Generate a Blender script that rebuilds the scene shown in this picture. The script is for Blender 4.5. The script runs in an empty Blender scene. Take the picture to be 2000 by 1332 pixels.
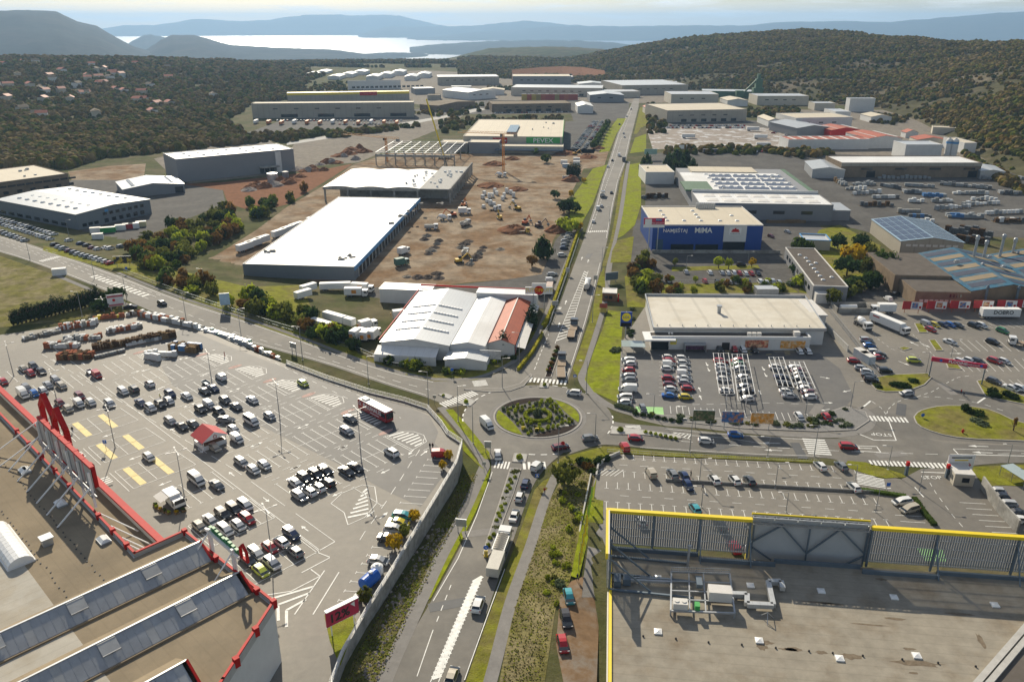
import bpy,bmesh,math,random
import numpy as np
from mathutils import Vector,Matrix
R=math.radians
random.seed(7)
S=bpy.context.scene
COL=S.collection
# camera
F,HZ,CAMH=1556.0,42.0,100.0
PITCH=math.atan((666-HZ)/F)
cd=bpy.data.cameras.new('camera');cam=bpy.data.objects.new('camera',cd);COL.objects.link(cam)
cd.sensor_width=36;cd.lens=F/2000*36;cd.clip_start=1;cd.clip_end=120000
cam.location=(0,0,CAMH);cam.rotation_euler=(math.pi/2-PITCH,0,0)
S.camera=cam
# sky, sun, exposure
SUN_EL,SUN_AZ=R(30),R(-16.5)
w=bpy.data.worlds.new('World');S.world=w;w.use_nodes=True
nt=w.node_tree;N=nt.nodes;N.clear()
sky=N.new('ShaderNodeTexSky');sky.sky_type='NISHITA';sky.sun_disc=False
sky.sun_elevation=SUN_EL;sky.sun_rotation=SUN_AZ;sky.altitude=300;sky.air_density=1.0;sky.dust_density=0.6;sky.ozone_density=1.0
bg=N.new('ShaderNodeBackground');bg.inputs[1].default_value=0.064
tc=N.new('ShaderNodeTexCoord');mp=N.new('ShaderNodeMapping');mp.inputs['Scale'].default_value=(7,7,75)
nz=N.new('ShaderNodeTexNoise');nz.inputs['Scale'].default_value=1.0;nz.inputs['Detail'].default_value=7;nz.inputs['Roughness'].default_value=.62
rp=N.new('ShaderNodeValToRGB');rp.color_ramp.elements[0].position=.5;rp.color_ramp.elements[1].position=.7
mx=N.new('ShaderNodeMixRGB');mx.inputs[2].default_value=(15,14.7,14.2,1)
mf=N.new('ShaderNodeMath');mf.operation='MULTIPLY';mf.inputs[1].default_value=.95
out=N.new('ShaderNodeOutputWorld')
L=nt.links.new
L(tc.outputs['Generated'],mp.inputs[0]);L(mp.outputs[0],nz.inputs[0]);L(nz.outputs[0],rp.inputs[0]);L(rp.outputs[0],mf.inputs[0])
L(sky.outputs[0],mx.inputs[1]);L(mf.outputs[0],mx.inputs[0]);L(mx.outputs[0],bg.inputs[0]);L(bg.outputs[0],out.inputs[0])
sl=bpy.data.lights.new('sun','SUN');sl.energy=5.0;sl.angle=R(.53);sl.color=(1,.89,.71)
so=bpy.data.objects.new('sun',sl);COL.objects.link(so)
so.rotation_euler=Vector((-math.sin(SUN_AZ)*math.cos(SUN_EL),-math.cos(SUN_AZ)*math.cos(SUN_EL),-math.sin(SUN_EL))).to_track_quat('-Z','Y').to_euler()
so.location=(0,0,900)
S.view_settings.view_transform='Standard';S.view_settings.look='None';S.view_settings.gamma=1
S.view_settings.exposure=0.38
S.view_settings.use_curve_mapping=False
cy=S.cycles
cy.use_denoising=True;cy.max_bounces=5;cy.diffuse_bounces=2;cy.glossy_bounces=2;cy.transmission_bounces=3;cy.volume_bounces=0;cy.transparent_max_bounces=6
cy.sample_clamp_indirect=4;cy.sample_clamp_direct=30;cy.caustics_reflective=False;cy.caustics_refractive=False
# places: photograph pixel -> point on the ground
cp,sp=math.cos(PITCH),math.sin(PITCH)
TILES=dict(p=(0,0,1),a=(370,660,.2252),b=(0,560,.2252),c=(330,900,.2252),d=(820,720,.2),e=(1640,660,.18018),f=(0,760,.2),g=(600,840,.18018),z1=(0,0,.35),z2=(650,0,.35),z3=(1300,0,.35),z4=(0,430,.35),z5=(650,430,.35),z6=(1300,430,.35),z7=(0,866,.35),z8=(650,866,.35),z9=(1300,866,.35),h=(1150,960,.25),i=(1560,960,.22),j=(0,1040,.22))
def px(t,x,y):
 a=TILES[t];return(a[0]+x*a[2],a[1]+y*a[2])
def ray(x,y):
 dx,dy=x-1000.0,666.0-y
 return Vector((dx,F*cp+dy*sp,-F*sp+dy*cp))
def G(p,z=0.0):
 r=ray(*p);k=(z-CAMH)/r.z
 return Vector((r.x*k,r.y*k,z))
def ss(a,b,x):
 t=max(0.0,min(1.0,(x-a)/(b-a)));return t*t*(3-2*t)
def inside(poly,x,y):
 c=False;n=len(poly);j=n-1
 for i in range(n):
  xi,yi=poly[i][0],poly[i][1];xj,yj=poly[j][0],poly[j][1]
  if(yi>y)!=(yj>y)and x<(xj-xi)*(y-yi)/(yj-yi)+xi:c=not c
  j=i
 return c
LOT=5.0
PLAT_PX=[(272,606),(330,622),(420,655),(500,690),(560,712),(640,742),(720,768),(790,785),(835,800),(862,830),(875,850),(903,868),(893,905),(858,965),(810,1045),(765,1120),(715,1200),(672,1275),(650,1332),(640,1500),(-700,1500),(-700,700),(-40,660),(100,640)]
PLAT=[G(p,LOT)for p in PLAT_PX]
def base_h(x,y):
 s=(x+129)*.85-(y-275)*.525
 z=LOT*(1-ss(-5,120,s))
 d=(x+129)*.525+(y-275)*.85
 z*=1-ss(14,60,d)
 if y<175:z=max(z*ss(150,175,y),0)+2.5*ss(168,100,y)*(1-ss(12,18,x))
 return z
def H(x,y):
 return LOT if inside(PLAT,x,y)else base_h(x,y)
def W(p,dz=0.0):
 z=0.0
 for _ in range(7):
  v=G(p,z+dz);z=H(v.x,v.y)
 v=G(p,z+dz);return Vector((v.x,v.y,z))
def zoff(v,dz):return Vector((v.x,v.y,v.z+dz))
def height_of(base,topy,zb=0.0):
 b=G(base,zb);best=None
 r=ray(base[0],topy);k=b.y/r.y
 return r.z*k+CAMH-zb
 # mesh helpers
class MB:
 def __init__(s):s.v=[];s.f=[];s.m=[]
 def add(s,vs,fs,m=0):
  o=len(s.v);s.v+=[tuple(v)for v in vs];s.f+=[tuple(i+o for i in f)for f in fs];s.m+=[m]*len(fs);return s
 def quad(s,a,b,c,d,m=0):return s.add([a,b,c,d],[(0,1,2,3)],m)
 def box(s,x0,x1,y0,y1,z0,z1,m=0):
  return s.add([(x0,y0,z0),(x1,y0,z0),(x1,y1,z0),(x0,y1,z0),(x0,y0,z1),(x1,y0,z1),(x1,y1,z1),(x0,y1,z1)],[(3,2,1,0),(4,5,6,7),(0,1,5,4),(1,2,6,5),(2,3,7,6),(3,0,4,7)],m)
 def cbox(s,c,sx,sy,sz,a=0.0,m=0):
  ca,sa=math.cos(a),math.sin(a);vs=[]
  for z in(0,sz):
   for(u,v)in((-1,-1),(1,-1),(1,1),(-1,1)):
    X,Y=u*sx/2,v*sy/2;vs.append((c[0]+X*ca-Y*sa,c[1]+X*sa+Y*ca,c[2]+z))
  return s.add(vs,[(3,2,1,0),(4,5,6,7),(0,1,5,4),(1,2,6,5),(2,3,7,6),(3,0,4,7)],m)
 def prism(s,poly,z0,z1,m=0,cap=True,mside=None):
  n=len(poly);vs=[(p[0],p[1],z0)for p in poly]+[(p[0],p[1],z1)for p in poly]
  ar=sum(poly[i][0]*poly[(i+1)%n][1]-poly[(i+1)%n][0]*poly[i][1]for i in range(n))
  idx=list(range(n))if ar>0 else list(range(n))[::-1]
  if cap:s.add(vs,[tuple(i+n for i in idx)],m)
  s.add(vs,[(idx[i],idx[(i+1)%n],idx[(i+1)%n]+n,idx[i]+n)for i in range(n)],m if mside is None else mside);return s
 def bar(s,p,q,t,t2=None,m=0):
  p=Vector(p);q=Vector(q);d=(q-p)
  if d.length<1e-6:return s
  d.normalize();u=d.cross(Vector((0,0,1)))
  if u.length<1e-3:u=Vector((1,0,0))
  u.normalize();v=u.cross(d);t2=t2 or t;u=u*t/2;v=v*t2/2
  vs=[p-u-v,p+u-v,p+u+v,p-u+v,q-u-v,q+u-v,q+u+v,q-u+v]
  return s.add(vs,[(0,1,2,3),(7,6,5,4),(1,0,4,5),(2,1,5,6),(3,2,6,7),(0,3,7,4)],m)
 def tube(s,p,q,r,r2=None,n=8,m=0):
  p=Vector(p);q=Vector(q);d=(q-p).normalized();r2=r if r2 is None else r2
  u=d.cross(Vector((0,0,1)))
  if u.length<1e-3:u=Vector((1,0,0))
  u.normalize();v=u.cross(d);vs=[]
  for(c,rr)in((p,r),(q,r2)):
   for i in range(n):
    a=2*math.pi*i/n;vs.append(c+u*rr*math.cos(a)+v*rr*math.sin(a))
  return s.add(vs,[(i,(i+1)%n,n+(i+1)%n,n+i)for i in range(n)][::1]+[tuple(range(n))[::-1],tuple(range(n,2*n))],m)
 def lathe(s,c,prof,n=12,m=0):
  vs=[]
  for(r,z)in prof:
   for i in range(n):
    a=2*math.pi*i/n;vs.append((c[0]+r*math.cos(a),c[1]+r*math.sin(a),c[2]+z))
  fs=[]
  for k in range(len(prof)-1):
   for i in range(n):fs.append((k*n+i,k*n+(i+1)%n,(k+1)*n+(i+1)%n,(k+1)*n+i))
  fs.append(tuple(range((len(prof)-1)*n,len(prof)*n)))
  return s.add(vs,fs,m)
 def mesh(s,name,mats,smooth=False):
  me=bpy.data.meshes.new(name);me.from_pydata(s.v,[],s.f)
  for m in(mats if isinstance(mats,(list,tuple))else[mats]):me.materials.append(m)
  me.polygons.foreach_set('material_index',s.m)
  if smooth:me.polygons.foreach_set('use_smooth',[True]*len(s.f))
  me.update();return me
def link(name,data,parent=None,loc=None,rz=None,label=None,cat=None,group=None,kind=None,color=None):
 o=bpy.data.objects.new(name,data);COL.objects.link(o)
 if parent is not None:o.parent=parent
 if loc is not None:o.location=loc
 if rz is not None:o.rotation_euler=(0,0,rz)
 if label:o['label']=label
 if cat:o['category']=cat
 if group:o['group']=group
 if kind:o['kind']=kind
 if color:o.color=(*color,1)
 return o
def put(name,mb,mats,parent=None,smooth=False,**k):return link(name,mb.mesh(name,mats,smooth),parent,**k)
def thing(name,label,cat,loc=(0,0,0),rz=0.0,group=None):return link(name,None,None,loc,rz,label,cat,group)
def heading(p,q):
 a,b=W(p),W(q);return math.atan2(b.y-a.y,b.x-a.x)
ORD=['first','second','third','fourth','fifth','sixth','seventh','eighth','ninth','tenth','eleventh','twelfth','thirteenth','fourteenth','fifteenth','sixteenth','seventeenth','eighteenth','nineteenth','twentieth','21st','22nd','23rd','24th','25th','26th','27th','28th','29th','30th','31st','32nd','33rd','34th','35th','36th','37th','38th','39th','40th','41st','42nd','43rd','44th','45th','46th','47th','48th','49th','50th']
# materials
MATS={}
def M(name,col,rough=.8,metal=0.0,var=.18,scale=.4,col2=None,c2amt=.5,c2scale=.05,c2lo=.45,c2hi=.6,bump=0.0,bscale=4.0,seam=None,spec=.5,coat=0.0,objcol=False,rand=0.0,trans=0.0):
 if name in MATS:return MATS[name]
 if rough>=.85 and spec==.5:spec=.04
 m=bpy.data.materials.new(name);m.use_nodes=True;MATS[name]=m
 nt=m.node_tree;n=nt.nodes;l=nt.links.new;b=n['Principled BSDF']
 b.inputs['Roughness'].default_value=rough;b.inputs['Metallic'].default_value=metal
 b.inputs['Specular IOR Level'].default_value=spec
 if coat:b.inputs['Coat Weight'].default_value=coat;b.inputs['Coat Roughness'].default_value=.06
 geo=n.new('ShaderNodeNewGeometry')
 if objcol:
  oi=n.new('ShaderNodeObjectInfo');src=oi.outputs['Color']
 else:
  rgb=n.new('ShaderNodeRGB');rgb.outputs[0].default_value=(*col,1);src=rgb.outputs[0]
 if col2:
  z=n.new('ShaderNodeTexNoise');z.inputs['Scale'].default_value=c2scale;z.inputs['Detail'].default_value=6;z.inputs['Roughness'].default_value=.65
  l(geo.outputs['Position'],z.inputs['Vector'])
  mr=n.new('ShaderNodeMapRange');mr.inputs[1].default_value=c2lo;mr.inputs[2].default_value=c2hi;mr.inputs[4].default_value=c2amt;l(z.outputs[0],mr.inputs[0])
  mi=n.new('ShaderNodeMixRGB');mi.inputs[2].default_value=(*col2,1);l(mr.outputs[0],mi.inputs[0]);l(src,mi.inputs[1]);src=mi.outputs[0]
 if var:
  z=n.new('ShaderNodeTexNoise');z.inputs['Scale'].default_value=scale;z.inputs['Detail'].default_value=5;z.inputs['Roughness'].default_value=.7
  l(geo.outputs['Position'],z.inputs['Vector'])
  mr=n.new('ShaderNodeMapRange');mr.inputs[1].default_value=.25;mr.inputs[2].default_value=.75;mr.inputs[3].default_value=1-var;mr.inputs[4].default_value=1+var;l(z.outputs[0],mr.inputs[0])
  mu=n.new('ShaderNodeMixRGB');mu.blend_type='MULTIPLY';mu.inputs[0].default_value=1;l(src,mu.inputs[1]);l(mr.outputs[0],mu.inputs[2]);src=mu.outputs[0]
 if seam:
  tcn=n.new('ShaderNodeTexCoord');sep=n.new('ShaderNodeSeparateXYZ');l(tcn.outputs['Object'],sep.inputs[0])
  dv=n.new('ShaderNodeMath');dv.operation='DIVIDE';dv.inputs[1].default_value=seam[1];l(sep.outputs[seam[0]],dv.inputs[0])
  fr=n.new('ShaderNodeMath');fr.operation='FRACT';l(dv.outputs[0],fr.inputs[0])
  gt=n.new('ShaderNodeMath');gt.operation='LESS_THAN';gt.inputs[1].default_value=.12;l(fr.outputs[0],gt.inputs[0])
  ml=n.new('ShaderNodeMath');ml.operation='MULTIPLY';ml.inputs[1].default_value=seam[2];l(gt.outputs[0],ml.inputs[0])
  mu=n.new('ShaderNodeMixRGB');mu.inputs[2].default_value=(*[c*.45 for c in col],1);l(ml.outputs[0],mu.inputs[0]);l(src,mu.inputs[1]);src=mu.outputs[0]
 if rand:
  oi=n.new('ShaderNodeObjectInfo');mr=n.new('ShaderNodeMapRange');mr.inputs[3].default_value=1-rand;mr.inputs[4].default_value=1+rand;l(oi.outputs['Random'],mr.inputs[0])
  mu=n.new('ShaderNodeMixRGB');mu.blend_type='MULTIPLY';mu.inputs[0].default_value=1;l(src,mu.inputs[1]);l(mr.outputs[0],mu.inputs[2]);src=mu.outputs[0]
 l(src,b.inputs['Base Color'])
 if trans:
  tb=n.new('ShaderNodeBsdfTranslucent');l(src,tb.inputs['Color']);ms=n.new('ShaderNodeMixShader');ms.inputs[0].default_value=trans;l(b.outputs[0],ms.inputs[1]);l(tb.outputs[0],ms.inputs[2]);l(ms.outputs[0],n['Material Output'].inputs['Surface'])
 if bump:
  z=n.new('ShaderNodeTexNoise');z.inputs['Scale'].default_value=bscale;z.inputs['Detail'].default_value=4;l(geo.outputs['Position'],z.inputs['Vector'])
  bm_=n.new('ShaderNodeBump');bm_.inputs['Strength'].default_value=bump;bm_.inputs['Distance'].default_value=.3;l(z.outputs[0],bm_.inputs['Height']);l(bm_.outputs[0],b.inputs['Normal'])
 return m
asphalt=M('asphalt',(.10,.096,.09),.86,var=.22,scale=.35,col2=(.13,.125,.115),c2scale=.06,c2amt=.8,bump=.15,bscale=6)
asphalt_road=M('road_asphalt',(.14,.132,.117),.78,var=.18,scale=.3,col2=(.19,.177,.152),c2scale=.035,c2amt=.8,spec=.3)
asphalt_lot=M('lot_asphalt',(.145,.133,.113),.7,var=.16,scale=.6,col2=(.2,.182,.15),c2scale=.025,c2amt=.9,c2lo=.4,c2hi=.62)
asphalt_dark=M('dark_asphalt',(.075,.078,.082),.75,var=.15,scale=.4)
paint=M('road_paint',(.72,.72,.68),.7,var=.25,scale=1.2)
paint_yellow=M('yellow_paint',(.68,.55,.22),.7,var=.2,scale=1.0)
paint_green=M('green_paint',(.28,.55,.2),.7,var=.2)
paint_red=M('faded_red_paint',(.42,.26,.22),.8,var=.3,scale=2)
concrete=M('concrete',(.36,.35,.32),.85,var=.2,scale=.8,col2=(.2,.19,.17),c2scale=.25,c2amt=.7,bump=.1)
concrete_light=M('pale_concrete',(.46,.45,.42),.85,var=.15,scale=.7)
kerb_m=M('kerb_concrete',(.38,.36,.33),.85,var=.2,scale=1.5)
path_m=M('path_asphalt',(.23,.22,.205),.85,var=.15,scale=.6)
grass=M('grass',(.18,.185,.022),.95,var=.45,scale=.35,col2=(.17,.14,.06),c2scale=.09,c2amt=.75,bump=.5,bscale=3)
grass_lush=M('lush_grass',(.215,.25,.014),.95,var=.4,scale=.5,col2=(.17,.155,.05),c2scale=.12,c2amt=.6,bump=.5,bscale=4)
grass_dry=M('dry_grass',(.15,.14,.04),.95,var=.5,scale=.3,col2=(.24,.2,.12),c2scale=.12,c2amt=.7,bump=.7,bscale=2)
ground_m=M('ground_earth',(.075,.082,.03),.95,var=.4,scale=.12,col2=(.16,.125,.08),c2scale=.035,c2amt=.55,bump=.5,bscale=1.5)
earth=M('bare_earth',(.195,.125,.07),.95,var=.45,scale=.15,col2=(.29,.235,.17),c2scale=.045,c2amt=.9,c2lo=.4,c2hi=.58,bump=.6,bscale=1.2)
earth_red=M('red_earth',(.20,.095,.05),.95,var=.35,scale=.3,bump=.6,bscale=1.5)
gravel=M('gravel',(.22,.195,.16),.9,var=.35,scale=.25,col2=(.17,.15,.13),c2scale=.05,bump=.4,bscale=2)
gravel_grey=M('grey_gravel',(.24,.235,.225),.9,var=.25,scale=3.0,bump=.4,bscale=8)
mulch=M('dark_mulch',(.045,.035,.03),.95,var=.5,scale=3,bump=.6,bscale=6)
bedrock=M('pale_rock',(.30,.26,.23),.95,var=.4,scale=.8,bump=.9,bscale=2)
white_m=M('white_paint',(.78,.78,.76),.5,var=.05)
offwhite=M('off_white',(.62,.60,.56),.6,var=.1,scale=.5)
red_m=M('red_paint',(.47,.012,.01),.6,var=.12,scale=.8,spec=.2)
redroof=M('red_roof',(.36,.075,.03),.7,var=.18,scale=.3,seam=(0,1.0,.25))
black_m=M('black_plastic',(.02,.02,.022),.6,var=.1)
steel=M('galvanised_steel',(.42,.44,.46),.45,metal=.6,var=.12,scale=1)
steel_dark=M('blue_grey_steel',(.13,.17,.21),.5,metal=.3,var=.12)
pole_m=M('lamp_pole_steel',(.30,.31,.32),.5,metal=.4,var=.05)
glass=M('dark_glass',(.018,.024,.03),.06,var=.0,spec=.8)
glass_blue=M('blue_glass',(.05,.10,.16),.12,var=.1,spec=.8)
chrome=M('lamp_glass',(.75,.75,.72),.1,var=0,spec=.9)
tail_m=M('tail_lamp_red',(.45,.01,.01),.2,var=0)
tyre=M('tyre_rubber',(.015,.015,.016),.8,var=0)
rim=M('wheel_rim',(.35,.35,.36),.35,metal=.7,var=0)
carpaint=M('car_paint',(.5,.5,.5),.28,var=0,objcol=True,coat=.7)
plainpaint=M('object_paint',(.5,.5,.5),.65,var=.1,scale=1.5,objcol=True)
wood=M('timber',(.22,.15,.08),.85,var=.35,scale=2.5)
wrap=M('plastic_wrap',(.66,.67,.66),.3,var=.12,scale=1.5)
roof_tan=M('tan_roof_felt',(.27,.222,.155),.9,var=.14,scale=.15,col2=(.21,.175,.125),c2scale=.08,c2amt=.7,seam=(1,2.0,.10))
roof_pale=M('pale_roof_membrane',(.43,.405,.35),.85,var=.12,scale=.2,col2=(.36,.315,.24),c2scale=.12,c2amt=.6,seam=(0,2.0,.12))
roof_cream=M('cream_roof',(.52,.46,.35),.8,var=.08,scale=.1,seam=(0,8,.12))
roof_white=M('white_roof_membrane',(.74,.74,.72),.55,var=.08,scale=.08,col2=(.6,.58,.54),c2scale=.05,c2amt=.6,seam=(0,2.4,.12))
roof_grey=M('grey_sheet_roof',(.42,.44,.45),.42,metal=.25,var=.08,scale=.15,seam=(1,1.5,.2))
roof_lightgrey=M('light_grey_sheet_roof',(.52,.54,.55),.4,metal=.2,var=.06,scale=.2,seam=(0,1.2,.18))
roof_dark=M('dark_roof_felt',(.13,.115,.10),.9,var=.2,scale=.3)
roof_brown=M('brown_roof',(.22,.18,.13),.85,var=.2,scale=.1)
wall_grey=M('grey_cladding',(.22,.225,.235),.6,var=.06,scale=.1,seam=(2,1.1,.12))
wall_bluegrey=M('blue_grey_cladding',(.15,.175,.20),.6,var=.06,seam=(2,1.2,.15))
wall_beige=M('beige_cladding',(.36,.325,.265),.75,var=.1,scale=.1,seam=(0,6.0,.25))
wall_white=M('white_render',(.64,.635,.61),.8,var=.08,scale=.3)
wall_cream=M('cream_render',(.48,.44,.36),.8,var=.1,scale=.2)
wall_brown=M('brown_render',(.22,.17,.12),.85,var=.25,scale=.3)
blue_m=M('blue_cladding',(.004,.052,.27),.5,var=.06,seam=(0,1.2,.12))
bluelight=M('light_blue_paint',(.08,.28,.55),.6,var=.15)
green_m=M('green_cladding',(.05,.36,.08),.6,var=.06)
green_dark=M('dark_green_roof',(.05,.12,.06),.7,var=.15,seam=(0,2.2,.3))
yellow_m=M('yellow_paint_metal',(.80,.60,.015),.5,var=.06)
solar=M('solar_cells',(.035,.05,.085),.22,var=.12,scale=.5,spec=.7,seam=(0,1.7,.3))
skyl=M('skylight_acrylic',(.78,.78,.76),.25,var=.05)
sea_m=M('sea_water',(.012,.06,.13),.36,var=.1,scale=.002,spec=.6,bump=.0)
leafs=[M('leaf_green',(0.077,0.119,0.025),.9,var=.4,scale=.6,rand=.35,trans=.45),M('leaf_olive',(0.140,0.154,0.031),.9,var=.4,scale=.6,rand=.35,trans=.45),M('leaf_dark',(0.039,0.070,0.022),.9,var=.4,scale=.6,rand=.3,trans=.45),M('leaf_rust',(0.182,0.105,0.028),.9,var=.35,scale=.6,rand=.35,trans=.45),M('leaf_yellow',(.48,.32,.015),.85,var=.3,scale=1,trans=.4),M('leaf_bright',(.33,.38,.035),.9,var=.35,scale=1,rand=.3,trans=.45),M('leaf_cypress',(0.031,0.053,0.020),.9,var=.4,scale=1.5),M('leaf_sage',(0.140,0.175,0.098),.9,var=.3,scale=1.5,rand=.2,trans=.45)]
bark=M('bark',(0.126,0.091,0.063),.95,var=.3,scale=2)
# ground sheet
def spaced(a,b,fine0,fine1,step,grow=1.25):
 xs=list(np.arange(fine0,fine1+.1,step));st=step;x=fine1
 while x<b:st*=grow;x+=st;xs.append(x)
 st=step;x=fine0
 while x>a:st*=grow;x-=st;xs.insert(0,x)
 return xs
def far_drop(x,y):
 r=math.hypot(x,y)
 return-200*ss(1950,6000,r)-120*ss(6000,9000,r)
def left_rise(x,y):
 return 30*ss(480,1500,y)*ss(-230,-900,x)*(1-ss(1600,2300,y))
def land_h(x,y):return(base_h(x,y)if y<700 else 0)+left_rise(x,y)+far_drop(x,y)
gx=spaced(-22000,22000,-340,340,5.0);gy=spaced(-400,22000,40,420,5.0)
vs=[(x,y,land_h(x,y)-(.3 if y<500 and inside(PLAT,x,y)else 0))for y in gy for x in gx]
nx=len(gx)
fs=[(j*nx+i,j*nx+i+1,(j+1)*nx+i+1,(j+1)*nx+i)for j in range(len(gy)-1)for i in range(nx-1)]
mb=MB();mb.add(vs,fs);ground=put('ground',mb,ground_m,kind='structure',smooth=True)
put('sea',MB().quad((-31000,4500,-190),(31000,4500,-190),(31000,29500,-190),(-31000,29500,-190)),sea_m,kind='structure')
# draped areas
def drape_pts(pts,off,name,mat,step=5.0,flat=None,parent=None,kind='structure'):
 bm=bmesh.new();f=bm.faces.new([bm.verts.new((p[0],p[1],0))for p in pts])
 if flat is None:
  xs=[p[0]for p in pts];ys=[p[1]for p in pts]
  if max(xs)-min(xs)<700:
   for ax,lo,hi in((0,min(xs),max(xs)),(1,min(ys),max(ys))):
    k=math.ceil(lo/step)*step
    while k<hi:
     no=(1,0,0)if ax==0 else(0,1,0);co=(k,0,0)if ax==0 else(0,k,0)
     bmesh.ops.bisect_plane(bm,geom=bm.verts[:]+bm.edges[:]+bm.faces[:],plane_co=co,plane_no=no);k+=step
  bmesh.ops.triangulate(bm,faces=bm.faces[:])
  for v in bm.verts:v.co.z=land_h(v.co.x,v.co.y)+off
 else:
  bmesh.ops.triangulate(bm,faces=bm.faces[:])
  for v in bm.verts:v.co.z=flat+off
 bmesh.ops.recalc_face_normals(bm,faces=bm.faces[:])
 for f in bm.faces:
  if f.normal.z<0:f.normal_flip()
 me=bpy.data.meshes.new(name);bm.to_mesh(me);bm.free();me.materials.append(mat)
 return link(name,me,parent,kind=kind if parent is None else None)
def area(name,pxs,mat,off,flat=None,slope=False,**k):
 if flat is not None:pts=[G(p,flat)for p in pxs]
 elif slope:pts=[W(p)for p in pxs]
 else:pts=[G(p)for p in pxs];flat=0.0
 return drape_pts(pts,off,name,mat,flat=None if slope else flat,**k)
def kerb_line(pts,off_z,wdt=.25,h=.13,closed=False,mb=None,m=0):
 """a raised kerb stone line along ground points"""
 mb=mb or MB();n=len(pts)
 for i in range(n if closed else n-1):
  a,b=pts[i],pts[(i+1)%n];d=Vector((b[0]-a[0],b[1]-a[1],0))
  if d.length<.01:continue
  d.normalize();q=Vector((-d.y,d.x,0))*wdt/2
  za=a[2]if len(a)>2 else 0;zb=b[2]if len(b)>2 else 0
  A=Vector((a[0],a[1],za+off_z-.25));B=Vector((b[0],b[1],zb+off_z-.25));up=Vector((0,0,h+.25))
  mb.add([A-q,B-q,B+q,A+q,A-q+up,B-q+up,B+q+up,A+q+up],[(4,5,6,7),(0,1,5,4),(2,3,7,6),(1,2,6,5),(3,0,4,7)],m)
 return mb
def smooth_px(pxs,k=4):
 o=[];n=len(pxs)
 for i in range(n-1):
  p0,p1,p2,p3=pxs[max(i-1,0)],pxs[i],pxs[i+1],pxs[min(i+2,n-1)]
  for j in range(k):
   t=j/k
   o.append(tuple(.5*(2*p1[c]+(p2[c]-p0[c])*t+(2*p0[c]-5*p1[c]+4*p2[c]-p3[c])*t*t+(3*p1[c]-p0[c]-3*p2[c]+p3[c])*t**3)for c in(0,1)))
 o.append(pxs[-1]);return o
def strip_pts(pts,wdt,off,name,mat,zf=None,**k):
 mb=MB();n=len(pts);Ls=[];Rs=[]
 for i in range(n):
  a=pts[max(i-1,0)];b=pts[min(i+1,n-1)];d=Vector((b[0]-a[0],b[1]-a[1],0)).normalized();q=Vector((-d.y,d.x,0))*wdt/2
  p=Vector((pts[i][0],pts[i][1],0));l_,r_=p+q,p-q
  for v in(l_,r_):v.z=(zf(v.x,v.y)if zf else land_h(v.x,v.y))+off
  Ls.append(l_);Rs.append(r_)
 mb.add(Ls+Rs,[(n+i,n+i+1,i+1,i)for i in range(n-1)])
 return put(name,mb,mat,kind=k.pop('kind','structure'),**k)
def dense(pts,step=3.0):
 o=[]
 for i in range(len(pts)-1):
  a,b=Vector(pts[i][:2]),Vector(pts[i+1][:2]);n=max(1,int((b-a).length/step))
  for j in range(n):o.append(a+(b-a)*j/n)
 o.append(Vector(pts[-1][:2]));return o
area('yard',[(0,398),(140,352),(345,352),(435,372),(440,398),(262,470),(240,500),(190,508),(84,484),(-150,452),(-150,400)],asphalt,.03)
area('yard',[(200,306),(290,300),(352,360),(440,352),(560,338),(630,322),(600,308),(560,300),(520,270),(280,290)],gravel,.03)
area('bare_ground',[(560,300),(640,322),(700,318),(760,292),(880,244),(905,226),(820,226),(575,282)],gravel,.02)
area('bare_ground',[(130,330),(285,320),(280,352),(140,352)],earth,.035)
area('bare_ground',[(355,360),(440,356),(560,342),(640,330),(690,320),(640,352),(560,400),(500,415),(445,398),(436,372)],earth_red,.035)
area('road',[(560,284),(700,262),(820,240),(905,224),(950,214),(935,211),(880,224),(800,238),(690,257),(560,279)],concrete_light,.05)
area('building_site',[(345,528),(420,500),(500,450),(560,405),(640,358),(690,322),(760,300),(930,300),(960,292),(1190,292),(1180,325),(1140,330),(1112,385),(1098,440),(1080,470),(1062,540),(870,556),(700,565),(480,556),(400,545)],earth,.03)
area('yard',[(560,600),(590,556),(700,562),(860,560),(1000,545),(1058,536),(1085,470),(1110,440),(1138,448),(1106,530),(1075,605),(1040,600),(1035,590),(735,700),(700,690),(630,655)],asphalt,.066)
area('yard',[(1095,300),(1105,238),(1188,232),(1160,300)],asphalt,.03)
area('yard',[(480,262),(400,235),(480,218),(800,226),(850,215),(880,222),(800,245),(640,255)],asphalt,.03)
area('yard',[(800,215),(960,196),(1230,200),(1225,232),(1180,240),(1120,236),(1115,222),(960,224),(850,222)],asphalt,.02)
area('yard',[(560,168),(540,150),(830,138),(1400,168),(1400,200),(1000,205),(820,205)],gravel,.015)
area('yard',[(1262,250),(1460,246),(1530,255),(1545,292),(1275,292)],M('puddled_gravel',(.2,.16,.125),.8,var=.3,scale=.2,col2=(.42,.42,.42),c2scale=.09,c2amt=1,c2lo=.53,c2hi=.57),.03)
area('yard',[(1265,236),(1530,236),(1530,256),(1262,254)],asphalt,.02)
area('yard',[(1262,300),(1550,290),(1620,300),(1960,322),(2000,350),(2150,395),(2150,470),(1700,455),(1640,440),(1480,440),(1260,430)],asphalt,.025)
area('yard',[(1520,215),(1790,215),(1900,260),(1930,325),(1640,312),(1560,294),(1545,256)],gravel,.02)
area('yard',[(1480,440),(1600,440),(1640,490),(1720,500),(2100,560),(2100,620),(1640,620),(1560,560),(1300,560),(1262,510),(1262,490)],asphalt,.03)
area('yard',[(1262,430),(1272,495),(1255,560),(1230,560),(1228,500),(1240,430)],asphalt,.028)
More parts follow.
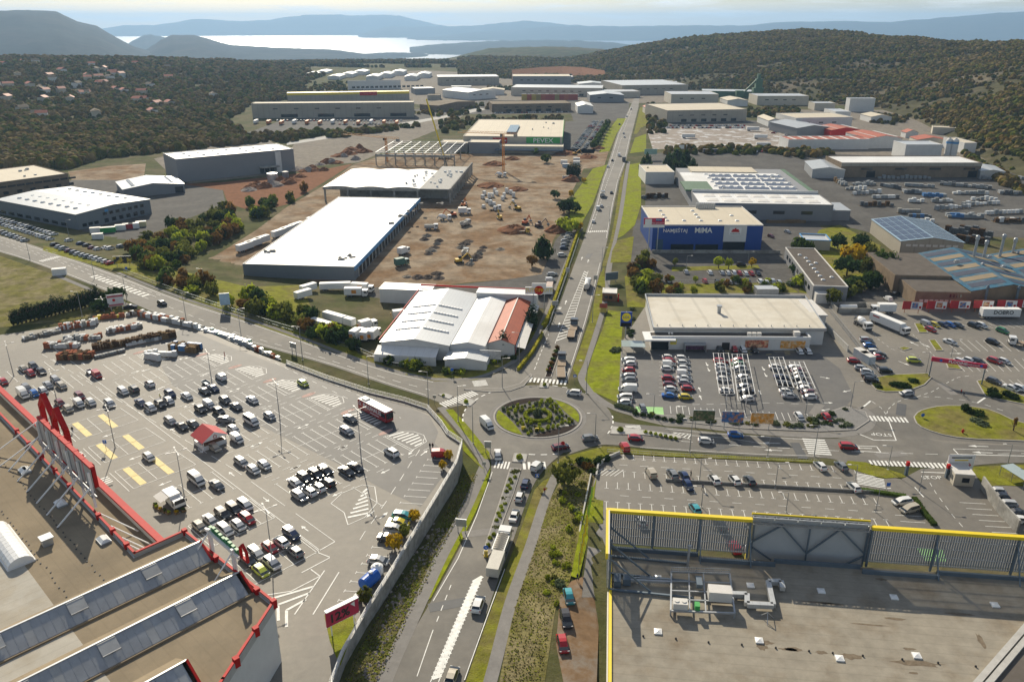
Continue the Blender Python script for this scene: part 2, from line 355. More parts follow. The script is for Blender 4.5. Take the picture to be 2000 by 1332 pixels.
area('car_park',[(1212,672),(1285,560),(1605,575),(1650,590),(1900,590),(2300,600),(2300,885),(2000,872),(1860,866),(1640,856),(1500,846),(1300,832),(1240,818),(1208,792)],asphalt_lot,.04)
area('car_park',[(1160,940),(1172,908),(1192,886),(1300,893),(1470,900),(1640,910),(1760,936),(1800,915),(2000,912),(2300,930),(2300,1130),(1180,1060),(1154,975)],asphalt_lot,.04)
drape_pts(PLAT,0.02,'car_park',asphalt_lot,flat=LOT)
area('asphalt_patch',[px('b',1300,520),px('b',1500,860),px('a',640,770),px('a',1330,1110),px('g',820,640),px('g',1230,830),px('g',1440,540),px('g',1560,330),px('g',1380,140),px('g',1420,20),(838,812),(790,793),(700,770),(560,720),(430,670),(360,640)],M('newer_asphalt',(.10,.098,.095),.72,var=.15,scale=.5,col2=(.13,.125,.115),c2scale=.05,c2amt=.8),.033,flat=LOT)
area('asphalt_patch',[(1212,690),(1285,684),(1600,690),(1640,720),(1668,775),(1650,796),(1600,812),(1560,824),(1400,818),(1245,805),(1210,790)],M('newer_asphalt',(0,0,0)),.055,flat=0.0)
for i,q in enumerate(((1595,800),(1420,870),(1330,700),(1490,690),(1850,760),(1760,800),(1740,888),(1560,880),(1100,610),(1150,500),(940,1040),(880,1180))):
 v=W((q[0],q[1]));a_=random.uniform(0,3);drape_pts([Vector((v.x+x*math.cos(a_)-y*math.sin(a_),v.y+x*math.sin(a_)+y*math.cos(a_),0))for x,y in((-4,-1.2),(4,-1.2),(4,1.2),(-4,1.2))],.082,'asphalt_patch',asphalt_dark if i%2 else path_m,flat=None)
def ring_wall(pts,name,label,thick,top,zbot,rail=True):
 t=thing(name,label,'wall');mb=MB();n=len(pts);cp_=MB();rl=MB()
 for i in range(n-1):
  a,b=Vector(pts[i]),Vector(pts[i+1]);d=(b-a);d.z=0;d.normalize();q=Vector((d.y,-d.x,0))*thick
  za,zb=zbot(a),zbot(b)
  A0,B0=Vector((a.x,a.y,za)),Vector((b.x,b.y,zb));A1,B1=Vector((a.x,a.y,top)),Vector((b.x,b.y,top))
  mb.add([A0,B0,B0+q,A0+q,A1,B1,B1+q,A1+q],[(4,5,6,7),(0,1,5,4),(2,3,7,6),(1,2,6,5),(3,0,4,7)])
  e=q*.15;cp_.add([A1-e,B1-e,B1+q+e,A1+q+e]+[v+Vector((0,0,.12))for v in(A1-e,B1-e,B1+q+e,A1+q+e)],[(4,5,6,7),(0,1,5,4),(2,3,7,6),(1,2,6,5),(3,0,4,7)])
 put('wall_face',mb,concrete,t);put('coping',cp_,concrete_light,t)
 if rail:
  dp=dense(pts,2.0)
  for v in dp[::1]:pass
  for z in(.45,.8,1.12):
   for i in range(len(dp)-1):rl.bar((dp[i].x,dp[i].y,top+z),(dp[i+1].x,dp[i+1].y,top+z),.07 if z>1 else .045)
  for v in dp:rl.bar((v.x,v.y,top),(v.x,v.y,top+1.12),.07)
  put('railing',rl,white_m,t)
 return t
zb=lambda v:min(land_h(v.x,v.y),land_h(v.x+2.5,v.y))-.6
ring_wall(PLAT[4:12],'retaining_wall','low concrete retaining wall with bright white railing between hardware car park and diagonal road',.4,LOT+.35,zb)
ring_wall(PLAT[11:20],'retaining_wall','tall stained concrete retaining wall with white railing above the southern road',.5,LOT+.35,zb)
# roads
LS=.06
road_n=[(1036,742),(1068,655),(1091,598),(1115,535),(1140,468),(1162,400),(1177,350),(1188,318),(1206,262),(1231,208),(1240,190),(1249,190),(1247,210),(1234,262),(1222,318),(1210,350),(1199,400),(1187,466),(1176,514),(1162,570),(1146,630),(1124,700),(1108,748)]
area('road',road_n,asphalt_road,LS)
nw_up=smooth_px([(-400,375),(-200,415),(0,461),(84,486),(224,535),(350,584),(525,640),(650,687),(755,722),(846,743),(920,743)])
nw_lo=smooth_px([(-400,400),(-200,445),(0,493),(105,528),(210,570),(322,619),(455,661),(560,690),(650,716),(755,752),(832,776),(880,796)])
area('road',nw_up+[(985,727),(1040,690),(1040,745),(960,775),(910,790)]+nw_lo[::-1],asphalt_road,LS-.005,slope=True)
area('road',smooth_px([(846,743),(920,742),(975,728),(1015,700),(1045,665),(1066,640)])+[(1082,660),(1050,735),(960,770),(900,768)],asphalt_road,LS+.004)
rbc=Vector((7.0,193.8,0))
def circ(r,n=64,c=rbc,a0=0,a1=2*math.pi):return[Vector((c.x+r*math.cos(a0+(a1-a0)*i/n),c.y+r*math.sin(a0+(a1-a0)*i/n),0))for i in range(n)]
drape_pts(circ(20.3),LS+.008,'roundabout',asphalt_road,flat=0)
e_up=smooth_px([(1150,800),(1196,823),(1300,834),(1440,848),(1615,857),(1790,856),(1860,866),(2000,871),(2300,884)])
e_lo=smooth_px([(1112,887),(1160,872),(1196,869),(1300,879),(1475,890),(1615,895),(1660,906),(1800,912),(1870,912),(2000,904),(2300,918)])
area('road',e_up+e_lo[::-1],asphalt_road,LS)
s_le=smooth_px([(930,860),(958,895),(954,946),(930,1006),(902,1062),(846,1167),(790,1262),(755,1332),(700,1450)])
s_ri=smooth_px([(1100,885),(1070,910),(1038,955),(1000,1062),(965,1156),(907,1328),(868,1450)])
area('road',s_le+s_ri[::-1],asphalt_road,LS+.004,slope=True)
area('road',[(1662,860),(1650,790),(1700,800),(1770,770),(1840,730),(1920,760),(2000,800),(2000,870),(1790,856)],asphalt_road,.05)
def path(pxs,wdt,name='footpath',mat=path_m,off=.075,slope=True):
 pts=dense([W(p)for p in smooth_px(pxs,5)],3);return strip_pts(pts,wdt,off,name,mat)
path([(862,795),(900,838),(932,880),(946,905),(938,930),(897,1020),(860,1090),(818,1181),(765,1296),(715,1420)],2.6)
path([(1084,932),(1063,981),(1035,1069),(996,1181),(965,1303),(930,1430)],2.2)
path([(1084,932),(1110,905),(1150,888),(1180,875)],2.2)
path([(1228,316),(1222,350),(1212,420),(1200,470),(1190,520),(1180,590),(1160,660),(1140,720),(1138,745),(1160,772),(1200,797),(1250,812),(1310,825),(1450,842),(1560,850),(1640,850),(1690,838),(1702,815),(1680,795)],2.4)
path([(850,741),(780,727),(700,702),(600,664),(480,622),(350,580),(230,533)],1.6)
path([(846,741),(930,738),(1000,708),(1040,668),(1068,610),(1100,530),(1135,445)],1.8)
path([(105,536),(210,580),(260,600)],1.8)
def verge(pxs,mat=grass,off=.09,slope=False,**k):return area('grass_verge',pxs,mat,off,slope=slope,**k)
verge([(1188,606),(1218,610),(1212,690),(1208,788),(1160,766),(1142,742),(1158,690),(1178,640)],grass_lush)
verge([(1230,322),(1252,318),(1252,400),(1240,440),(1218,460),(1206,466),(1216,420),(1226,350)],grass_lush)
verge([(1206,470),(1238,462),(1232,512),(1192,514),(1196,490)],grass)
verge([(1192,470),(1200,430),(1212,352),(1220,330),(1218,350),(1208,420),(1198,470),(1184,520),(1176,520)],grass)
verge([(1168,548),(1180,520),(1182,560),(1172,610),(1156,660),(1140,710),(1128,735),(1118,720),(1140,660),(1152,625),(1162,580)],grass)
verge([(1158,330),(1186,322),(1174,352),(1158,398),(1134,440),(1118,440),(1112,420),(1122,380)],grass_lush)
verge([(1206,232),(1224,232),(1204,262),(1190,296),(1170,298),(1184,262)],grass_lush)
verge([(1250,210),(1268,208),(1266,244),(1252,250),(1244,262),(1238,262)],grass)
verge([(1240,270),(1262,262),(1262,296),(1230,300)],grass_lush)
verge([(1136,452),(1112,530),(1080,608),(1064,640),(1056,634),(1074,606),(1104,532),(1128,460)],grass_lush)
verge([(862,735),(940,722),(1010,690),(1045,640),(1062,640),(1040,672),(1000,712),(930,742),(850,745),(760,724),(690,700),(560,655),(350,585),(350,580),(440,600),(600,655),(740,705)],grass,.07,slope=True)
verge([(850,808),(862,812),(895,852),(930,898),(946,918),(930,905),(905,880),(902,868),(870,835)],grass_lush,slope=True)
verge([(870,800),(885,800),(912,830),(938,862),(956,884),(957,898),(946,896),(925,868),(892,828)],grass_lush,slope=True)
verge([(1060,940),(1080,930),(1055,985),(1026,1069),(988,1181),(956,1303),(935,1360),(900,1360),(920,1303),(972,1156),(1007,1062),(1044,957)],grass,.07,slope=True)
verge([(948,930),(958,915),(950,950),(928,1002),(898,1062),(842,1167),(826,1180),(868,1090),(905,1020)],grass_lush,.07,slope=True)
verge([(1095,940),(1150,900),(1160,930),(1140,1000),(1110,1150),(1085,1190),(1060,1360),(970,1360),(1004,1181),(1043,1069),(1070,981)],grass_dry,.07,slope=True)
verge([(1078,905),(1100,893),(1180,872),(1290,882),(1470,893),(1600,900),(1600,904),(1290,891),(1192,884),(1175,900),(1110,905),(1085,925)],grass,.1)
verge([(1655,900),(1690,903),(1760,925),(1770,932),(1720,935),(1650,912)],grass,.1)
verge([(1140,1000),(1165,934),(1160,975),(1178,978),(1178,1022),(1155,1024),(1130,1130),(1115,1125)],grass_lush,.11,slope=True)
verge([(1895,912),(2000,908),(2200,915),(2200,960),(1960,948),(1920,950)],grass,.1)
verge([(1220,540),(1262,530),(1280,560),(1275,600),(1225,600)],grass,.05)
verge([(1290,556),(1530,552),(1560,572),(1290,574)],grass,.06);verge([(1312,522),(1480,518),(1484,525),(1312,530)],grass,.07)
area('driveway',[px('z8',*q)for q in((1440,460),(1510,450),(1530,490),(1490,860),(1390,860),(1400,740))],path_m,.1,slope=True);area('driveway',[px('z8',*q)for q in((1400,742),(1390,850),(1490,862),(1470,1400),(1300,1400),(1245,1120),(1270,850),(1330,770))],M('dirt_drive',(.225,.15,.09),.95,var=.35,scale=.4,col2=(.2,.175,.145),c2scale=.2,c2amt=.9),.09,slope=True)
verge([(1600,450),(1640,440),(1720,480),(1700,560),(1640,590),(1560,570),(1570,540),(1560,510)],grass,.06)
verge([(-400,505),(-150,500),(0,500),(100,535),(205,580),(262,606),(180,622),(0,640),(-400,660)],grass_dry,.06,slope=True)
verge([(240,500),(345,528),(480,560),(590,556),(620,640),(700,690),(640,675),(350,575),(224,528)],grass,.05,slope=True)
verge([(85,480),(190,510),(240,520),(224,530),(84,490)],grass,.07,slope=True)
verge([(905,930),(936,925),(850,1100),(765,1290),(700,1420),(640,1420),(690,1290),(800,1085)],M('grass_painted_shade',(.09,.10,.022),.95,var=.5,scale=.5,col2=(.15,.125,.06),c2scale=.2,c2amt=.7),.05,slope=True)  # darker grass copy: shade of the retaining wall is painted into its colour
rk=[W(px('z8',*q))for q in((610,470),(560,560),(500,660),(430,780),(380,880),(330,1000),(270,1150),(210,1331))];rr=random.Random(6);mb=MB()
for i in range(420):
 t_=rr.random()*(len(rk)-1);i_=int(t_);c=rk[i_].lerp(rk[i_+1],t_-i_);s_=rr.uniform(.2,.75);c=Vector((c.x+rr.gauss(0,1.1),c.y+rr.gauss(0,.8),0));c.z=land_h(c.x,c.y)-s_*.25;a_=rr.uniform(0,6);mb.add([(c.x+s_*math.cos(a_+k*1.26)*rr.uniform(.6,1.2),c.y+s_*math.sin(a_+k*1.26)*rr.uniform(.6,1.2),c.z)for k in range(5)]+[(c.x,c.y,c.z+s_*rr.uniform(.5,.9))],[(k,(k+1)%5,5)for k in range(5)])
put('rubble',mb,bedrock,kind='stuff',label='pale broken rock along the foot of the tall retaining wall',cat='rock')
area('grass_verge',[px('z7',*q)for q in((1810,960),(1830,935),(1870,925),(1960,935),(1985,980),(1960,1080),(1900,1240),(1880,1200),(1840,1100))],grass_lush,.07,flat=LOT)
isl=thing('roundabout_island','planted round traffic island with lawns, clipped shrubs and a ring hedge','traffic island',(rbc.x,rbc.y,0))
O=Vector((0,0,0))
put('kerb',kerb_line(circ(11.9,64,O),.06,.45,.16,True),kerb_m,isl)
mb=MB();mb.prism(circ(11.75,64,O),0,.16);put('gravel_bed',mb,M('dark_gravel_bed',(.15,.145,.13),.9,var=.4,scale=2),isl)
def blob(c,pts,h,mat,name):
 mb=MB();mb.prism([Vector((c[0]+x,c[1]+y,0))for x,y in pts],.1,h);put(name,mb,mat,isl)
def lens(a0,a1,n=14,r=11.3,r2=5.2):
 o=[(r*math.cos(a0+(a1-a0)*i/n),r*math.sin(a0+(a1-a0)*i/n))for i in range(n+1)]
 am=(a0+a1)/2;e=o[-1];s_=o[0]
 for i in range(1,n):
  t=i/n;k=1-math.sin(t*math.pi)*.06
  o.append(((e[0]+(s_[0]-e[0])*t)*k,(e[1]+(s_[1]-e[1])*t)*k))
 return o
blob(O,lens(R(160),R(248)),.22,grass_lush,'lawn');blob(O,lens(R(-18),R(62)),.22,grass_lush,'lawn')
blob(O,lens(R(262),R(335)),.24,mulch,'flower_bed');blob(O,lens(R(80),R(150)),.24,mulch,'flower_bed')
drape_pts([Vector((rbc.x+13.2*math.cos(a),rbc.y+13.2*math.sin(a),0))for a in np.linspace(0,2*math.pi,64,endpoint=False)],LS+.016,'apron',path_m,flat=0)
def island(pxs,label,mat=gravel,h=.16,z=None,name='traffic_island'):
 pts=[W(p)for p in pxs];z0=min(p.z for p in pts);c=sum(pts,Vector())/len(pts)
 t=thing(name,label,'traffic island',c);mb=MB();vs=[];n=len(pts)
 loc=[p-c for p in pts]
 mb.add([(p.x,p.y,p.z-.1)for p in loc]+[(p.x,p.y,p.z+LS+h)for p in loc],[tuple(range(n,2*n))]+[(i,(i+1)%n,(i+1)%n+n,i+n)for i in range(n)])
 me=mb.mesh('surface',mat);bm=bmesh.new();bm.from_mesh(me);bmesh.ops.recalc_face_normals(bm,faces=bm.faces);bm.to_mesh(me);bm.free()
 link('surface',me,t);put('kerb',kerb_line(loc,LS,.28,h+.015,True),kerb_m,t);return t
ISL={}
ISL['s']=island([(997,915),(1017,917),(1002,965),(985,1010),(962,1076),(950,1088),(944,1083),(950,1060),(975,985)],'long narrow planted median island in the southern road',gravel_grey)
ISL['n']=island([(1087,676),(1095,683),(1076,738),(1064,738)],'narrow planted median island beside the stopped flatbed lorries',mulch)
island([px('d',925,830),px('d',1048,840),px('d',1030,918),px('d',905,912)],'paved splitter island with shrub south of the roundabout',concrete_light)
island([px('d',1180,145),px('d',1262,142),px('d',1250,190),px('d',1168,188)],'paved splitter island at the northern zebra crossing',concrete_light)
island([px('d',370,340),px('d',460,285),px('d',545,320),px('d',490,370)],'paved splitter island with shrub west of the roundabout',concrete_light)
island([px('d',180,255),px('d',250,245),px('d',325,272),px('d',285,302)],'small paved splitter island tip on the diagonal road',concrete_light)
ISL['e']=island([px('d',1880,570),px('d',2000,580),(1330,851),(1330,857),(1260,850),px('d',1860,640)],'long paved splitter island with shrubs east of the roundabout',concrete_light)
island([px('d',430,208),px('d',560,196),px('d',800,200),px('d',980,150),px('d',1090,50),px('d',1095,75),px('d',1010,175),px('d',880,220),px('d',700,232)],'curved paved triangle island between slip road and roundabout',asphalt_road)
island(smooth_px([(1785,815),(1800,802),(1850,793),(1930,800),(2010,830),(2200,850),(2200,872),(2000,862),(1870,855),(1800,835),(1785,815)],3)[:-1],'large oval grass island with bushes and red hydrant',grass)
island([(1700,750),(1712,738),(1735,733),(1812,730),(1819,738),(1805,752),(1770,765),(1730,766),(1712,762)],'grass island with dark bushes beside the red parking gantry',grass)
island([(1908,745),(1918,742),(2000,775),(2100,800),(2100,812),(1990,788),(1925,775)],'grassy bank with dense dark bushes right of the gantry',grass)
island([(1240,806),(1300,812),(1400,818),(1560,826),(1600,812),(1650,795),(1690,805),(1697,822),(1670,840),(1600,843),(1450,837),(1310,822)],'gravel planting bed with sage shrubs below the billboards',gravel_grey)
island([(1786,632),(1800,633),(1812,650),(1795,650)],'small grass island near the parked silver van',grass)
island([(1814,665),(1826,664),(1842,685),(1828,686)],'second small grass island on the eastern car park',grass)
island([(1755,680),(1765,678),(1780,681),(1765,685)],'tiny oval grass island in the eastern car park aisle',grass)
island([(1845,702),(1862,702),(1878,722),(1852,720)],'grass island behind the gantry sign',grass)
# hills, mountains and islands (each crest line stands at its real distance)
from mathutils import noise as MN
def ridge(name,crest,D,front,back,zbase,mat,nx=90,ny=16,rough=.05,seed=0,col=None):
 """crest: photo pixels of the skyline; D: distance of the crest; front/back: slope lengths towards / away from the viewer"""
 xs=np.array([c[0]for c in crest],float);ysk=np.array([c[1]for c in crest],float);mb=MB();vs=[]
 for i in range(nx+1):
  X=xs[0]+(xs[-1]-xs[0])*i/nx;Yp=float(np.interp(X,xs,ysk));r=ray(X,Yp);hl=math.hypot(r.x,r.y);ux,uy=r.x/hl,r.y/hl;zc=CAMH+r.z/hl*D
  e=min(1.0,min(i,nx-i)/(nx*.06))
  for j in range(ny+1):
   t=j/ny*2-1;dd=D+(t*front if t<0 else t*back);s_=1-abs(t)
   x,y=ux*dd,uy*dd;k=s_*s_*(3-2*s_);nzv=MN.fractal(Vector((x,y,seed*99.0))/(front*.35),1.0,2.0,5)
   z=zbase+(zc-zbase)*(k if t else 1)+(nzv*rough*(zc-zbase)*(1-abs(2*s_-1))if t else 0)+MN.fractal(Vector((x,y,5.0))/(D*.012),1.0,2.0,4)*D*.0006*e
   vs.append((x,y,z))
 mb.add(vs,[(i*(ny+1)+j,(i+1)*(ny+1)+j,(i+1)*(ny+1)+j+1,i*(ny+1)+j+1)for i in range(nx)for j in range(ny)]);return put(name,mb,mat,smooth=True,kind='structure')
hill_m=M('hill_scrub',(.045,.058,.022),.95,var=.5,scale=.03,col2=(.09,.075,.04),c2scale=.006,c2amt=.7)
mtn_m=M('mountain_scrub',(.018,.024,.018),.95,var=.6,scale=.006,col2=(.05,.045,.035),c2scale=.0025,c2amt=.8,c2lo=.5,c2hi=.7)
ridge('mountain',[(-500,40),(-250,22),(0,22),(60,20),(110,23),(150,42),(190,52),(230,75),(262,92),(320,108),(400,122),(520,134)],6500,3000,1500,-150,mtn_m,160,30,.22)
ridge('mountain',[(225,108),(255,82),(280,70),(294,68),(315,72),(345,82),(400,96)],10500,1500,1500,-190,mtn_m,50,10,.1,3)
ridge('hill',[(235,130),(290,95),(315,78),(336,69),(378,69),(402,75),(430,84),(455,89),(525,93),(595,96),(647,97),(682,102),(740,110),(800,118),(860,128)],6900,2600,900,-195,mtn_m,140,24,.2,4)
ridge('mountain',[(150,70),(190,58),(240,50),(300,50),(340,45),(375,38),(400,38),(460,42),(520,40),(560,34),(600,30),(650,29),(690,31),(740,30),(780,31),(810,38),(850,48),(920,60)],21000,2000,3000,-195,mtn_m,110,8,.06,5)
ridge('island',[(690,76),(720,61),(765,52),(825,52),(867,52),(930,51),(954,48),(993,44),(1021,41),(1052,43),(1098,48),(1147,51),(1250,56)],18000,2000,3000,-195,mtn_m,100,8,.06,6)
ridge('island',[(735,84),(790,75),(860,70),(930,63),(1000,58),(1070,53),(1140,51),(1210,52),(1280,51),(1370,50),(1457,51),(1503,45),(1552,43),(1650,42),(1737,44),(1807,38),(1895,31),(1947,26),(2000,24),(2200,20),(2500,30)],16000,2500,3000,-195,mtn_m,160,10,.06,7)
ridge('island',[(800,96),(840,88),(900,84),(980,80),(1060,79),(1130,80),(1200,84),(1260,92),(1330,100)],9500,1800,1500,-195,mtn_m,80,8,.08,8)
ridge('headland',[(655,116),(700,108),(740,104),(790,103),(835,108),(850,114)],7800,700,700,-195,mtn_m,60,8,.08,9)
ridge('hill',[(800,140),(840,127),(870,115),(902,108),(930,101),(954,95),(1000,93),(1052,92),(1105,92),(1157,95),(1210,100),(1300,112)],3300,1100,900,-170,hill_m,110,18,.12,10)
ridge('hill',[(330,142),(385,131),(427,137),(500,141),(542,131),(574,130),(602,139),(660,146),(760,140),(860,134),(960,140)],2500,500,600,-120,hill_m,90,10,.1,11)
FOOT=[(880,152),(950,153),(1000,156),(1100,162),(1200,168),(1330,176),(1400,180),(1480,192),(1560,199),(1640,206),(1720,214),(1790,236),(1850,268),(1900,300),(1950,328),(2000,350),(2120,400),(2300,470)]
CREST=[(880,148),(1000,138),(1070,126),(1140,113),(1210,100),(1262,91),(1315,83),(1370,75),(1440,71),(1510,67),(1580,64),(1650,67),(1720,75),(1790,79),(1839,86),(1895,89),(1947,89),(2000,86),(2120,80),(2300,78)]
FA=np.array([math.atan2(G(p).x,G(p).y)for p in FOOT]);FD=np.array([math.hypot(*G(p)[:2])for p in FOOT])
CA=np.array([math.atan2(ray(*p).x,ray(*p).y)for p in CREST]);CT=np.array([ray(*p).z/math.hypot(ray(*p).x,ray(*p).y)for p in CREST])
CD=np.interp(CA,CA,np.linspace(2500,1500,len(CA)))
def rhill(x,y):
 a=math.atan2(x,y);r=math.hypot(x,y);f=float(np.interp(a,FA,FD));c=max(f+350,float(np.interp(a,CA,CD)));zc=CAMH+float(np.interp(a,CA,CT))*c
 edge=ss(FA[0],FA[0]+.1,a)
 if r<f:return-1.0
 if r<c:t=(r-f)/(c-f);k=1-(1-t)**1.5;z=zc*k
 else:z=zc-(zc+210)*ss(c,c+3200,r)
 n=MN.fractal(Vector((x,y,0))/260,1.0,2.0,5)*7*ss(f,f+250,r)*(1-.85*ss(c-250,c,r)*(1-ss(c,c+200,r)))
 return max(z+n if r>f+4 else z,-.5 if r<c else-260)
mb=MB();vs=[];NA,NR_=150,70;aa=np.linspace(FA[0],FA[-1],NA)
for a in aa:
 f=float(np.interp(a,FA,FD));c=max(f+350,float(np.interp(a,CA,CD)))
 for j in range(NR_):
  t=j/(NR_-1);r=f-2+(c+3400-f)*(t**1.6);x,y=r*math.sin(a),r*math.cos(a);vs.append((x,y,rhill(x,y)))
mb.add(vs,[(i*NR_+j,(i+1)*NR_+j,(i+1)*NR_+j+1,i*NR_+j+1)[::-1]for i in range(NA-1)for j in range(NR_-1)]);put('hill',mb,M('hill_earth',(.075,.07,.035),.95,var=.5,scale=.06,col2=(.16,.13,.095),c2scale=.012,c2amt=.7,c2lo=.5),smooth=True,kind='structure')
mb=MB();pts=[G(p)for p in((1000,158),(1060,152),(1100,150),(1140,152),(1185,160))]
for i in range(4):a,b=pts[i],pts[i+1];mb.add([a,b,(b.x*1.03,b.y*1.06,14),(a.x*1.03,a.y*1.06,14)],[(0,1,2,3)])
put('quarry_face',mb,earth_red,kind='structure')
# woods: one mass of thousands of crowns scattered on the slopes
def crown_proto(seed,mat,sx=1.0,h=1.0,n=1):
 bm=bmesh.new();bmesh.ops.create_icosphere(bm,subdivisions=2,radius=1.0);rr=random.Random(seed)
 for v in bm.verts:
  k=1+.34*MN.fractal(v.co*1.9+Vector((seed*7.1,0,0)),1.0,2.0,4)+rr.uniform(-.08,.08);v.co=Vector((v.co.x*k*sx,v.co.y*k*sx,max(v.co.z,-.6)*k*h+.55*h))
 me=bpy.data.meshes.new('crown');bm.to_mesh(me);bm.free();me.materials.append(mat);return me
def scatter(name,label,pts,mats,seed):
 """pts: (x, y, z, radius); geometry nodes put one of a few crown meshes on each point"""
 col=bpy.data.collections.new(name+'_crowns')
 for i,m in enumerate(mats):col.objects.link(bpy.data.objects.new('crown',crown_proto(seed*10+i,m,h=random.Random(i+seed).uniform(.8,1.15))))
 me=bpy.data.meshes.new(name);me.from_pydata([p[:3]for p in pts],[],[])
 at_=me.attributes.new('sc','FLOAT','POINT');at_.data.foreach_set('value',[p[3]for p in pts])
 o=link(name,me,kind='stuff',label=label,cat='woodland')
 ng=bpy.data.node_groups.new(name,'GeometryNodeTree');ng.interface.new_socket('Geometry',in_out='INPUT',socket_type='NodeSocketGeometry');ng.interface.new_socket('Geometry',in_out='OUTPUT',socket_type='NodeSocketGeometry')
 n=ng.nodes;l=ng.links.new;gi=n.new('NodeGroupInput');go=n.new('NodeGroupOutput');ci=n.new('GeometryNodeCollectionInfo');ci.inputs[0].default_value=col;ci.inputs[1].default_value=True;ci.inputs[2].default_value=True
 ip=n.new('GeometryNodeInstanceOnPoints');ip.inputs['Pick Instance'].default_value=True;na=n.new('GeometryNodeInputNamedAttribute');na.data_type='FLOAT';na.inputs[0].default_value='sc';rv=n.new('FunctionNodeRandomValue');rv.data_type='FLOAT_VECTOR';rv.inputs[1].default_value=(.2,.2,6.28)
 l(gi.outputs[0],ip.inputs['Points']);l(ci.outputs[0],ip.inputs['Instance']);l(na.outputs[0],ip.inputs['Scale']);l(rv.outputs[0],ip.inputs['Rotation']);l(ip.outputs[0],go.inputs[0])
 md=o.modifiers.new('scatter','NODES');md.node_group=ng;return o
rnd=random.Random(21);pts=[];tries=0
while len(pts)<40000 and tries<240000:
 tries+=1;a=rnd.uniform(FA[0]+.01,FA[-1]);f=float(np.interp(a,FA,FD));c=max(f+350,float(np.interp(a,CA,CD)));t=rnd.random();r=f+6+(c+60-f)*t**.8;x,y=r*math.sin(a),r*math.cos(a)
 d_=MN.fractal(Vector((x,y,3))/90,1,2,4)
 if d_<-.16 and rnd.random()<.8:continue
 if r<f+40 and a>.42 and rnd.random()<.7:continue
 s_=rnd.uniform(1.2,3.1)*(1+.3*d_)*(1+ss(900,2300,r)*.9);pts.append((x,y,rhill(x,y)-.3,s_))
woods_m=[M('wood_green',(.115,.13,.02),.95,var=.35,scale=.5,rand=.4,col2=(.17,.115,.035),c2scale=.009,c2amt=.5,c2lo=.48,c2hi=.62,trans=.35),M('wood_olive',(.165,.145,.025),.95,var=.35,scale=.5,rand=.4,col2=(.17,.115,.035),c2scale=.009,c2amt=.5,c2lo=.48,c2hi=.62,trans=.35),M('wood_dark',(.075,.09,.018),.95,var=.35,scale=.5,rand=.3,col2=(.17,.115,.035),c2scale=.009,c2amt=.5,c2lo=.48,c2hi=.62,trans=.35),M('wood_rust',(.18,.12,.028),.95,var=.35,scale=.5,rand=.35,col2=(.17,.115,.035),c2scale=.009,c2amt=.5,c2lo=.48,c2hi=.62,trans=.35),M('wood_brown',(.15,.11,.045),.95,var=.3,scale=.5,rand=.3,col2=(.17,.115,.035),c2scale=.009,c2amt=.5,c2lo=.48,c2hi=.62)]
scatter('woodland','scrubby green and rust woodland covering the hill on the right',pts,woods_m,1)
FORL=[(-500,150),(0,112),(300,138),(640,146),(600,160),(560,196),(490,200),(480,214),(440,236),(480,262),(640,262),(560,280),(520,278),(300,300),(200,310),(130,330),(0,330),(-500,390)]
fl=[(p[0],p[1])for p in FORL];pts=[];tries=0
def proj(x,y,z):d=y*cp-(z-CAMH)*sp;u=y*sp+(z-CAMH)*cp;return(1000+F*x/d,666-F*u/d)
while len(pts)<30000 and tries<240000:
 tries+=1;y=540*(1980/540)**(rnd.random()**1.1);x=rnd.uniform(-1.1,-.08)*y;z=land_h(x,y);q=proj(x,y,z)
 if q[1]>125 and not inside(fl,*q):continue
 if q[1]<=125 and q[0]>560:continue
 d_=MN.fractal(Vector((x,y,9))/70,1,2,4)
 if d_<-.22 and rnd.random()<.75:continue
 pts.append((x,y,z-.3,rnd.uniform(1.9,4.2)*(1+.35*d_)*(1+ss(1000,2000,y)*.5)))
scatter('woodland','dense olive and brown woodland filling the far left plain',pts,woods_m,2)
pts=[]
while len(pts)<9000:
 X=rnd.uniform(230,1300);Dd=rnd.uniform(1980,2600)if X>600 else rnd.uniform(1600,2700);r=ray(X,100);hl=math.hypot(r.x,r.y);x,y=r.x/hl*Dd,r.y/hl*Dd
 if X>600 and MN.fractal(Vector((x,y,1))/200,1,2,3)<0:continue
 pts.append((x,y,land_h(x,y)-.5,rnd.uniform(3,6)))
for poly,n_ in(([(800,222),(960,200),(965,212),(880,232)],60),([(1262,205),(1300,205),(1300,260),(1268,262)],80),([(1460,212),(1560,212),(1560,226),(1460,230)],120),([(1300,291),(1460,289),(1530,296),(1460,303),(1300,302)],110),([(860,235),(1100,230),(1100,238),(930,246),(860,262)],130),([(1500,300),(1560,296),(1640,300),(1560,312)],60),([(640,262),(820,244),(815,250),(640,272)],110),([(940,170),(1300,176),(1300,182),(940,178)],160),([(1690,225),(1780,228),(1760,246),(1690,240)],60),([(1880,300),(1960,340),(2000,372),(1990,380),(1900,330)],90),([(560,165),(680,162),(680,178),(560,182)],200)):
 xs_,ys_=[p[0]for p in poly],[p[1]for p in poly];c_=0
 while c_<n_:
  p=(rnd.uniform(min(xs_),max(xs_)),rnd.uniform(min(ys_),max(ys_)))
  if inside(poly,*p):v=G(p);pts.append((v.x,v.y,0,rnd.uniform(1.6,3.6)));c_+=1
scatter('woodland','dark tree belts between and beyond the farthest halls',pts,woods_m,3)
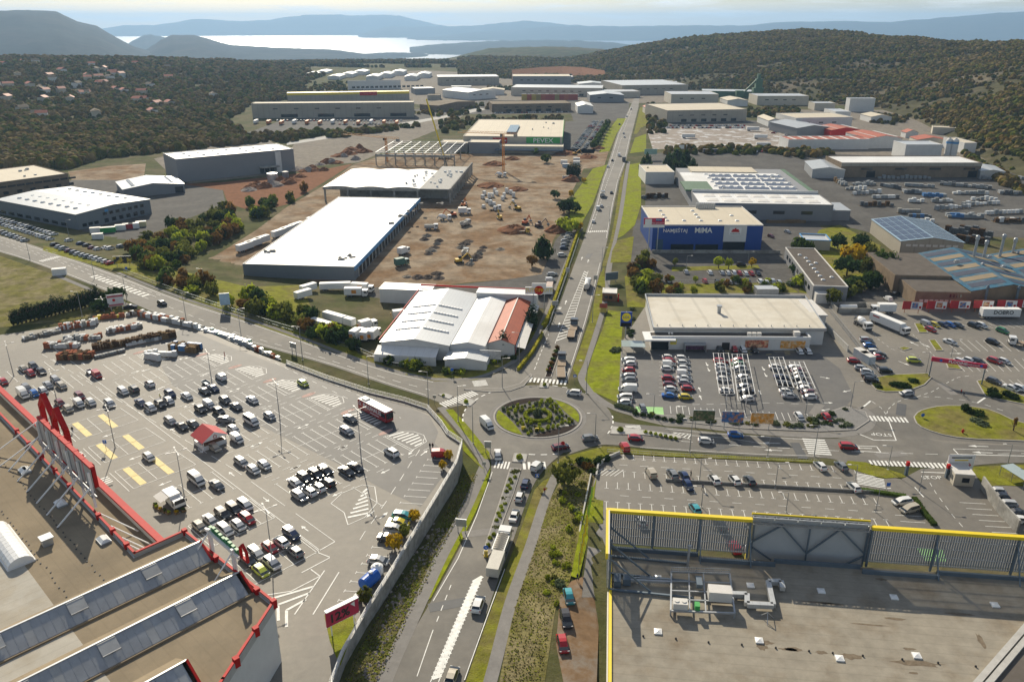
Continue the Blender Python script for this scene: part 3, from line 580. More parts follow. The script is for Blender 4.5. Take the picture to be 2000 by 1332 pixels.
# haze
put('haze',MB().box(-34000,34000,-1500,31000,-325,345),None or M('haze_air',(1,1,1)),kind='stuff')
hm=MATS['haze_air'];hn=hm.node_tree;hn.nodes.clear();pv=hn.nodes.new('ShaderNodeVolumePrincipled');pv.inputs['Color'].default_value=(.42,.67,1,1);pv.inputs['Density'].default_value=.000068;pv.inputs['Anisotropy'].default_value=.25;ho=hn.nodes.new('ShaderNodeOutputMaterial');hn.links.new(pv.outputs[0],ho.inputs['Volume'])
# painted markings (thin sheets of paint on the asphalt)
PT={}
def lay(key):return PT.setdefault(key,MB())
def seg(mb,a,b,w_,z=None,off=.095):
 a,b=Vector((a[0],a[1],0)),Vector((b[0],b[1],0));d=b-a
 if d.length<.05:return
 q=Vector((-d.y,d.x,0)).normalized()*w_/2;vs=[a-q,b-q,b+q,a+q]
 for v in vs:v.z=(land_h(v.x,v.y)if z is None else z)+off
 mb.add(vs,[(0,1,2,3)])
def poly_paint(mb,pts,z=None,off=.095):
 vs=[Vector((p[0],p[1],(land_h(p[0],p[1])if z is None else z)+off))for p in pts]
 ar=sum(pts[i][0]*pts[(i+1)%len(pts)][1]-pts[(i+1)%len(pts)][0]*pts[i][1]for i in range(len(pts)))
 mb.add(vs if ar>0 else vs[::-1],[tuple(range(len(vs)))])
def dashes(mb,pts,w_,on,gap,z=None,off=.095):
 pts=[Vector((p[0],p[1],0))for p in pts];pos=0.0;st=True
 for i in range(len(pts)-1):
  a,b=pts[i],pts[i+1];Ln=(b-a).length;t=0.0
  while t<Ln-1e-3:
   rem=(on if st else gap)-pos;e=min(t+rem,Ln)
   if st:seg(mb,a.lerp(b,t/Ln),a.lerp(b,e/Ln),w_,z,off)
   pos+=e-t;t=e
   if pos>=(on if st else gap)-1e-3:st=not st;pos=0.0
def solid(mb,pts,w_,z=None,off=.095):
 for i in range(len(pts)-1):seg(mb,pts[i],pts[i+1],w_,z,off)
def zebra(name,pa,pb,n,ln,z=0.0,ang=None,label=None):
 mb=MB();a,b=W(pa),W(pb);d=(b-a);d.z=0;st=d/n;q=Vector((-d.y,d.x,0)).normalized()*ln/2
 if ang is not None:q=Vector((math.cos(R(ang)),math.sin(R(ang)),0))*ln/2
 for i in range(n):
  c=a+st*(i+.5);s_=st*.27;poly_paint(mb,[c-s_-q,c+s_-q,c+s_+q,c-s_+q],None,.1)
 return put(name,mb,paint,kind='structure')
def arrow(mb,v,ang,L=3.0,z=None,off=.097):
 c,s_=math.cos(ang),math.sin(ang);f=lambda x,y:(v[0]+x*c-y*s_,v[1]+x*s_+y*c)
 poly_paint(mb,[f(-L/2,-.12),f(L*.1,-.12),f(L*.1,.12),f(-L/2,.12)],z,off);poly_paint(mb,[f(L*.1,-.5),f(L/2,0),f(L*.1,.5)],z,off)
cu,su=math.cos(R(46)),math.sin(R(46))
def UV(u,v):return(u*cu+v*su,u*su-v*cu)
lot=lay('lot');ZL=LOT-.04
def bayrow(v0,u0,u1,half=5.1,sides=(-1,1),spine=True,tee=True):
 n=int(round((u1-u0)/2.5))
 for i in range(n+1):
  u=u0+i*2.5;seg(lot,UV(u,v0+(half if 1 in sides else 0)),UV(u,v0-(half if-1 in sides else 0)),.14,ZL)
  if tee:
   for s_ in sides:seg(lot,UV(u-.45,v0+s_*half),UV(u+.45,v0+s_*half),.14,ZL)
 if spine:seg(lot,UV(u0,v0),UV(u1,v0),.12,ZL)
rows_v=[(-138.0,73,103),(-154.2,72.5,103),(-170.3,71.5,101.5),(-186.4,71,99),(-202.5,70,97),(-218.5,69.5,94.5),(-234,72,82)]
for(v0,u0,u1)in rows_v:
 bayrow(v0,u0,u0+2.5*int((u1-u0)/2.5))
 for s_ in(-1,1):
  dashes(lot,[UV(u0,v0+s_*7.0),UV(u1+4,v0+s_*7.0)],.13,2.0,2.6,ZL)
  for k in range(2):arrow(lot,UV(u0+7+k*13,v0+s_*8.1),R(46+(180 if s_>0 else 0)),2.6,ZL)
 e=u1+.6
 ring=[UV(e,v0-5),UV(e+3.5,v0-4.6),UV(e+6,v0-2),UV(e+6.6,v0+1.2),UV(e+5,v0+4.2),UV(e,v0+5)]
 for k in range(7):seg(lot,UV(e+.3+k*.2,v0-4.5+k*1.4),UV(e+5.8-abs(k-3)*.5,v0-3.6+k*1.25),.5,ZL)
 solid(lot,ring+[ring[0]],.14,ZL)
 rd=lay('red');c_=UV(e+1.0,v0-6.8)
 poly_paint(rd,[(c_[0]+(2.2*math.cos(a))*cu-.8*math.sin(a)*su,c_[1]+2.2*math.cos(a)*su+.8*math.sin(a)*cu)for a in np.linspace(0,6.28,14)[:-1]],ZL)
bayrow(-124.5,84,84.1)
is6=[UV(77,-127.8),UV(81,-129.5),UV(86,-129),UV(87.5,-126.5),UV(84,-121),UV(79,-118.5),UV(75,-118.8),UV(77,-123)]
solid(lot,is6+[is6[0]],.16,ZL)
for k in range(7):seg(lot,UV(76.5+k*1.3,-121-k*.9),UV(80.5+k*.9,-119.2-k*1.3),.55,ZL)
for v0 in(-136.8,-120.6):bayrow(v0,53,65.5);solid(lot,[UV(52.2,v0-5),UV(66,v0-5),UV(66,v0+5),UV(52.2,v0+5),UV(52.2,v0-5)],.14,ZL)
bayrow(-152.9,53,65.5);bayrow(-217,52,64.5);bayrow(-233,50,65);bayrow(-249,48,63)
yb=lay('yellow')
for v0 in(-200.8,-185.0,-169.0):
 solid(lot,[UV(50.3,v0-5.2),UV(64,v0-5.2),UV(64.5,v0+5.2),UV(50.3,v0+5.2),UV(50.3,v0-5.2)],.13,ZL);solid(lot,[UV(49.2,v0-5.4),UV(49.2,v0+5.6)],.13,ZL)
 for u in(52.6,58.9):poly_paint(yb,[UV(u-.75,v0-4.9),UV(u+.75,v0-4.9),UV(u+.75,v0+4.9),UV(u-.75,v0+4.9)],ZL)
 seg(lot,UV(55.6,v0-5),UV(55.6,v0+5),.13,ZL);seg(lot,UV(50.3,v0),UV(64,v0),.12,ZL)
 for k in range(4):seg(lot,UV(45.6,v0-4+k*.9),UV(48.4,v0-4+k*.9),.45,ZL)
 arrow(lot,UV(56,v0+8),R(226),3,ZL)
solid(lot,[UV(66.3,-116),UV(66.3,-265)],.14,ZL);dashes(lot,[UV(69.9,-116),UV(69.6,-155)],.13,14,4,ZL);dashes(lot,[UV(69.6,-155),UV(62,-262)],.13,4,2,ZL)
for k in range(9):arrow(lot,UV(68.2,-124-k*15),R(-44 if k%2 else 136),2.6,ZL)
dashes(lot,[UV(110.5,-235),UV(111,-200),UV(112.5,-165),UV(112,-148)],.14,2.2,2.6,ZL);dashes(lot,[UV(107.8,-232),UV(109.2,-165)],.14,2.2,2.6,ZL)
wl=[G(px('g',*q),LOT)for q in((1270,90),(1210,230),(1120,360),(1040,490),(990,570),(930,660),(860,770),(790,870),(710,990),(620,1110),(540,1240))]
dashes(lot,wl,.15,3.0,2.6,ZL)
for q in((1127,240,-110),(1268,248,60),(685,910,-115),(830,925,62)):v=G(px('g',q[0],q[1]),LOT);arrow(lot,v,R(q[2]),2.8,ZL)
wallp=[G(px('g',*q),LOT)for q in((1305,320),(1225,440),(1185,510),(1145,575),(1105,635),(1065,700),(1020,765),(980,835))]
wd_=Vector((math.cos(R(wa_:=math.degrees(heading(px('g',1055,710),px('g',1300,725))))),math.sin(R(wa_)),0))
a0,a1=G(px('g',1305,320),LOT),G(px('c',1470,1210),LOT);n=int((a1-a0).length/2.55)
for i in range(n+1):
 p=a0 .lerp(a1,i/n);seg(lot,p,p+wd_*4.8,.14,ZL);t_=(a1-a0).normalized()*.4;seg(lot,p-t_,p+t_,.14,ZL)
for(pts)in([('c',1350,950),('c',1090,1331)],[('c',1475,965),('c',1250,1331)],[('c',1230,940),('c',1310,1000),('c',1060,1130),('c',800,1170)],[('c',1395,835),('c',1280,790)],[('c',1440,700),('c',1310,775)],[('c',1395,840),('c',1150,970)]):solid(lot,[G(px(*q),LOT)for q in pts],.22,ZL)
for i in range(3):y=1090+i*55;solid(lot,[G(px('c',1250-i*30,y),LOT),G(px('c',870+i*75,y+110-i*8),LOT),G(px('c',880+i*70,y+240),LOT)],.5,ZL)
ylot=lay('plain');so2=Vector((17.9,124.5,0));s2=R(-6.67)
def YL(x,y):return(so2 .x+x*math.cos(s2)-y*math.sin(s2),so2 .y+x*math.sin(s2)+y*math.cos(s2))
def trow(x0,x1,y,d,w_=.13,ln=2.2,z=0.0,fr=YL):
 n=int((x1-x0)/2.5)
 for i in range(n+1):x=x0+i*2.5;seg(ylot,fr(x,y),fr(x,y+d*ln),w_,z,.075);seg(ylot,fr(x-.5,y),fr(x+.5,y),w_,z,.075)
trow(4,62,47.4,1,ln=2.6);trow(4,58,41.6,-1,ln=2.6);trow(0,62,33.8,1,ln=2.8);trow(0,62,28.2,-1,ln=3.2)
for y in(44.6,31.0):dashes(ylot,[YL(3,y),YL(60,y)],.13,2.0,3.0,0,.075)
for i in range(6):seg(ylot,YL(-3.2+i*1.0,39.2),YL(-1.0+i*1.0,42.4),.18,0,.075)
for k in range(2):solid(ylot,[G(px('z9',*q))for q in((1280+30*k,400+35*k),(1430+20*k,408+35*k))],.13,0,.075)
for k in range(8):a=G(px('z9',1640+k*36,330+k*33));b=G(px('z9',1785+k*36,338+k*33));seg(ylot,a,b,.14,0,.075)
dashes(ylot,[G(px('z9',*q))for q in((1450,180),(1510,280),(1600,400),(1670,480))],.13,1.6,1.6,0,.075);solid(ylot,[G(px('z9',*q))for q in((1425,160),(1560,165))],.3,0,.075);solid(ylot,[G(px('z9',*q))for q in((1390,245),(1440,300))],.3,0,.075)
poly_paint(lay('green'),[G(px('z9',*q))for q in((1400,585),(1545,590),(1570,660),(1450,655))],0,.074)
so3=Vector((46.7,243.6,0));s3=R(-9)
def LL_(x,y):return(so3 .x+x*math.cos(s3)-y*math.sin(s3),so3 .y+x*math.sin(s3)+y*math.cos(s3))
for x0 in(-10.3,4.2):pass
def colrow(px0,px1,n,ln):
 a,b=G(px0),G(px1);d=(b-a).normalized();q=Vector((d.y,-d.x,0))
 for i in range(n+1):
  p=a.lerp(b,i/n);seg(ylot,p,p+q*ln,.12,0,.075)
colrow(px('z5',1612,770),px('z5',1600,1030),12,-4.8);colrow(px('z5',1905,760),px('z5',1915,985),11,4.8);colrow(px('z5',1905,760),px('z5',1915,985),11,-4.6)
a,b=G(px('z6',30,1080)),G(px('z6',880,1130))
for i in range(25):
 p=a.lerp(b,i/24);d=(b-a).normalized();q=Vector((-d.y,d.x,0));seg(ylot,p,p+q*4.6,.13,0,.075)
dashes(ylot,[G(px('z6',*q))for q in((150,1030),(560,1020),(860,1030))],.13,2,2,0,.075)
for(x,y,a_)in((230,805,-90),(240,835,-90),(545,830,-90),(558,865,-90),(190,945,90),(195,990,90),(525,960,90),(890,880,-30),(1010,955,200),(890,1060,200),(85,1040,180),(905,1020,0)):arrow(ylot,G(px('z6',x,y)),R(a_),3,0,.077)
poly_paint(lay('green'),[G(px('z5',*q))for q in((1690,1040),(1842,1045),(1848,1090),(1690,1080))],0,.074)
yb2=lay('yellow')
for x in(345,470,570,675):
 for k in range(4):seg(yb2,G(px('z6',x-15+k*2,725+k*9)),G(px('z6',x+15+k*2,722+k*9)),.25,0,.076)
for(x0,x1,y0,y1,n)in((1395,1960,575,605,14),(1555,1990,672,733,10),(1600,1990,775,845,9),(1870,2100,890,950,5)):
 for i in range(n+1):x=x0+(x1-x0)*i/n;seg(ylot,G(px('z6',x,y0)),G(px('z6',x+70,y1)),.13,0,.075)
dashes(ylot,[G(px('z6',*q))for q in((1110,545),(1180,660),(1260,720),(1420,760))],.13,1.5,1.5,0,.075);dashes(ylot,[G(px('z6',*q))for q in((1380,640),(1440,700),(1500,760))],.13,1.5,1.5,0,.075)
for(x,y,a_)in((1385,690,110),(1450,700,-70),(1330,800,-60),(1500,600,-60),(1620,745,0),(1165,570,110)):arrow(ylot,G(px('z6',x,y)),R(a_),4,0,.077)
dashes(ylot,[G(px('e',*q))for q in((510,820),(530,770),(600,705),(700,665),(850,640),(1040,640),(1340,675),(1560,720),(1830,810))],.16,1.6,1.6,0,.075);dashes(ylot,[G(px('e',*q))for q in((840,640),(1010,580),(1140,500),(1280,430),(1450,405))],.16,1.6,1.6,0,.075);dashes(ylot,[G(px('e',*q))for q in((350,690),(450,760),(510,840))],.16,1.6,1.6,0,.075)
solid(ylot,[G(px('e',*q))for q in((190,1035),(370,1107),(612,1113),(520,870))],.28,0,.075);solid(ylot,[G(px('e',*q))for q in((230,770),(335,685))],.5,0,.075);solid(ylot,[G(px('e',*q))for q in((1490,708),(1575,650))],.5,0,.075)
solid(ylot,[G(px('e',*q))for q in((1230,1205),(1290,1265),(2000,1280))],.25,0,.075);solid(ylot,[G(px('e',*q))for q in((160,1170),(400,1178),(445,1240),(160,1225))],.25,0,.075);solid(ylot,[G(px('e',*q))for q in((1230,1203),(2000,1225))],.15,0,.075)
for(x,y,a_)in((240,1195,175),(1545,1243,175),(1500,1175,175)):arrow(ylot,G(px('e',x,y)),R(a_),5,0,.077)
rd_=lay('road')
dashes(rd_,dense([W(p)for p in smooth_px([(0,477),(100,507),(180,538)])]),.15,3,3)
for q in(((0,470),(150,520),(320,580)),((330,600),(455,648),(600,690),(750,738),(840,762))):dashes(rd_,dense([W(p)for p in smooth_px(list(q))]),.15,3,3)
solid(rd_,dense([W(p)for p in smooth_px([(-100,440),(0,464),(84,490),(224,539),(350,588),(525,645),(650,691),(755,726),(846,747)])]),.15);solid(rd_,dense([W(p)for p in smooth_px([(-100,465),(0,490),(105,525),(210,566)])]),.15);solid(rd_,dense([W(p)for p in smooth_px([(330,618),(455,657),(650,712),(755,748),(832,772)])]),.15)
c0,c1=W(px('z4',520,312)),W(px('z4',850,435));d=(c1-c0);L_=d.length;d.normalize();q=Vector((-d.y,d.x,0));solid(rd_,[c0+q*1.5,c1+q*1.5],.15);solid(rd_,[c0-q*1.5,c1-q*1.5],.15)
for i in range(int(L_/3)):p=c0+d*(i*3+1);seg(rd_,p-q*1.4,p+q*1.4,1.1)
cN=[(1064,700),(1086,640),(1108,575),(1130,520),(1152,456),(1168,410),(1184,362),(1200,318),(1216,262),(1236,210)]
dashes(rd_,dense([G(p)for p in cN[4:]]),.16,4,4,0);solid(rd_,dense([G(p)for p in[(1147,456),(1165,405),(1180,350),(1192,318),(1209,262),(1232,210)]]),.15,0);solid(rd_,dense([G(p)for p in[(1184,466),(1196,400),(1207,350),(1219,318),(1231,262)]]),.15,0);solid(rd_,dense([G(p)for p in[(1172,514),(1158,570),(1142,630),(1120,700),(1106,740)]]),.15,0);dashes(rd_,dense([G(p)for p in[(1044,722),(1056,690),(1072,652)]]),.2,2,1.6,0)
def hatch(pa,pb,qa,qb,n,w_=.5,skew=.5):
 a,b,c,d=[W(p)for p in(pa,pb,qa,qb)];solid(rd_,dense([a,b],4),.16);solid(rd_,dense([c,d],4),.16)
 for i in range(n):
  t=(i+.2)/n;t2=min(1,t+skew/n*2);seg(rd_,a.lerp(b,t),c.lerp(d,t2),w_)
hatch(px('z5',1405,285),px('z5',1240,690),px('z5',1425,285),px('z5',1315,650),26,.5)
hatch(px('z8',785,770),px('z8',545,1331),px('z8',832,750),px('z8',590,1331),26,.8,-.3)
solid(rd_,dense([W(p)for p in[px('z8',960,700),px('z8',735,1320)]],4),.15);solid(rd_,dense([W(p)for p in[px('z8',560,1040),px('z8',470,1300)]],4),.15);dashes(rd_,dense([W(p)for p in[px('z8',660,790),px('z8',570,1020)]],3),.15,1.5,1.5)
solid(rd_,dense([W(p)for p in[px('z8',890,160),px('z8',800,410),px('z8',700,640),px('z8',560,880)]],4),.15)
for(r0,a0_,a1_)in((20.6,55,82),(20.2,120,150),(20.4,158,190),(20.5,262,285),(20.4,-28,5)):
 dashes(rd_,[rbc+Vector((r0*math.cos(R(a)),r0*math.sin(R(a)),0))for a in np.linspace(a0_,a1_,14)],.35,1.6,1.4,0,.105)
dashes(rd_,[G(p)for p in((1330,862),(1500,874),(1700,884),(1850,888),(2000,886))],.15,3,3,0);solid(rd_,[G(p)for p in((1300,838),(1440,851),(1600,860))],.14,0);solid(rd_,[G(p)for p in((1250,874),(1475,887),(1600,891))],.14,0);solid(rd_,[G(p)for p in((1340,850),(1420,856),(1500,868))],.14,0)
for(x,y,a_)in((590,1245,175),(600,1285,175)):arrow(rd_,G(px('z6',x,y)),R(a_),4.5,0)
hatch(px('z5',1880,1195),px('z5',2000,1225),px('z5',1900,1185),px('z5',2000,1195),5,.3)
for(p,a_)in(((px('z5',1300,460)),80),(px('z5',1262,585),80),(px('z5',1390,215),80),(px('z5',1425,230),80)):arrow(rd_,G(p),R(a_),5,0)
MM=dict(lot=paint,red=paint_red,yellow=paint_yellow,plain=paint,green=paint_green,road=paint)
NM=dict(lot='parking_bay_marking',red='speed_oval_marking',yellow='yellow_bay_marking',plain='parking_bay_marking',green='charging_bay_marking',road='road_marking')
for k_,mb in PT.items():put(NM[k_],mb,MM[k_],kind='structure')
zebra('zebra_crossing',(1033,742),(1108,748),10,3.2);zebra('zebra_crossing',px('d',725,935),px('d',880,948),5,3.4);zebra('zebra_crossing',px('d',995,950),px('d',1240,945),5,3.4)
zebra('zebra_crossing',px('d',215,362),px('d',545,235),14,3.2);zebra('zebra_crossing',px('d',575,118),px('d',600,172),6,4.2);zebra('zebra_crossing',px('z4',225,232),px('z4',330,205),9,3);zebra('zebra_crossing',(1588,857),(1602,889),8,5.6);zebra('zebra_crossing',px('e',320,872),px('e',740,893),10,3.0)
zebra('zebra_crossing',(1697,904),(1872,911),22,2.4);zebra('zebra_crossing',px('z9',1140,178),px('z9',1150,242),8,6.0);zebra('zebra_crossing',px('z5',1672,1145),px('z5',1690,1200),7,4);zebra('zebra_crossing',(1148,453),(1186,452),10,3);zebra('zebra_crossing',(1090,605),(1092,600),2,2)
# building kit
def text(body,size,parent,loc,rot,mat,ext=.04,name='lettering',align='CENTER',sx=1.0,bold=.0):
 c=bpy.data.curves.new(name,'FONT');c.body=body;c.size=size;c.extrude=ext;c.align_x=align;c.align_y='CENTER';c.offset=bold;c.resolution_u=2
 tmp=bpy.data.objects.new('tmp',c);COL.objects.link(tmp)
 me=bpy.data.meshes.new_from_object(tmp);bpy.data.objects.remove(tmp);me.materials.clear();me.materials.append(mat)
 o=link(name,me,parent,loc);o.rotation_euler=rot;o.scale=(sx,1,1);return o
FRONT=(math.pi/2,0,0)
class Bl:
 """a building: Empty at its front-left base corner, X along the front, Y to the back"""
 def __init__(s,name,label,A,B,h,back=None,depth=None,zb=0.0,ang=None,cat='building',top=None,width=None,group=None):
  a,b=G(A,zb),G(B,zb)
  if top is not None:h=height_of(A,top,zb)
  d=math.atan2(b.y-a.y,b.x-a.x)if ang is None else R(ang)
  ex=Vector((math.cos(d),math.sin(d),0));ey=Vector((-ex.y,ex.x,0))
  s.W=width or max(2.0,(b-a).dot(ex));s.D=depth if depth else abs((G(back,zb+h)-a).dot(ey));s.h=h;s.zb=zb
  s.t=thing(name,label,cat,a,d,group);s.ex,s.ey,s.a=ex,ey,a
 def loc(s,p,z):v=G(p,z+s.zb)-s.a;return(v.dot(s.ex),v.dot(s.ey))
 def part(s,name,mb,mat,parent=None,**k):return put(name,mb,mat,parent or s.t,**k)
 def walls(s,mat,z0=0.0,x0=0,x1=None,y0=0,y1=None,h=None,name='wall'):
  x1=s.W if x1 is None else x1;y1=s.D if y1 is None else y1;h=s.h if h is None else h
  mb=MB();mb.prism([(x0,y0),(x1,y0),(x1,y1),(x0,y1)],z0,h,cap=True);return s.part(name,mb,mat)
 def flat(s,mat,par=.5,parmat=None,x0=0,x1=None,y0=0,y1=None,h=None):
  x1=s.W if x1 is None else x1;y1=s.D if y1 is None else y1;h=s.h if h is None else h
  s.part('roof',MB().box(x0+.3,x1-.3,y0+.3,y1-.3,h+.002,h+.1),mat)
  if par:
   mb=MB()
   for(a,b,c,d)in((x0-.05,x1+.05,y0-.05,y0+.35),(x0-.05,x1+.05,y1-.35,y1+.05),(x0-.05,x0+.35,y0+.35,y1-.35),(x1-.35,x1+.05,y0+.35,y1-.35)):mb.box(a,b,c,d,h-.05,h+par)
   s.part('parapet',mb,parmat or mat)
 def gable(s,mat,rise,axis='y',x0=0,x1=None,y0=0,y1=None,h=None,over=.4,wallmat=None,name='roof'):
  x1=s.W if x1 is None else x1;y1=s.D if y1 is None else y1;h=s.h if h is None else h
  mb=MB();t=.12
  if axis=='y':
   xm=(x0+x1)/2;k=rise/(xm-x0)
   for(xa,xb,za,zb_)in((x0-over,xm,h-over*k,h+rise),(xm,x1+over,h+rise,h-over*k)):
    mb.add([(xa,y0-over,za),(xb,y0-over,zb_),(xb,y1+over,zb_),(xa,y1+over,za)]+[(xa,y0-over,za+t),(xb,y0-over,zb_+t),(xb,y1+over,zb_+t),(xa,y1+over,za+t)],[(4,5,6,7),(0,1,5,4),(2,3,7,6),(3,2,1,0),(3,0,4,7),(1,2,6,5)])
   g=MB().add([(x0,y0+.01,h-.01),(x1,y0+.01,h-.01),(xm,y0+.01,h+rise)],[(0,1,2)]);g2=MB().add([(x1,y1-.01,h-.01),(x0,y1-.01,h-.01),(xm,y1-.01,h+rise)],[(0,1,2)])
  else:
   ym=(y0+y1)/2;k=rise/(ym-y0)
   for(ya,yb,za,zb_)in((y0-over,ym,h-over*k,h+rise),(ym,y1+over,h+rise,h-over*k)):
    mb.add([(x0-over,ya,za),(x1+over,ya,za),(x1+over,yb,zb_),(x0-over,yb,zb_)]+[(x0-over,ya,za+t),(x1+over,ya,za+t),(x1+over,yb,zb_+t),(x0-over,yb,zb_+t)],[(4,5,6,7),(0,1,5,4),(2,3,7,6),(3,2,1,0),(3,0,4,7),(1,2,6,5)])
   g=MB().add([(x0+.01,y1,h-.01),(x0+.01,y0,h-.01),(x0+.01,ym,h+rise)],[(0,1,2)]);g2=MB().add([(x1-.01,y0,h-.01),(x1-.01,y1,h-.01),(x1-.01,ym,h+rise)],[(0,1,2)])
  r=s.part(name,mb,mat);s.part('gable_wall',g,wallmat or wall_white);s.part('gable_wall',g2,wallmat or wall_white);return r
 def win(s,face,a0,a1,n,w,z0,z1,mat=None,name='window',off=0.0):
  mat=mat or glass;key=(round(w,2),round(z1-z0,2),face in 'fb',mat.name)
  for i in range(n):
   c=a0+(a1-a0)*(i+.5)/n
   if face=='f':o=MB().box(c-w/2,c+w/2,-.06+off,.02+off,z0,z1)
   elif face=='b':o=MB().box(c-w/2,c+w/2,s.D-.02,s.D+.06,z0,z1)
   elif face=='l':o=MB().box(-.06,.02,c-w/2,c+w/2,z0,z1)
   else:o=MB().box(s.W-.02,s.W+.06,c-w/2,c+w/2,z0,z1)
   s.part(name,o,mat)
 def domes(s,pts,z,sx=1.4,sy=1.4,h=.5,mat=None,name='skylight'):
  me=None
  for(x,y)in pts:
   if me is None:
    mb=MB();mb.box(-sx/2,sx/2,-sy/2,sy/2,0,h*.45);mb.add([(-sx/2,-sy/2,h*.45),(sx/2,-sy/2,h*.45),(sx/2,sy/2,h*.45),(-sx/2,sy/2,h*.45),(-sx/4,-sy/4,h),(sx/4,-sy/4,h),(sx/4,sy/4,h),(-sx/4,sy/4,h)],[(4,5,6,7),(0,1,5,4),(1,2,6,5),(2,3,7,6),(3,0,4,7)])
    me=mb.mesh(name,mat or skyl)
   link(name,me,s.t,(x,y,z))
 def units(s,n,z,seed=1,mat=None,x0=None,x1=None,y0=None,y1=None,name='roof_vent'):
  rnd=random.Random(seed)
  for i in range(n):
   x=rnd.uniform(x0 or s.W*.1,x1 or s.W*.9);y=rnd.uniform(y0 or s.D*.15,y1 or s.D*.85);a=rnd.uniform(.8,2.2);b=rnd.uniform(.8,1.8);hh=rnd.uniform(.5,1.3)
   mb=MB().box(x-a/2,x+a/2,y-b/2,y+b/2,z,z+hh);mb.box(x-a*.3,x+a*.3,y-b*.3,y+b*.3,z+hh,z+hh+.15);s.part(name,mb,mat or steel)
def grid(x0,x1,nx,y0,y1,ny):return[(x0+(x1-x0)*(i+.5)/nx,y0+(y1-y0)*(j+.5)/ny)for j in range(ny)for i in range(nx)]
# hardware store on the terrace (near, left)
th=R(46);Zr=LOT+11.2
o_=G((535,1181),Zr)
hs=thing('hardware_store','large flat-roofed hardware store with red parapet and glazed sawtooth rooflights','store',(o_.x,o_.y,LOT),th-math.pi/2)
hh=11.2
def hp(name,mb,mat,parent=None,**k):return put(name,mb,mat,parent or hs,**k)
poly=[(0,0),(9,-13),(26,-38),(26,-75),(-150,-75),(-150,-10),(-27.7,-9.9),(-27.7,-1.2)]
hp('wall',MB().prism(poly,0,hh-.1),wall_white)
hp('roof',MB().prism([(-.3,-.4),(8.6,-13.2),(17.5,-26),(17.5,-23.5),(-150,-23.5),(-150,-10.4),(-27.3,-10.3),(-27.3,-1.6)][:3]+[(-150,-26),(-150,-10.4),(-27.3,-10.3),(-27.3,-1.6)],hh-.1,hh),roof_tan)
hp('roof',MB().prism([(16,-23.7),(25.6,-38.2),(25.6,-75),(-150,-75),(-150,-23.7)],hh-.1,hh+.06),roof_pale)
def pol_par(pts,z0,z1,t=.5,closed=False):
 mb=MB()
 for i in range(len(pts)-1):
  a,b=Vector((*pts[i],0)),Vector((*pts[i+1],0));d=(b-a).normalized();q=Vector((-d.y,d.x,0))*t/2;a=a-d*t/2;b=b+d*t/2
  mb.prism([a-q,b-q,b+q,a+q],z0,z1)
 return mb
edge=[(-150,-10),(-27.7,-9.9),(-27.7,-1.2),(0,0),(9,-13),(26,-38)]
hp('parapet',pol_par(edge,hh-.9,hh+.62,.3),concrete_light)
hp('parapet_trim',pol_par(edge,hh+.62,hh+.82,.4),red_m)
for i,(x,y)in enumerate([(0,0),(3.5,-5),(7,-10),(11,-15.8),(15,-21.6),(-16.6,-1),(-4.3,-.4),(-27.7,-1.2),(-31,-9.9),(-37,-9.9),(-43.5,-9.9),(-58,-9.9),(-66,-9.9),(-74,-9.9),(-82,-9.9),(-90,-9.9)]):
 hp('pier_cap',MB().cbox((x,y,hh-.5),.8,.8,1.55),red_m)
hp('entrance_roof',MB().prism([(-150,-9.7),(-28.1,-9.6),(-28.1,-4.6),(-150,-5.5)],0,hh-3.2),roof_tan)
hp('entrance_fascia',MB().prism([(-150,-5.5),(-28,-4.6),(-28,-4.1),(-150,-5.0)],.3,hh-2.0),wall_white)
hp('entrance_trim',MB().prism([(-150,-5.6),(-28,-4.7),(-28,-3.5),(-150,-4.4)],hh-2.0,hh-1.6),red_m)
for x in(-34,-39,-45,-31):hp('brace',MB().bar((x,-9.5,hh+.4),(x+6,-5.2,hh-2.9),.18),white_m)
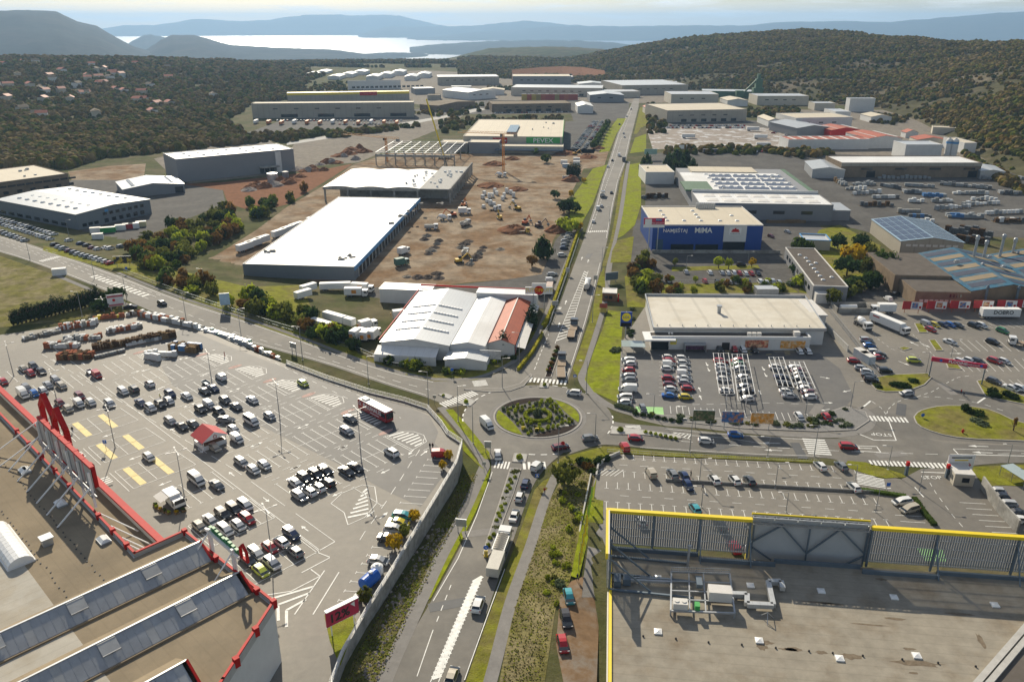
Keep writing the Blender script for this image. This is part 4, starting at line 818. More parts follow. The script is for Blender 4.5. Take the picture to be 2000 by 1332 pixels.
def sawtooth(xr,xb,y1,y0,zr):
 mb=MB();mb.add([(xr-4.2,y0,hh-.05),(xr,y0,hh+zr),(xr,y1,hh+zr),(xr-4.2,y1,hh-.05)],[(0,1,2,3)]);mb.add([(xr-4.2,y1,hh-.05),(xr,y1,hh+zr),(xb,y1,hh-.05)],[(0,1,2)]);mb.box(xb-.05,xb+.3,y0,y1-.01,hh-.05,hh+.35)
 hp('rooflight_base',mb,roof_tan)
 red=MB().bar((xr,y1+.02,hh+zr+.05),(xb,y1+.02,hh+.4),.35);hp('rooflight_trim',red,red_m)
 n=int((y1-y0)/1.25);mats_=[glass_roof,glass_roof2]
 me=MB();L_=math.hypot(xb-xr,zr-.35)
 me.add([(0,.05,0),(0,1.2,0),(xb-xr,1.2,.35-zr),(xb-xr,.05,.35-zr),(0,.05,.06),(0,1.2,.06),(xb-xr,1.2,.41-zr),(xb-xr,.05,.41-zr)],[(4,7,6,5),(0,4,5,1),(2,6,7,3),(0,3,7,4),(1,5,6,2)])
 m1=me.mesh('pane',mats_[0]);m2=me.mesh('pane',mats_[1])
 for i in range(n):link('pane',m1 if(i*7)%5 else m2,hs,(xr+.02,y0+i*1.25,hh+zr))
 bars=MB()
 for i in range(n+1):bars.bar((xr,y0+i*1.25,hh+zr+.04),(xb,y0+i*1.25,hh+.4),.07)
 bars.bar((xr,y0,hh+zr+.1),(xr,y1,hh+zr+.1),.3,.12);hp('glazing_bars',bars,steel)
 for k in range(2,n-2,9):
  y=y0+k*1.25;f=MB();p=lambda t,dz:(xr+(xb-xr)*t,hh+zr+(.35-zr)*t+dz)
  a,b=p(.12,.22),p(.6,.22);f.add([(a[0],y,a[1]),(b[0],y,b[1]+.1),(b[0],y+2.5,b[1]+.1),(a[0],y+2.5,a[1])],[(0,1,2,3)])
  f.bar((b[0],y,b[1]+.05),(b[0],y+2.5,b[1]+.05),.12);f.bar((a[0]-.2,y,a[1]),(a[0]-.2,y+2.5,a[1]),.35,.12);hp('opening_light',f,glass_roof2)
glass_roof=M('rooflight_glass',(.32,.335,.35),.32,var=.22,scale=.25,spec=.6)
glass_roof2=M('rooflight_glass_milky',(.37,.375,.37),.4,var=.2,scale=.3,spec=.6)
sawtooth(-20.4,-16.8,-1.6,-48,2.3);sawtooth(-8.2,-4.6,-.9,-48,2.3);sawtooth(4.0,7.6,-15.5,-55,2.3)
def hroof(t,x,y,z=None):
 v=G(px(t,x,y),LOT+hh+(0 if z is None else z))-o_;return(v.x*math.sin(th)-v.y*math.cos(th),v.x*math.cos(th)+v.y*math.sin(th))
for q in[('z7',580,545),('z7',340,340),('z7',140,158),('f',245,800)]:
 x,y=hroof(*q);mb=MB();mb.box(x-1.3,x+1.3,y-.9,y+.9,hh,hh+.35);mb.add([(x-1.25,y-.85,hh+.35),(x+1.25,y-.85,hh+.35),(x+1.25,y+.85,hh+.35),(x-1.25,y+.85,hh+.35),(x-.9,y-.3,hh+.8),(x+.9,y-.3,hh+.8),(x+.9,y+.3,hh+.8),(x-.9,y+.3,hh+.8)],[(4,5,6,7),(0,1,5,4),(1,2,6,5),(2,3,7,6),(3,0,4,7)],1);hp('roof_dome',mb,[steel,skyl])
x,y=hroof('z7',265,560);mb=MB();mb.box(x-.8,x+.8,y-.8,y+.8,hh,hh+1.3);mb.box(x-1,x+1,y-1,y+1,hh+1.3,hh+1.5);hp('vent_cowl',mb,steel)
x,y=hroof('z7',90,640);mb=MB()
for k in range(12):
 X0,X1=x+3.0-k*1.2,x+3.0-k*1.2-1.12
 pr=[(2.0*math.cos(a),1.5*math.sin(a))for a in np.linspace(0,math.pi,9)]
 vs=[(X0,y+p[0],hh+.25+p[1])for p in pr]+[(X1,y+p[0],hh+.25+p[1])for p in pr]
 mb.add(vs,[(i,i+1,i+10,i+9)for i in range(8)]+[tuple(range(9))[::-1],tuple(range(9,18))])
mb.box(x+3.1-14.6,x+3.1,y-2.15,y+2.15,hh,hh+.3);hp('barrel_rooflight',mb,skyl)
rnd=random.Random(3);mb=MB()
for i in range(70):
 X=-25-1.7*(i%35);Y=-16 if i<35 else-21.5;mb.lathe((X+rnd.uniform(-.3,.3),Y+rnd.uniform(-.2,.2),hh),[(.14,0),(.14,.12)],6)
hp('roof_fixings',mb,black_m)
sg=thing('roof_sign','red roof sign letters on white scaffold braced to the store roof','sign',(o_.x,o_.y,LOT),th-math.pi/2)
sp_=lambda n,mb,m,p=None:put(n,mb,m,p or sg)
xs=np.linspace(-74,-46.2,6)
for x in xs:
 sp_('post',MB().bar((x,-9.3,hh+.9),(x,-9.3,hh+8.2),.38),white_m)
 sp_('brace',MB().bar((x,-9.4,hh+5.2),(x+.3,-16.2,hh),.22),white_m)
mb=MB()
for z in(3.2,4.2):
 for y in(-9.6,-8.9):mb.bar((-75,y,hh+z),(-45.6,y,hh+z),.14)
for i in range(30):
 X=-75+i*1.0;mb.bar((X,-9.6,hh+(3.2 if i%2 else 4.2)),(X+1,-9.6,hh+(4.2 if i%2 else 3.2)),.09);mb.bar((X,-9.6,hh+3.2),(X,-8.9,hh+3.2),.09)
sp_('truss',mb,steel)
word='BAUHAUS'
for i,ch in enumerate(word):
 x=-47.8-i*4.15
 l_=text(ch,6.6,sg,(x,-8.3,hh+6.6),(math.pi/2,0,math.pi),red_m,.35,'letter',bold=.06)
 mb=MB();mb.box(x-1.7,x+1.7,-9.02,-8.85,hh+4.4,hh+8.8);sp_('letter_back',mb,steel)
 mb=MB();mb.box(x-2.0,x+2.0,-9.0,-8.2,hh+8.9,hh+9.25);sp_('letter_cap',mb,red_m)
em=MB()
def frame_poly(pts,wdt,y0,y1,mb):
 for i in range(len(pts)):
  a,b=Vector((pts[i][0],0,pts[i][1])),Vector((pts[(i+1)%len(pts)][0],0,pts[(i+1)%len(pts)][1]));d=(b-a).normalized();nrm=Vector((-d.z,0,d.x))*wdt/2;a=a-d*wdt*.4;b=b+d*wdt*.4
  vs=[(v.x,y,v.z)for y in(y0,y1)for v in(a-nrm,b-nrm,b+nrm,a+nrm)];mb.add(vs,[(0,1,2,3),(7,6,5,4),(0,4,5,1),(1,5,6,2),(2,6,7,3),(3,7,4,0)])
eb=hh+2.4
for k,(dx,dz)in enumerate(((0,0),(7.2,-.8))):
 frame_poly([(-81+dx,eb+dz),(-81+dx,eb+6.2+dz),(-77.5+dx,eb+9.6+dz),(-74+dx,eb+6.2+dz),(-74+dx,eb+dz)],.95,-6.7,-5.7,em)
for X in(-80,-74,-68):em.bar((X,-6.1,hh-3.2),(X,-6.1,eb+.4),.4)
sp_('emblem',em,red_m)
for X in(-81,-75):sp_('brace',MB().bar((X,-6,hh+6),(X-2,-17,hh),.2),white_m)
ds=thing('entrance_sign','green letters and red mark on white posts above garden centre entrance','sign',(o_.x,o_.y,LOT),th-math.pi/2)
for X in(-19.5,-11.5):put('post',MB().bar((X,-.2,hh-4),(X,-.2,hh+4.6),.55),white_m,ds);put('brace',MB().bar((X,-.3,hh+4),(X+.3,-4.5,hh),.18),white_m,ds)
put('beam',MB().box(-21,-9.5,-.35,0,hh+3.6,hh+4.1),white_m,ds)
for i in range(9):put('letter_box',MB().box(-11.3-i*1.1,-10.5-i*1.1,.02,.5,hh+3.5+(i%3)*.1,hh+4.7+(i%4)*.12),M('green_letter',(.02,.2,.06),.5),ds)
mb=MB();frame_poly([(-9.6,hh+3.9),(-9.6,hh+5.6),(-8.6,hh+6.6),(-7.6,hh+5.6),(-7.6,hh+3.9)],.4,.1,.5,mb);put('red_mark',mb,red_m,ds)
# store with slatted yellow-topped screen (near, right)
so_=Vector((17.9,124.5,0));sa=R(-6.67);zr=9.0
sex=Vector((math.cos(sa),math.sin(sa),0));sey=Vector((-sex.y,sex.x,0))
ys=thing('supermarket','big flat grey-roofed store with slatted screen and yellow top rail','store',so_,sa)
def yl(t,x,y,z=zr):v=G(px(t,x,y),z)-so_;return(v.dot(sex),v.dot(sey))
def yp(n,mb,m,p=None,**k):return put(n,mb,m,p or ys,**k)
roof_spar=M('weathered_roof_membrane',(.30,.272,.22),.88,var=.2,scale=.35,col2=(.215,.175,.125),c2scale=.13,c2amt=.9,c2lo=.5,c2hi=.72,seam=(1,2.0,.16),bump=.05,bscale=.5)
yp('wall',MB().prism([(.6,-75),(130,-75),(130,-1.4),(.6,-1.4)],0,zr-.1),wall_grey)
yp('roof',MB().prism([(.6,-75),(130,-75),(130,-1.4),(.6,-1.4)],zr-.09,zr),roof_spar)
mb=MB()
for(a,b,y)in((.6,16.5,-1.6),(16.5,30,-3.0),(30,45,-1.9),(45,58,-3.2),(58,130,-2.0)):mb.box(a,b,y-.2,y+.25,zr-.1,zr+.75)
yp('parapet',mb,steel_dark);mb=MB();mb.box(.3,.8,-75,-1.6,zr-.3,zr+.35);yp('edge_trim',mb,yellow_m);yp('side_trim',MB().box(.05,.25,-75,-13.5,zr-1,zr+.1),offwhite)
slat_m=M('slat_metal',(.27,.30,.33),.45,metal=.4,var=.1)
sm=MB().box(-.15,.15,-.03,.03,0,6.9).mesh('slat',slat_m)
k=0;x=.5
while x<128:
 if not 25.7<x<46.2:
  link('slat',sm,ys,(x,0,zr+.2));k+=1
 x+=.42
smy=MB().box(-.03,.03,-.1,.1,0,6.9).mesh('slat',slat_m)
for i in range(30):link('slat',smy,ys,(-.1,-.5-i*.42,zr+.2))
mb=MB()
for z in(.6,2.3,4.1,5.8):
 for a,b in((.2,25.7),(46.2,129)):mb.bar((a,-.18,zr+z),(b,-.18,zr+z),.12)
 mb.bar((.1,0,zr+z),(.1,-13,zr+z),.12)
yp('screen_rails',mb,steel)
for X in(.4,8.2,16.5,25.4,46.5,57.5,71,84,97,110):yp('screen_post',MB().bar((X,-.45,zr-.5),(X,-.45,zr+7.2),.34),steel_dark)
for X in(16.5,25.4,57.5,71,84,97):yp('screen_strut',MB().bar((X,-.5,zr+6),(X+.2,-3.8,zr),.2),steel_dark)
for Y in(-4,-8.5,-13):yp('screen_post',MB().bar((.35,Y,zr-.5),(.35,Y,zr+7.2),.34),steel_dark)
for Y in(-3.5,-8.5,-12.8):
 yp('screen_strut',MB().bar((.4,Y,zr+6.2),(7.5,Y-.2,zr+.3),.26),steel_dark);yp('tie_beam',MB().bar((.4,Y-.3,zr+.3),(14.5,Y-.9,zr+.3),.34),steel_dark)
mb=MB();mb.box(-.3,25.7,-.35,.35,zr+7.15,zr+7.7);mb.box(-.25,25.7,-.42,.42,zr+7.7,zr+7.8);mb.box(46.4,130,-.35,.35,zr+7.15,zr+7.7);mb.box(46.4,130,-.42,.42,zr+7.7,zr+7.8)
mb.box(25.72,46.38,1.0,1.2,zr+7.9,zr+8.3);mb.box(25.3,25.7,-.2,.5,zr-2,zr+7.0);yp('top_rail',mb,yellow_m)
mb=MB();mb.box(-.55,-.12,-13.4,.3,zr+6.7,zr+7.87);yp('top_rail',mb,yellow_m);mb=MB();mb.box(-.12,.1,-13.4,-.36,zr+6.7,zr+7.87);yp('top_rail_back',mb,offwhite)
yp('sign_panel',MB().box(25.75,46.35,.75,.95,zr-3,zr+7.9),M('sign_back',(.42,.44,.45),.6,var=.06))
mb=MB()
for z in(6.6,8.0):mb.bar((25.8,0,zr+z),(46.3,0,zr+z),.2);mb.bar((25.8,.7,zr+z+.03),(46.3,.7,zr+z+.03),.16)
for i in range(10):
 X=25.9+i*2.03;mb.bar((X,0,zr+8.0),(X+2.03,.7,zr+8.0),.1);mb.bar((X,0,zr+(6.6 if i%2 else 8)),(X+2.03,0,zr+(8 if i%2 else 6.6)),.1);mb.bar((X,0,zr+8),(X,.7,zr+8),.1)
yp('truss',mb,steel)
for a,b in(((26,2.6),(31,6.6)),((31,6.6),(36,1.0)),((36,1.0),(41.2,6.6)),((41.2,6.6),(46,1.8)),((36,-.5),(36,6.6)),((26.2,-1),(26.2,6.6)),((46,-1),(46,6.6)),((26.2,1.6),(30,-1)),((46,1.2),(42,-1.5))):yp('panel_brace',MB().bar((a[0],.15,zr+a[1]),(b[0],.15,zr+b[1]),.26),steel_dark)
sk=[yl(*q)for q in[('h',540,675),('h',1262,735),('h',540,1095),('h',1330,1165),('h',1815,778),('i',200,885),('i',845,940),('i',1740,1008),('z9',522,1105),('z9',970,1200),('z9',1400,1185),('h',1955,1300)]]
dm=MB();dm.box(-.62,.62,-.62,.62,0,.22);dm.add([(-.55,-.55,.22),(.55,-.55,.22),(.55,.55,.22),(-.55,.55,.22),(0,0,.42)],[(0,1,4),(1,2,4),(2,3,4),(3,0,4)]);dme=dm.mesh('skylight',skyl)
seen=[]
for p in sk:
 if all((p[0]-q[0])**2+(p[1]-q[1])**2>4 for q in seen):seen.append(p);link('skylight',dme,ys,(p[0],p[1],zr))
mb=MB()
for q in[('h',425,1130),('h',680,1150),('h',935,1178),('h',1195,1197),('h',1460,1222),('h',1720,1247),('h',1905,1262),('z9',1100,1185),('z9',1320,1205),('z9',1520,1225),('z9',1730,1245)]:
 p=yl(*q);yp('roof_vent',MB().lathe((p[0],p[1],zr),[(.16,0),(.16,.22),(.1,.28)],8),black_m)
pl=thing('roof_plant','air handling units with silver ducts on a steel frame on the grey store roof','air unit',so_,sa)
pp=lambda n,mb,m=steel:put(n,mb,m,pl)
f0,f1,f2,f3=[Vector((*yl('h',*q,zr+.9),zr+.9))for q in((645,625),(1100,640),(1140,950),(640,930))]
mb=MB();ps=[f0,f1,f2,f3]
for i in range(4):mb.bar(ps[i],ps[(i+1)%4],.28)
for t in(.25,.5,.72):mb.bar(f0 .lerp(f3,t),f1 .lerp(f2,t),.2)
for t in(.3,.55):mb.bar(f0 .lerp(f1,t),f3 .lerp(f2,t),.2)
for p in ps:mb.bar((p.x,p.y,zr),p,.25)
pp('frame',mb)
rail_=MB()
for z in(.5,1.0):rail_.bar(f0+Vector((0,0,z)),f1+Vector((0,0,z)),.09)
for t in np.linspace(0,1,8):rail_.bar(f0 .lerp(f1,t),f0 .lerp(f1,t)+Vector((0,0,1)),.07)
pp('railing',rail_)
c=yl('h',1018,830,zr+1);pp('handling_unit',MB().box(c[0]-1.9,c[0]+1.9,c[1]-1.1,c[1]+1.1,zr+1.05,zr+2.9),offwhite)
c=yl('h',712,900,zr+1);mb=MB().box(c[0]-1.2,c[0]+1.2,c[1]-.8,c[1]+.8,zr+1.05,zr+2.2);mb.lathe((c[0]-.6,c[1],zr+2.2),[(.4,0),(.4,.12)],10);mb.lathe((c[0]+.6,c[1],zr+2.2),[(.4,0),(.4,.12)],10);pp('condenser',mb,offwhite)
c=yl('h',845,910,zr+1);pp('pump_cabinet',MB().box(c[0]-.4,c[0]+.4,c[1]-.6,c[1]+.6,zr+1.05,zr+1.9),green_m)
c=yl('h',860,720,zr+1);pp('louvre_box',MB().box(c[0]-.5,c[0]+.5,c[1]-1.2,c[1]+1.2,zr+1.05,zr+1.8),steel_dark)
c=yl('h',240,700,zr+.5);mb=MB().box(c[0]-1,c[0]+.2,c[1]-1.2,c[1]+.8,zr,zr+1.4);mb.box(c[0]+.6,c[0]+1.9,c[1]-.7,c[1]+.6,zr+.2,zr+1.5);pp('blower',mb,steel_dark)
dp=[Vector((*yl('h',*q,zr+.9),zr+.9))for q in((1090,800),(1235,805),(1235,880),(1440,890),(1400,705),(1500,705),(1515,760))]
mb=MB()
for i in range(len(dp)-1):mb.bar(dp[i],dp[i+1],.85,.8)
pp('duct',mb,M('duct_metal',(.6,.61,.6),.38,metal=.5,var=.1,seam=(0,1.2,.15)))
a,b=Vector((*yl('h',300,690,zr+.8),zr+.8)),Vector((*yl('h',640,705,zr+.8),zr+.8));mb=MB();mb.bar(a,b,.4);mb.bar(a+Vector((0,.5,.2)),b+Vector((0,.5,.2)),.2);pp('pipe',mb)
a=yl('h',770,590);pp('flue',MB().tube((a[0],a[1],zr),(a[0]+.1,a[1]+.3,zr+4.2),.22,n=10).tube((a[0]+.1,a[1]+.3,zr+4.2),(a[0]+.1,a[1]+.3,zr+4.5),.34,n=10))
a=yl('h',1390,1000);mb=MB()
for k in range(3):mb.bar((a[0],a[1],zr+1.5),(a[0]+1.3*math.cos(k*2.1+.4),a[1]+1.3*math.sin(k*2.1+.4),zr+.05),.1)
pp('tripod',mb)
a,b=yl('z9',1720,1331),yl('z9',2000,1010);d=Vector((b[0]-a[0],b[1]-a[1],0));d.normalize();q=Vector((-d.y,d.x,0));a_=Vector((a[0],a[1],0))-d*15;b_=Vector((b[0],b[1],0))+d*12
mb=MB()
for s_,e_ in((0,.9),(1.15,2.0)):mb.prism([a_-q*s_,b_-q*s_,b_-q*e_,a_-q*e_],zr,zr+.5)
yp('joint_coping',mb,concrete_light);yp('rear_roof',MB().prism([a_-q*2,b_-q*2,b_-q*40,a_-q*40],zr-.05,zr+.12),roof_dark)
rs_=random.Random(12);stain_m=M('roof_stain',(.18,.145,.105),.9,var=.4,scale=1.5)
for(tl,x,y,a,b)in(('z9',1200,757,1.4,.35),('z9',690,1148,1.6,.4),('z9',1030,1187,2.4,.7),('z9',1410,1227,4.0,.7),('z9',870,1165,1.0,.4),('z9',1650,952,2.6,.4),('z9',940,896,2.2,.3),('z9',1275,977,1.8,.35),('z9',1760,1100,.5,2.0),('z9',1355,1145,1.2,.3),('z9',560,1110,1.4,.5),('z9',1385,1280,.8,.3),('h',1600,1230,1.5,.5),('h',1350,1210,1.0,.8),('z9',850,885,3.0,.25),('z9',1130,1010,3.2,.2)):
 c=yl(tl,x,y);yp('roof_stain',MB().add([(c[0]+a*math.cos(t)*rs_.uniform(.6,1.15),c[1]+b*math.sin(t)*rs_.uniform(.5,1.2),zr+.006)for t in np.linspace(0,2*math.pi,17)[:-1]],[tuple(range(16))]),stain_m)
 # discount supermarket with cream roof (right of the roundabout)
ld=thing('discount_supermarket','discount supermarket with long cream sheet roof and white front','store',(47.3,246.8,0),R(-1))
lp=lambda n,mb,m,p=None:put(n,mb,m,p or ld)
lp('wall',MB().prism([(0,0),(56,0),(60,33.5),(2,34.5)],0,4.9),wall_white)
rf=MB();rf.add([(-.3,-.3,6.0),(56.3,-.3,6.0),(60.3,33.8,5.2),(1.7,34.8,5.2),(-.3,-.3,4.9),(56.3,-.3,4.9),(60.3,33.8,4.9),(1.7,34.8,4.9)],[(0,1,2,3),(4,5,1,0),(5,6,2,1),(7,4,0,3),(6,7,3,2)]);lp('roof',rf,M('ivory_roof',(.56,.525,.445),.8,var=.08,scale=.1,col2=(.46,.41,.32),c2scale=.08,c2amt=.6,seam=(0,9,.25)))
lp('roof_edge',pol_par([(1.7,34.8),(-.4,-.4),(56.4,-.4),(60.4,33.8),(1.7,34.8)],5.1,6.05,.3),steel)
lp('front_wing',MB().box(-1.5,50,-4.9,-.35,0,4.2),wall_white);lp('wing_roof',MB().box(-1.2,49.7,-4.6,-.4,4.2,4.26),roof_dark)
mb=MB();mb.box(-1.6,50.1,-5.0,-4.6,3.9,4.75);mb.box(49.7,50.1,-4.6,-.4,3.9,4.75);lp('fascia',mb,white_m)
lp('entrance_canopy',MB().box(-4,6,-7,.5,3.7,4.2),white_m);lp('entrance_glazing',MB().box(-1.6,4,-5.05,-4.92,0,3.4),glass)
lp('side_path_kerb',MB().box(-6.2,-5.6,-3,30,0,.2),kerb_m)
c=(24.5,15,5.5);lp('chimney',MB().cbox(c,1.1,1.1,2.4).cbox((c[0],c[1],c[2]+2.4),1.6,1.6,.6),steel)
for k in range(3):lp('air_conditioner',MB().box(30+k*1.6,31.3+k*1.6,-3.2,-2.2,4.26,5.3),offwhite)
lp('air_conditioner',MB().box(45,47,-3.6,-2.0,4.26,5.8),offwhite)
for k in range(2):lp('roof_vent',MB().lathe((4.5+k*.9,-2.5,4.26),[(.3,0),(.3,.5),(.4,.55),(.2,.75)],8),steel)
for k in range(13):lp('roof_vent',MB().lathe((1+k*4.2,1.2,5.9),[(.14,0),(.14,.6),(.2,.65)],6),steel)
lp('door',MB().box(21.5,24,-5.02,-4.92,0,2.6),black_m)
st=lp('store_emblem',MB().box(4.6,6.6,-5.1,-4.92,1.9,3.6),M('yellow_print',(.85,.68,.02),.5,var=0));text('LiDL',1.0,st,(5.6,-5.14,2.75),FRONT,M('blue_print',(.01,.06,.35),.5,var=0),.02)
lp('poster',MB().box(29,36.5,-5.06,-4.92,.9,3.5),M('poster_food',(.45,.10,.05),.5,var=.8,scale=1.2,col2=(.7,.5,.3),c2scale=.8,c2amt=.9));lp('poster',MB().box(40.5,48.5,-5.06,-4.92,.7,3.3),M('poster_orange',(.7,.3,.03),.5,var=.4,scale=1.4,col2=(.75,.6,.4),c2scale=.9,c2amt=.8))
lp('trolley_shelter',MB().box(9,16,-7.4,-5.1,2.4,2.6).box(9,9.2,-7.4,-5.1,0,2.4).box(15.8,16,-7.4,-5.1,0,2.4),steel);lp('advert_box',MB().box(9.4,15.6,-5.4,-5.15,.3,2.3),M('advert_dark',(.12,.06,.12),.4,var=.9,scale=2))
lp('store_yard_wall',MB().box(62,62.3,-6,30,0,2.2),concrete_light);lp('loading_dock',MB().box(57,61.5,14,30,0,5.2).box(56.6,61.9,13.6,30.4,5.2,5.6),offwhite)
tp=W((1221,660));t=thing('totem_sign','tall blue and yellow supermarket sign on post beside the glass trolley shelter','sign',tp)
put('post',MB().bar((0,0,0),(0,0,9.5),.35),steel,t);pn=put('panel',MB().box(-1.9,1.9,-.25,.25,4.2,9.4),M('blue_print',(.01,.06,.35),.5),t)
mb=MB();mb.lathe((0,0,0),[(1.5,0),(1.5,.06)],20);o=put('disc',mb,M('yellow_print',(.85,.68,.02),.5),t);o.location=(0,-.26,7.6);o.rotation_euler=(math.pi/2,0,0);text('LiDL',1.15,t,(0,-.36,7.6),FRONT,M('blue_print',(0,0,0)),.02);put('info_panel',MB().box(-1.7,1.7,-.3,-.24,4.3,5.6),M('grey_print',(0,0,0)),t)
# blue furniture store
b=Bl('furniture_store','deep blue furniture store with cream roof and large white name lettering',(1272,490),(1485,491),12.1,depth=40)
b.walls(blue_m);b.flat(roof_cream,.5,offwhite)
b.part('entrance_panel',MB().box(33,43.5,-.35,.02,4.6,12.5),wall_white);b.part('entrance_glass',MB().box(33.2,43.3,-.3,.03,.2,4.5),glass)
b.part('emblem',MB().box(35.5,41,-.45,-.34,8.0,11.2),white_m);b.part('sofa_emblem',MB().box(36.4,40.1,-.52,-.44,9.2,9.9).box(36.8,39.7,-.52,-.44,9.9,10.6).box(37.8,38.6,-.52,-.44,10.6,11.1),red_m);text('DOBRODOŠLI',.75,b.t,(38.3,-.47,8.5),FRONT,M('grey_print',(.25,.25,.25),.6),.02)
text('NAMJEŠTAJ',2.3,b.t,(10.5,-.1,9.6),FRONT,white_m,.06,'name_lettering',bold=.02);text('MiMA',3.3,b.t,(23.5,-.1,9.8),FRONT,white_m,.06,'name_lettering',bold=.09)
b.win('f',8.5,31.5,2,10.6,.4,3.2);b.win('f',1.0,6,1,3.4,.3,5.5,glass_blue);b.part('plinth',MB().box(-.3,b.W+8,-4.2,-3.8,0,1.6),concrete)
b.domes([(8,9),(16,9),(24,9),(33,9),(41,9),(8,15),(8,21),(24,16),(24,22),(41,20),(8,30),(24,30)],b.h+.1,1.8,1.2,.55)
mb=MB()
for k in range(9):mb.box(27+k*1.1,27.8+k*1.1,36.5,37.6,b.h+.1,b.h+2.6)
b.part('chiller_bank',mb,steel)
t=thing('banner_sign','red and white hoarding on a post beside the blue furniture store','sign',W((1274,494)))
bp_=put('panel',MB().box(-4.8,4.8,-.2,.2,13.4,16.4),M('red_print',(.5,.02,.07),.5,var=.1),t);put('white_part',MB().box(-4.3,-1.2,-.26,-.2,12.2,16.0),white_m,t);put('post',MB().bar((-2,0,0),(-2,0,12.2),.35),steel,t);put('post',MB().bar((2,0,0),(2,0,12.2),.35),steel,t);put('blue_mark',MB().box(.6,3.4,-.24,-.2,15.0,16.2),blue_m,t);text('MIMA',1.0,t,(2,-.27,15.6),FRONT,white_m,.02);text('Stoj pametno',1.0,t,(1.6,-.24,14.1),FRONT,white_m,.02);put('lower_strip',MB().box(-4.8,4.8,-.2,.2,12.0,13.35),white_m,t)
# fruit wholesaler (white and red roofs by the roundabout)
tf=thing('fruit_warehouse','white and grey gabled warehouse with a red-tiled wing by the slip road','warehouse',(-41.8,235.6,0),R(-8))
tpz=lambda n,mb,m:put(n,mb,m,tf)
class _B(Bl):
 def __init__(s,t,W_,D_,h):s.t=t;s.W=W_;s.D=D_;s.h=h
k=_B(tf,22,51,5.2);k.walls(wall_white);k.gable(roof_lightgrey,1.7,'y')
rs=MB()
for j in range(4):
 y=10+j*7.5
 for sx in(-1,1):
  for q in range(8):X=11+sx*(1+q*1.05);Z=6.95-(1+q*1.05)*1.7/11+.06;rs.box(X-.48,X+.48,y-.55,y+.55,Z-.2,Z+.38)
 put('ridge_light',rs,skyl,tf);rs=MB()
k.part('middle_hall',MB().box(22.2,33.5,1.5,47,0,4.9),wall_white);k.gable(roof_white,1.1,'y',22.3,33.4,1.5,47,4.9,.1,name='middle_roof')
for yy in(12,21,30,38):k.part('roof_stripe',MB().add([(23,yy,5.14),(27.85,yy,6.1),(27.85,yy+1,6.1),(23,yy+1,5.14)],[(0,1,2,3)]).add([(27.85,yy,6.1),(32.7,yy,5.14),(32.7,yy+1,5.14),(27.85,yy+1,6.1)],[(0,1,2,3)]),offwhite)
k.part('red_wing',MB().box(33.6,42,6.2,50,0,4.4),wall_white);k.gable(redroof,1.5,'y',33.6,42,6.0,50,4.4,.45,name='red_roof')
k.part('ridge_cap',MB().bar((37.8,5.6,6.05),(37.8,50.4,6.05),.35,.15),offwhite)
for j in range(9):k.part('awning_bracket',MB().bar((42.3,8+j*4.7,4.1),(42.3,8+j*4.7,.2),.18),red_m)
k.part('veranda_roof',MB().add([(42.5,6,3.6),(45.6,6,3.0),(45.6,48,3.0),(42.5,48,3.6)],[(0,1,2,3)]),offwhite)
for j in range(7):k.part('window',MB().box(41.98,42.06,9+j*5.6,11.5+j*5.6,1.2,2.8),glass)
k.part('front_shed',MB().box(22,35,-6,1.2,0,3.0),wall_white);k.gable(roof_lightgrey,.9,'y',22,35,-6,1.2,3.0,.3,name='front_shed_roof')
k.part('lean_to',MB().add([(-1,-5,3),(19,-5,3),(19,-.1,4.2),(-1,-.1,4.2),(-1,-5,0),(19,-5,0)],[(0,1,2,3),(4,5,1,0)]),roof_white)
k.part('rear_hall',MB().box(22.2,44.5,48,54,0,6.8),wall_white);k.part('rear_roof',MB().box(22,44.8,47.8,54.2,6.8,7.0),roof_lightgrey);k.part('red_edge',MB().box(-.5,44.8,54.25,54.6,6.6,7.2),red_m);k.part('red_edge',MB().bar((-.45,-.4,6.2),(-.45,51,6.2),.25),red_m)
k.part('cold_store',MB().box(-16,4,51.4,59,0,5.6),wall_white);k.part('cold_store_roof',MB().box(-16.2,4.2,51.2,59.2,5.6,5.75),roof_lightgrey)
t=thing('oval_sign','white fruit shop sign with red circle above the rear corner of warehouse','sign',W((1052,612)));put('post',MB().bar((-2,0,0),(-2,0,7.6),.25).bar((2,0,0),(2,0,7.6),.25),steel,t)
put('panel',MB().box(-5,5,-.2,.2,7.5,10.6).prism([(3.2*math.cos(a),0)for a in np.linspace(0,3.14,3)],0,0)if 0 else MB().box(-5,5,-.2,.2,7.5,10.2).box(-2.6,2.6,-.2,.2,10.2,11.6),white_m,t);mb=MB();mb.lathe((0,0,0),[(1.7,0),(1.7,.08)],20);o=put('red_disc',mb,red_m,t);o.location=(0,-.22,9);o.rotation_euler=(math.pi/2,0,0);text('TUTTI',2.0,t,(-2.6,-.34,9),FRONT,yellow_m,.03,sx=.9);text('FRUTTI',1.9,t,(2.6,-.34,9),FRONT,yellow_m,.03,sx=.85)
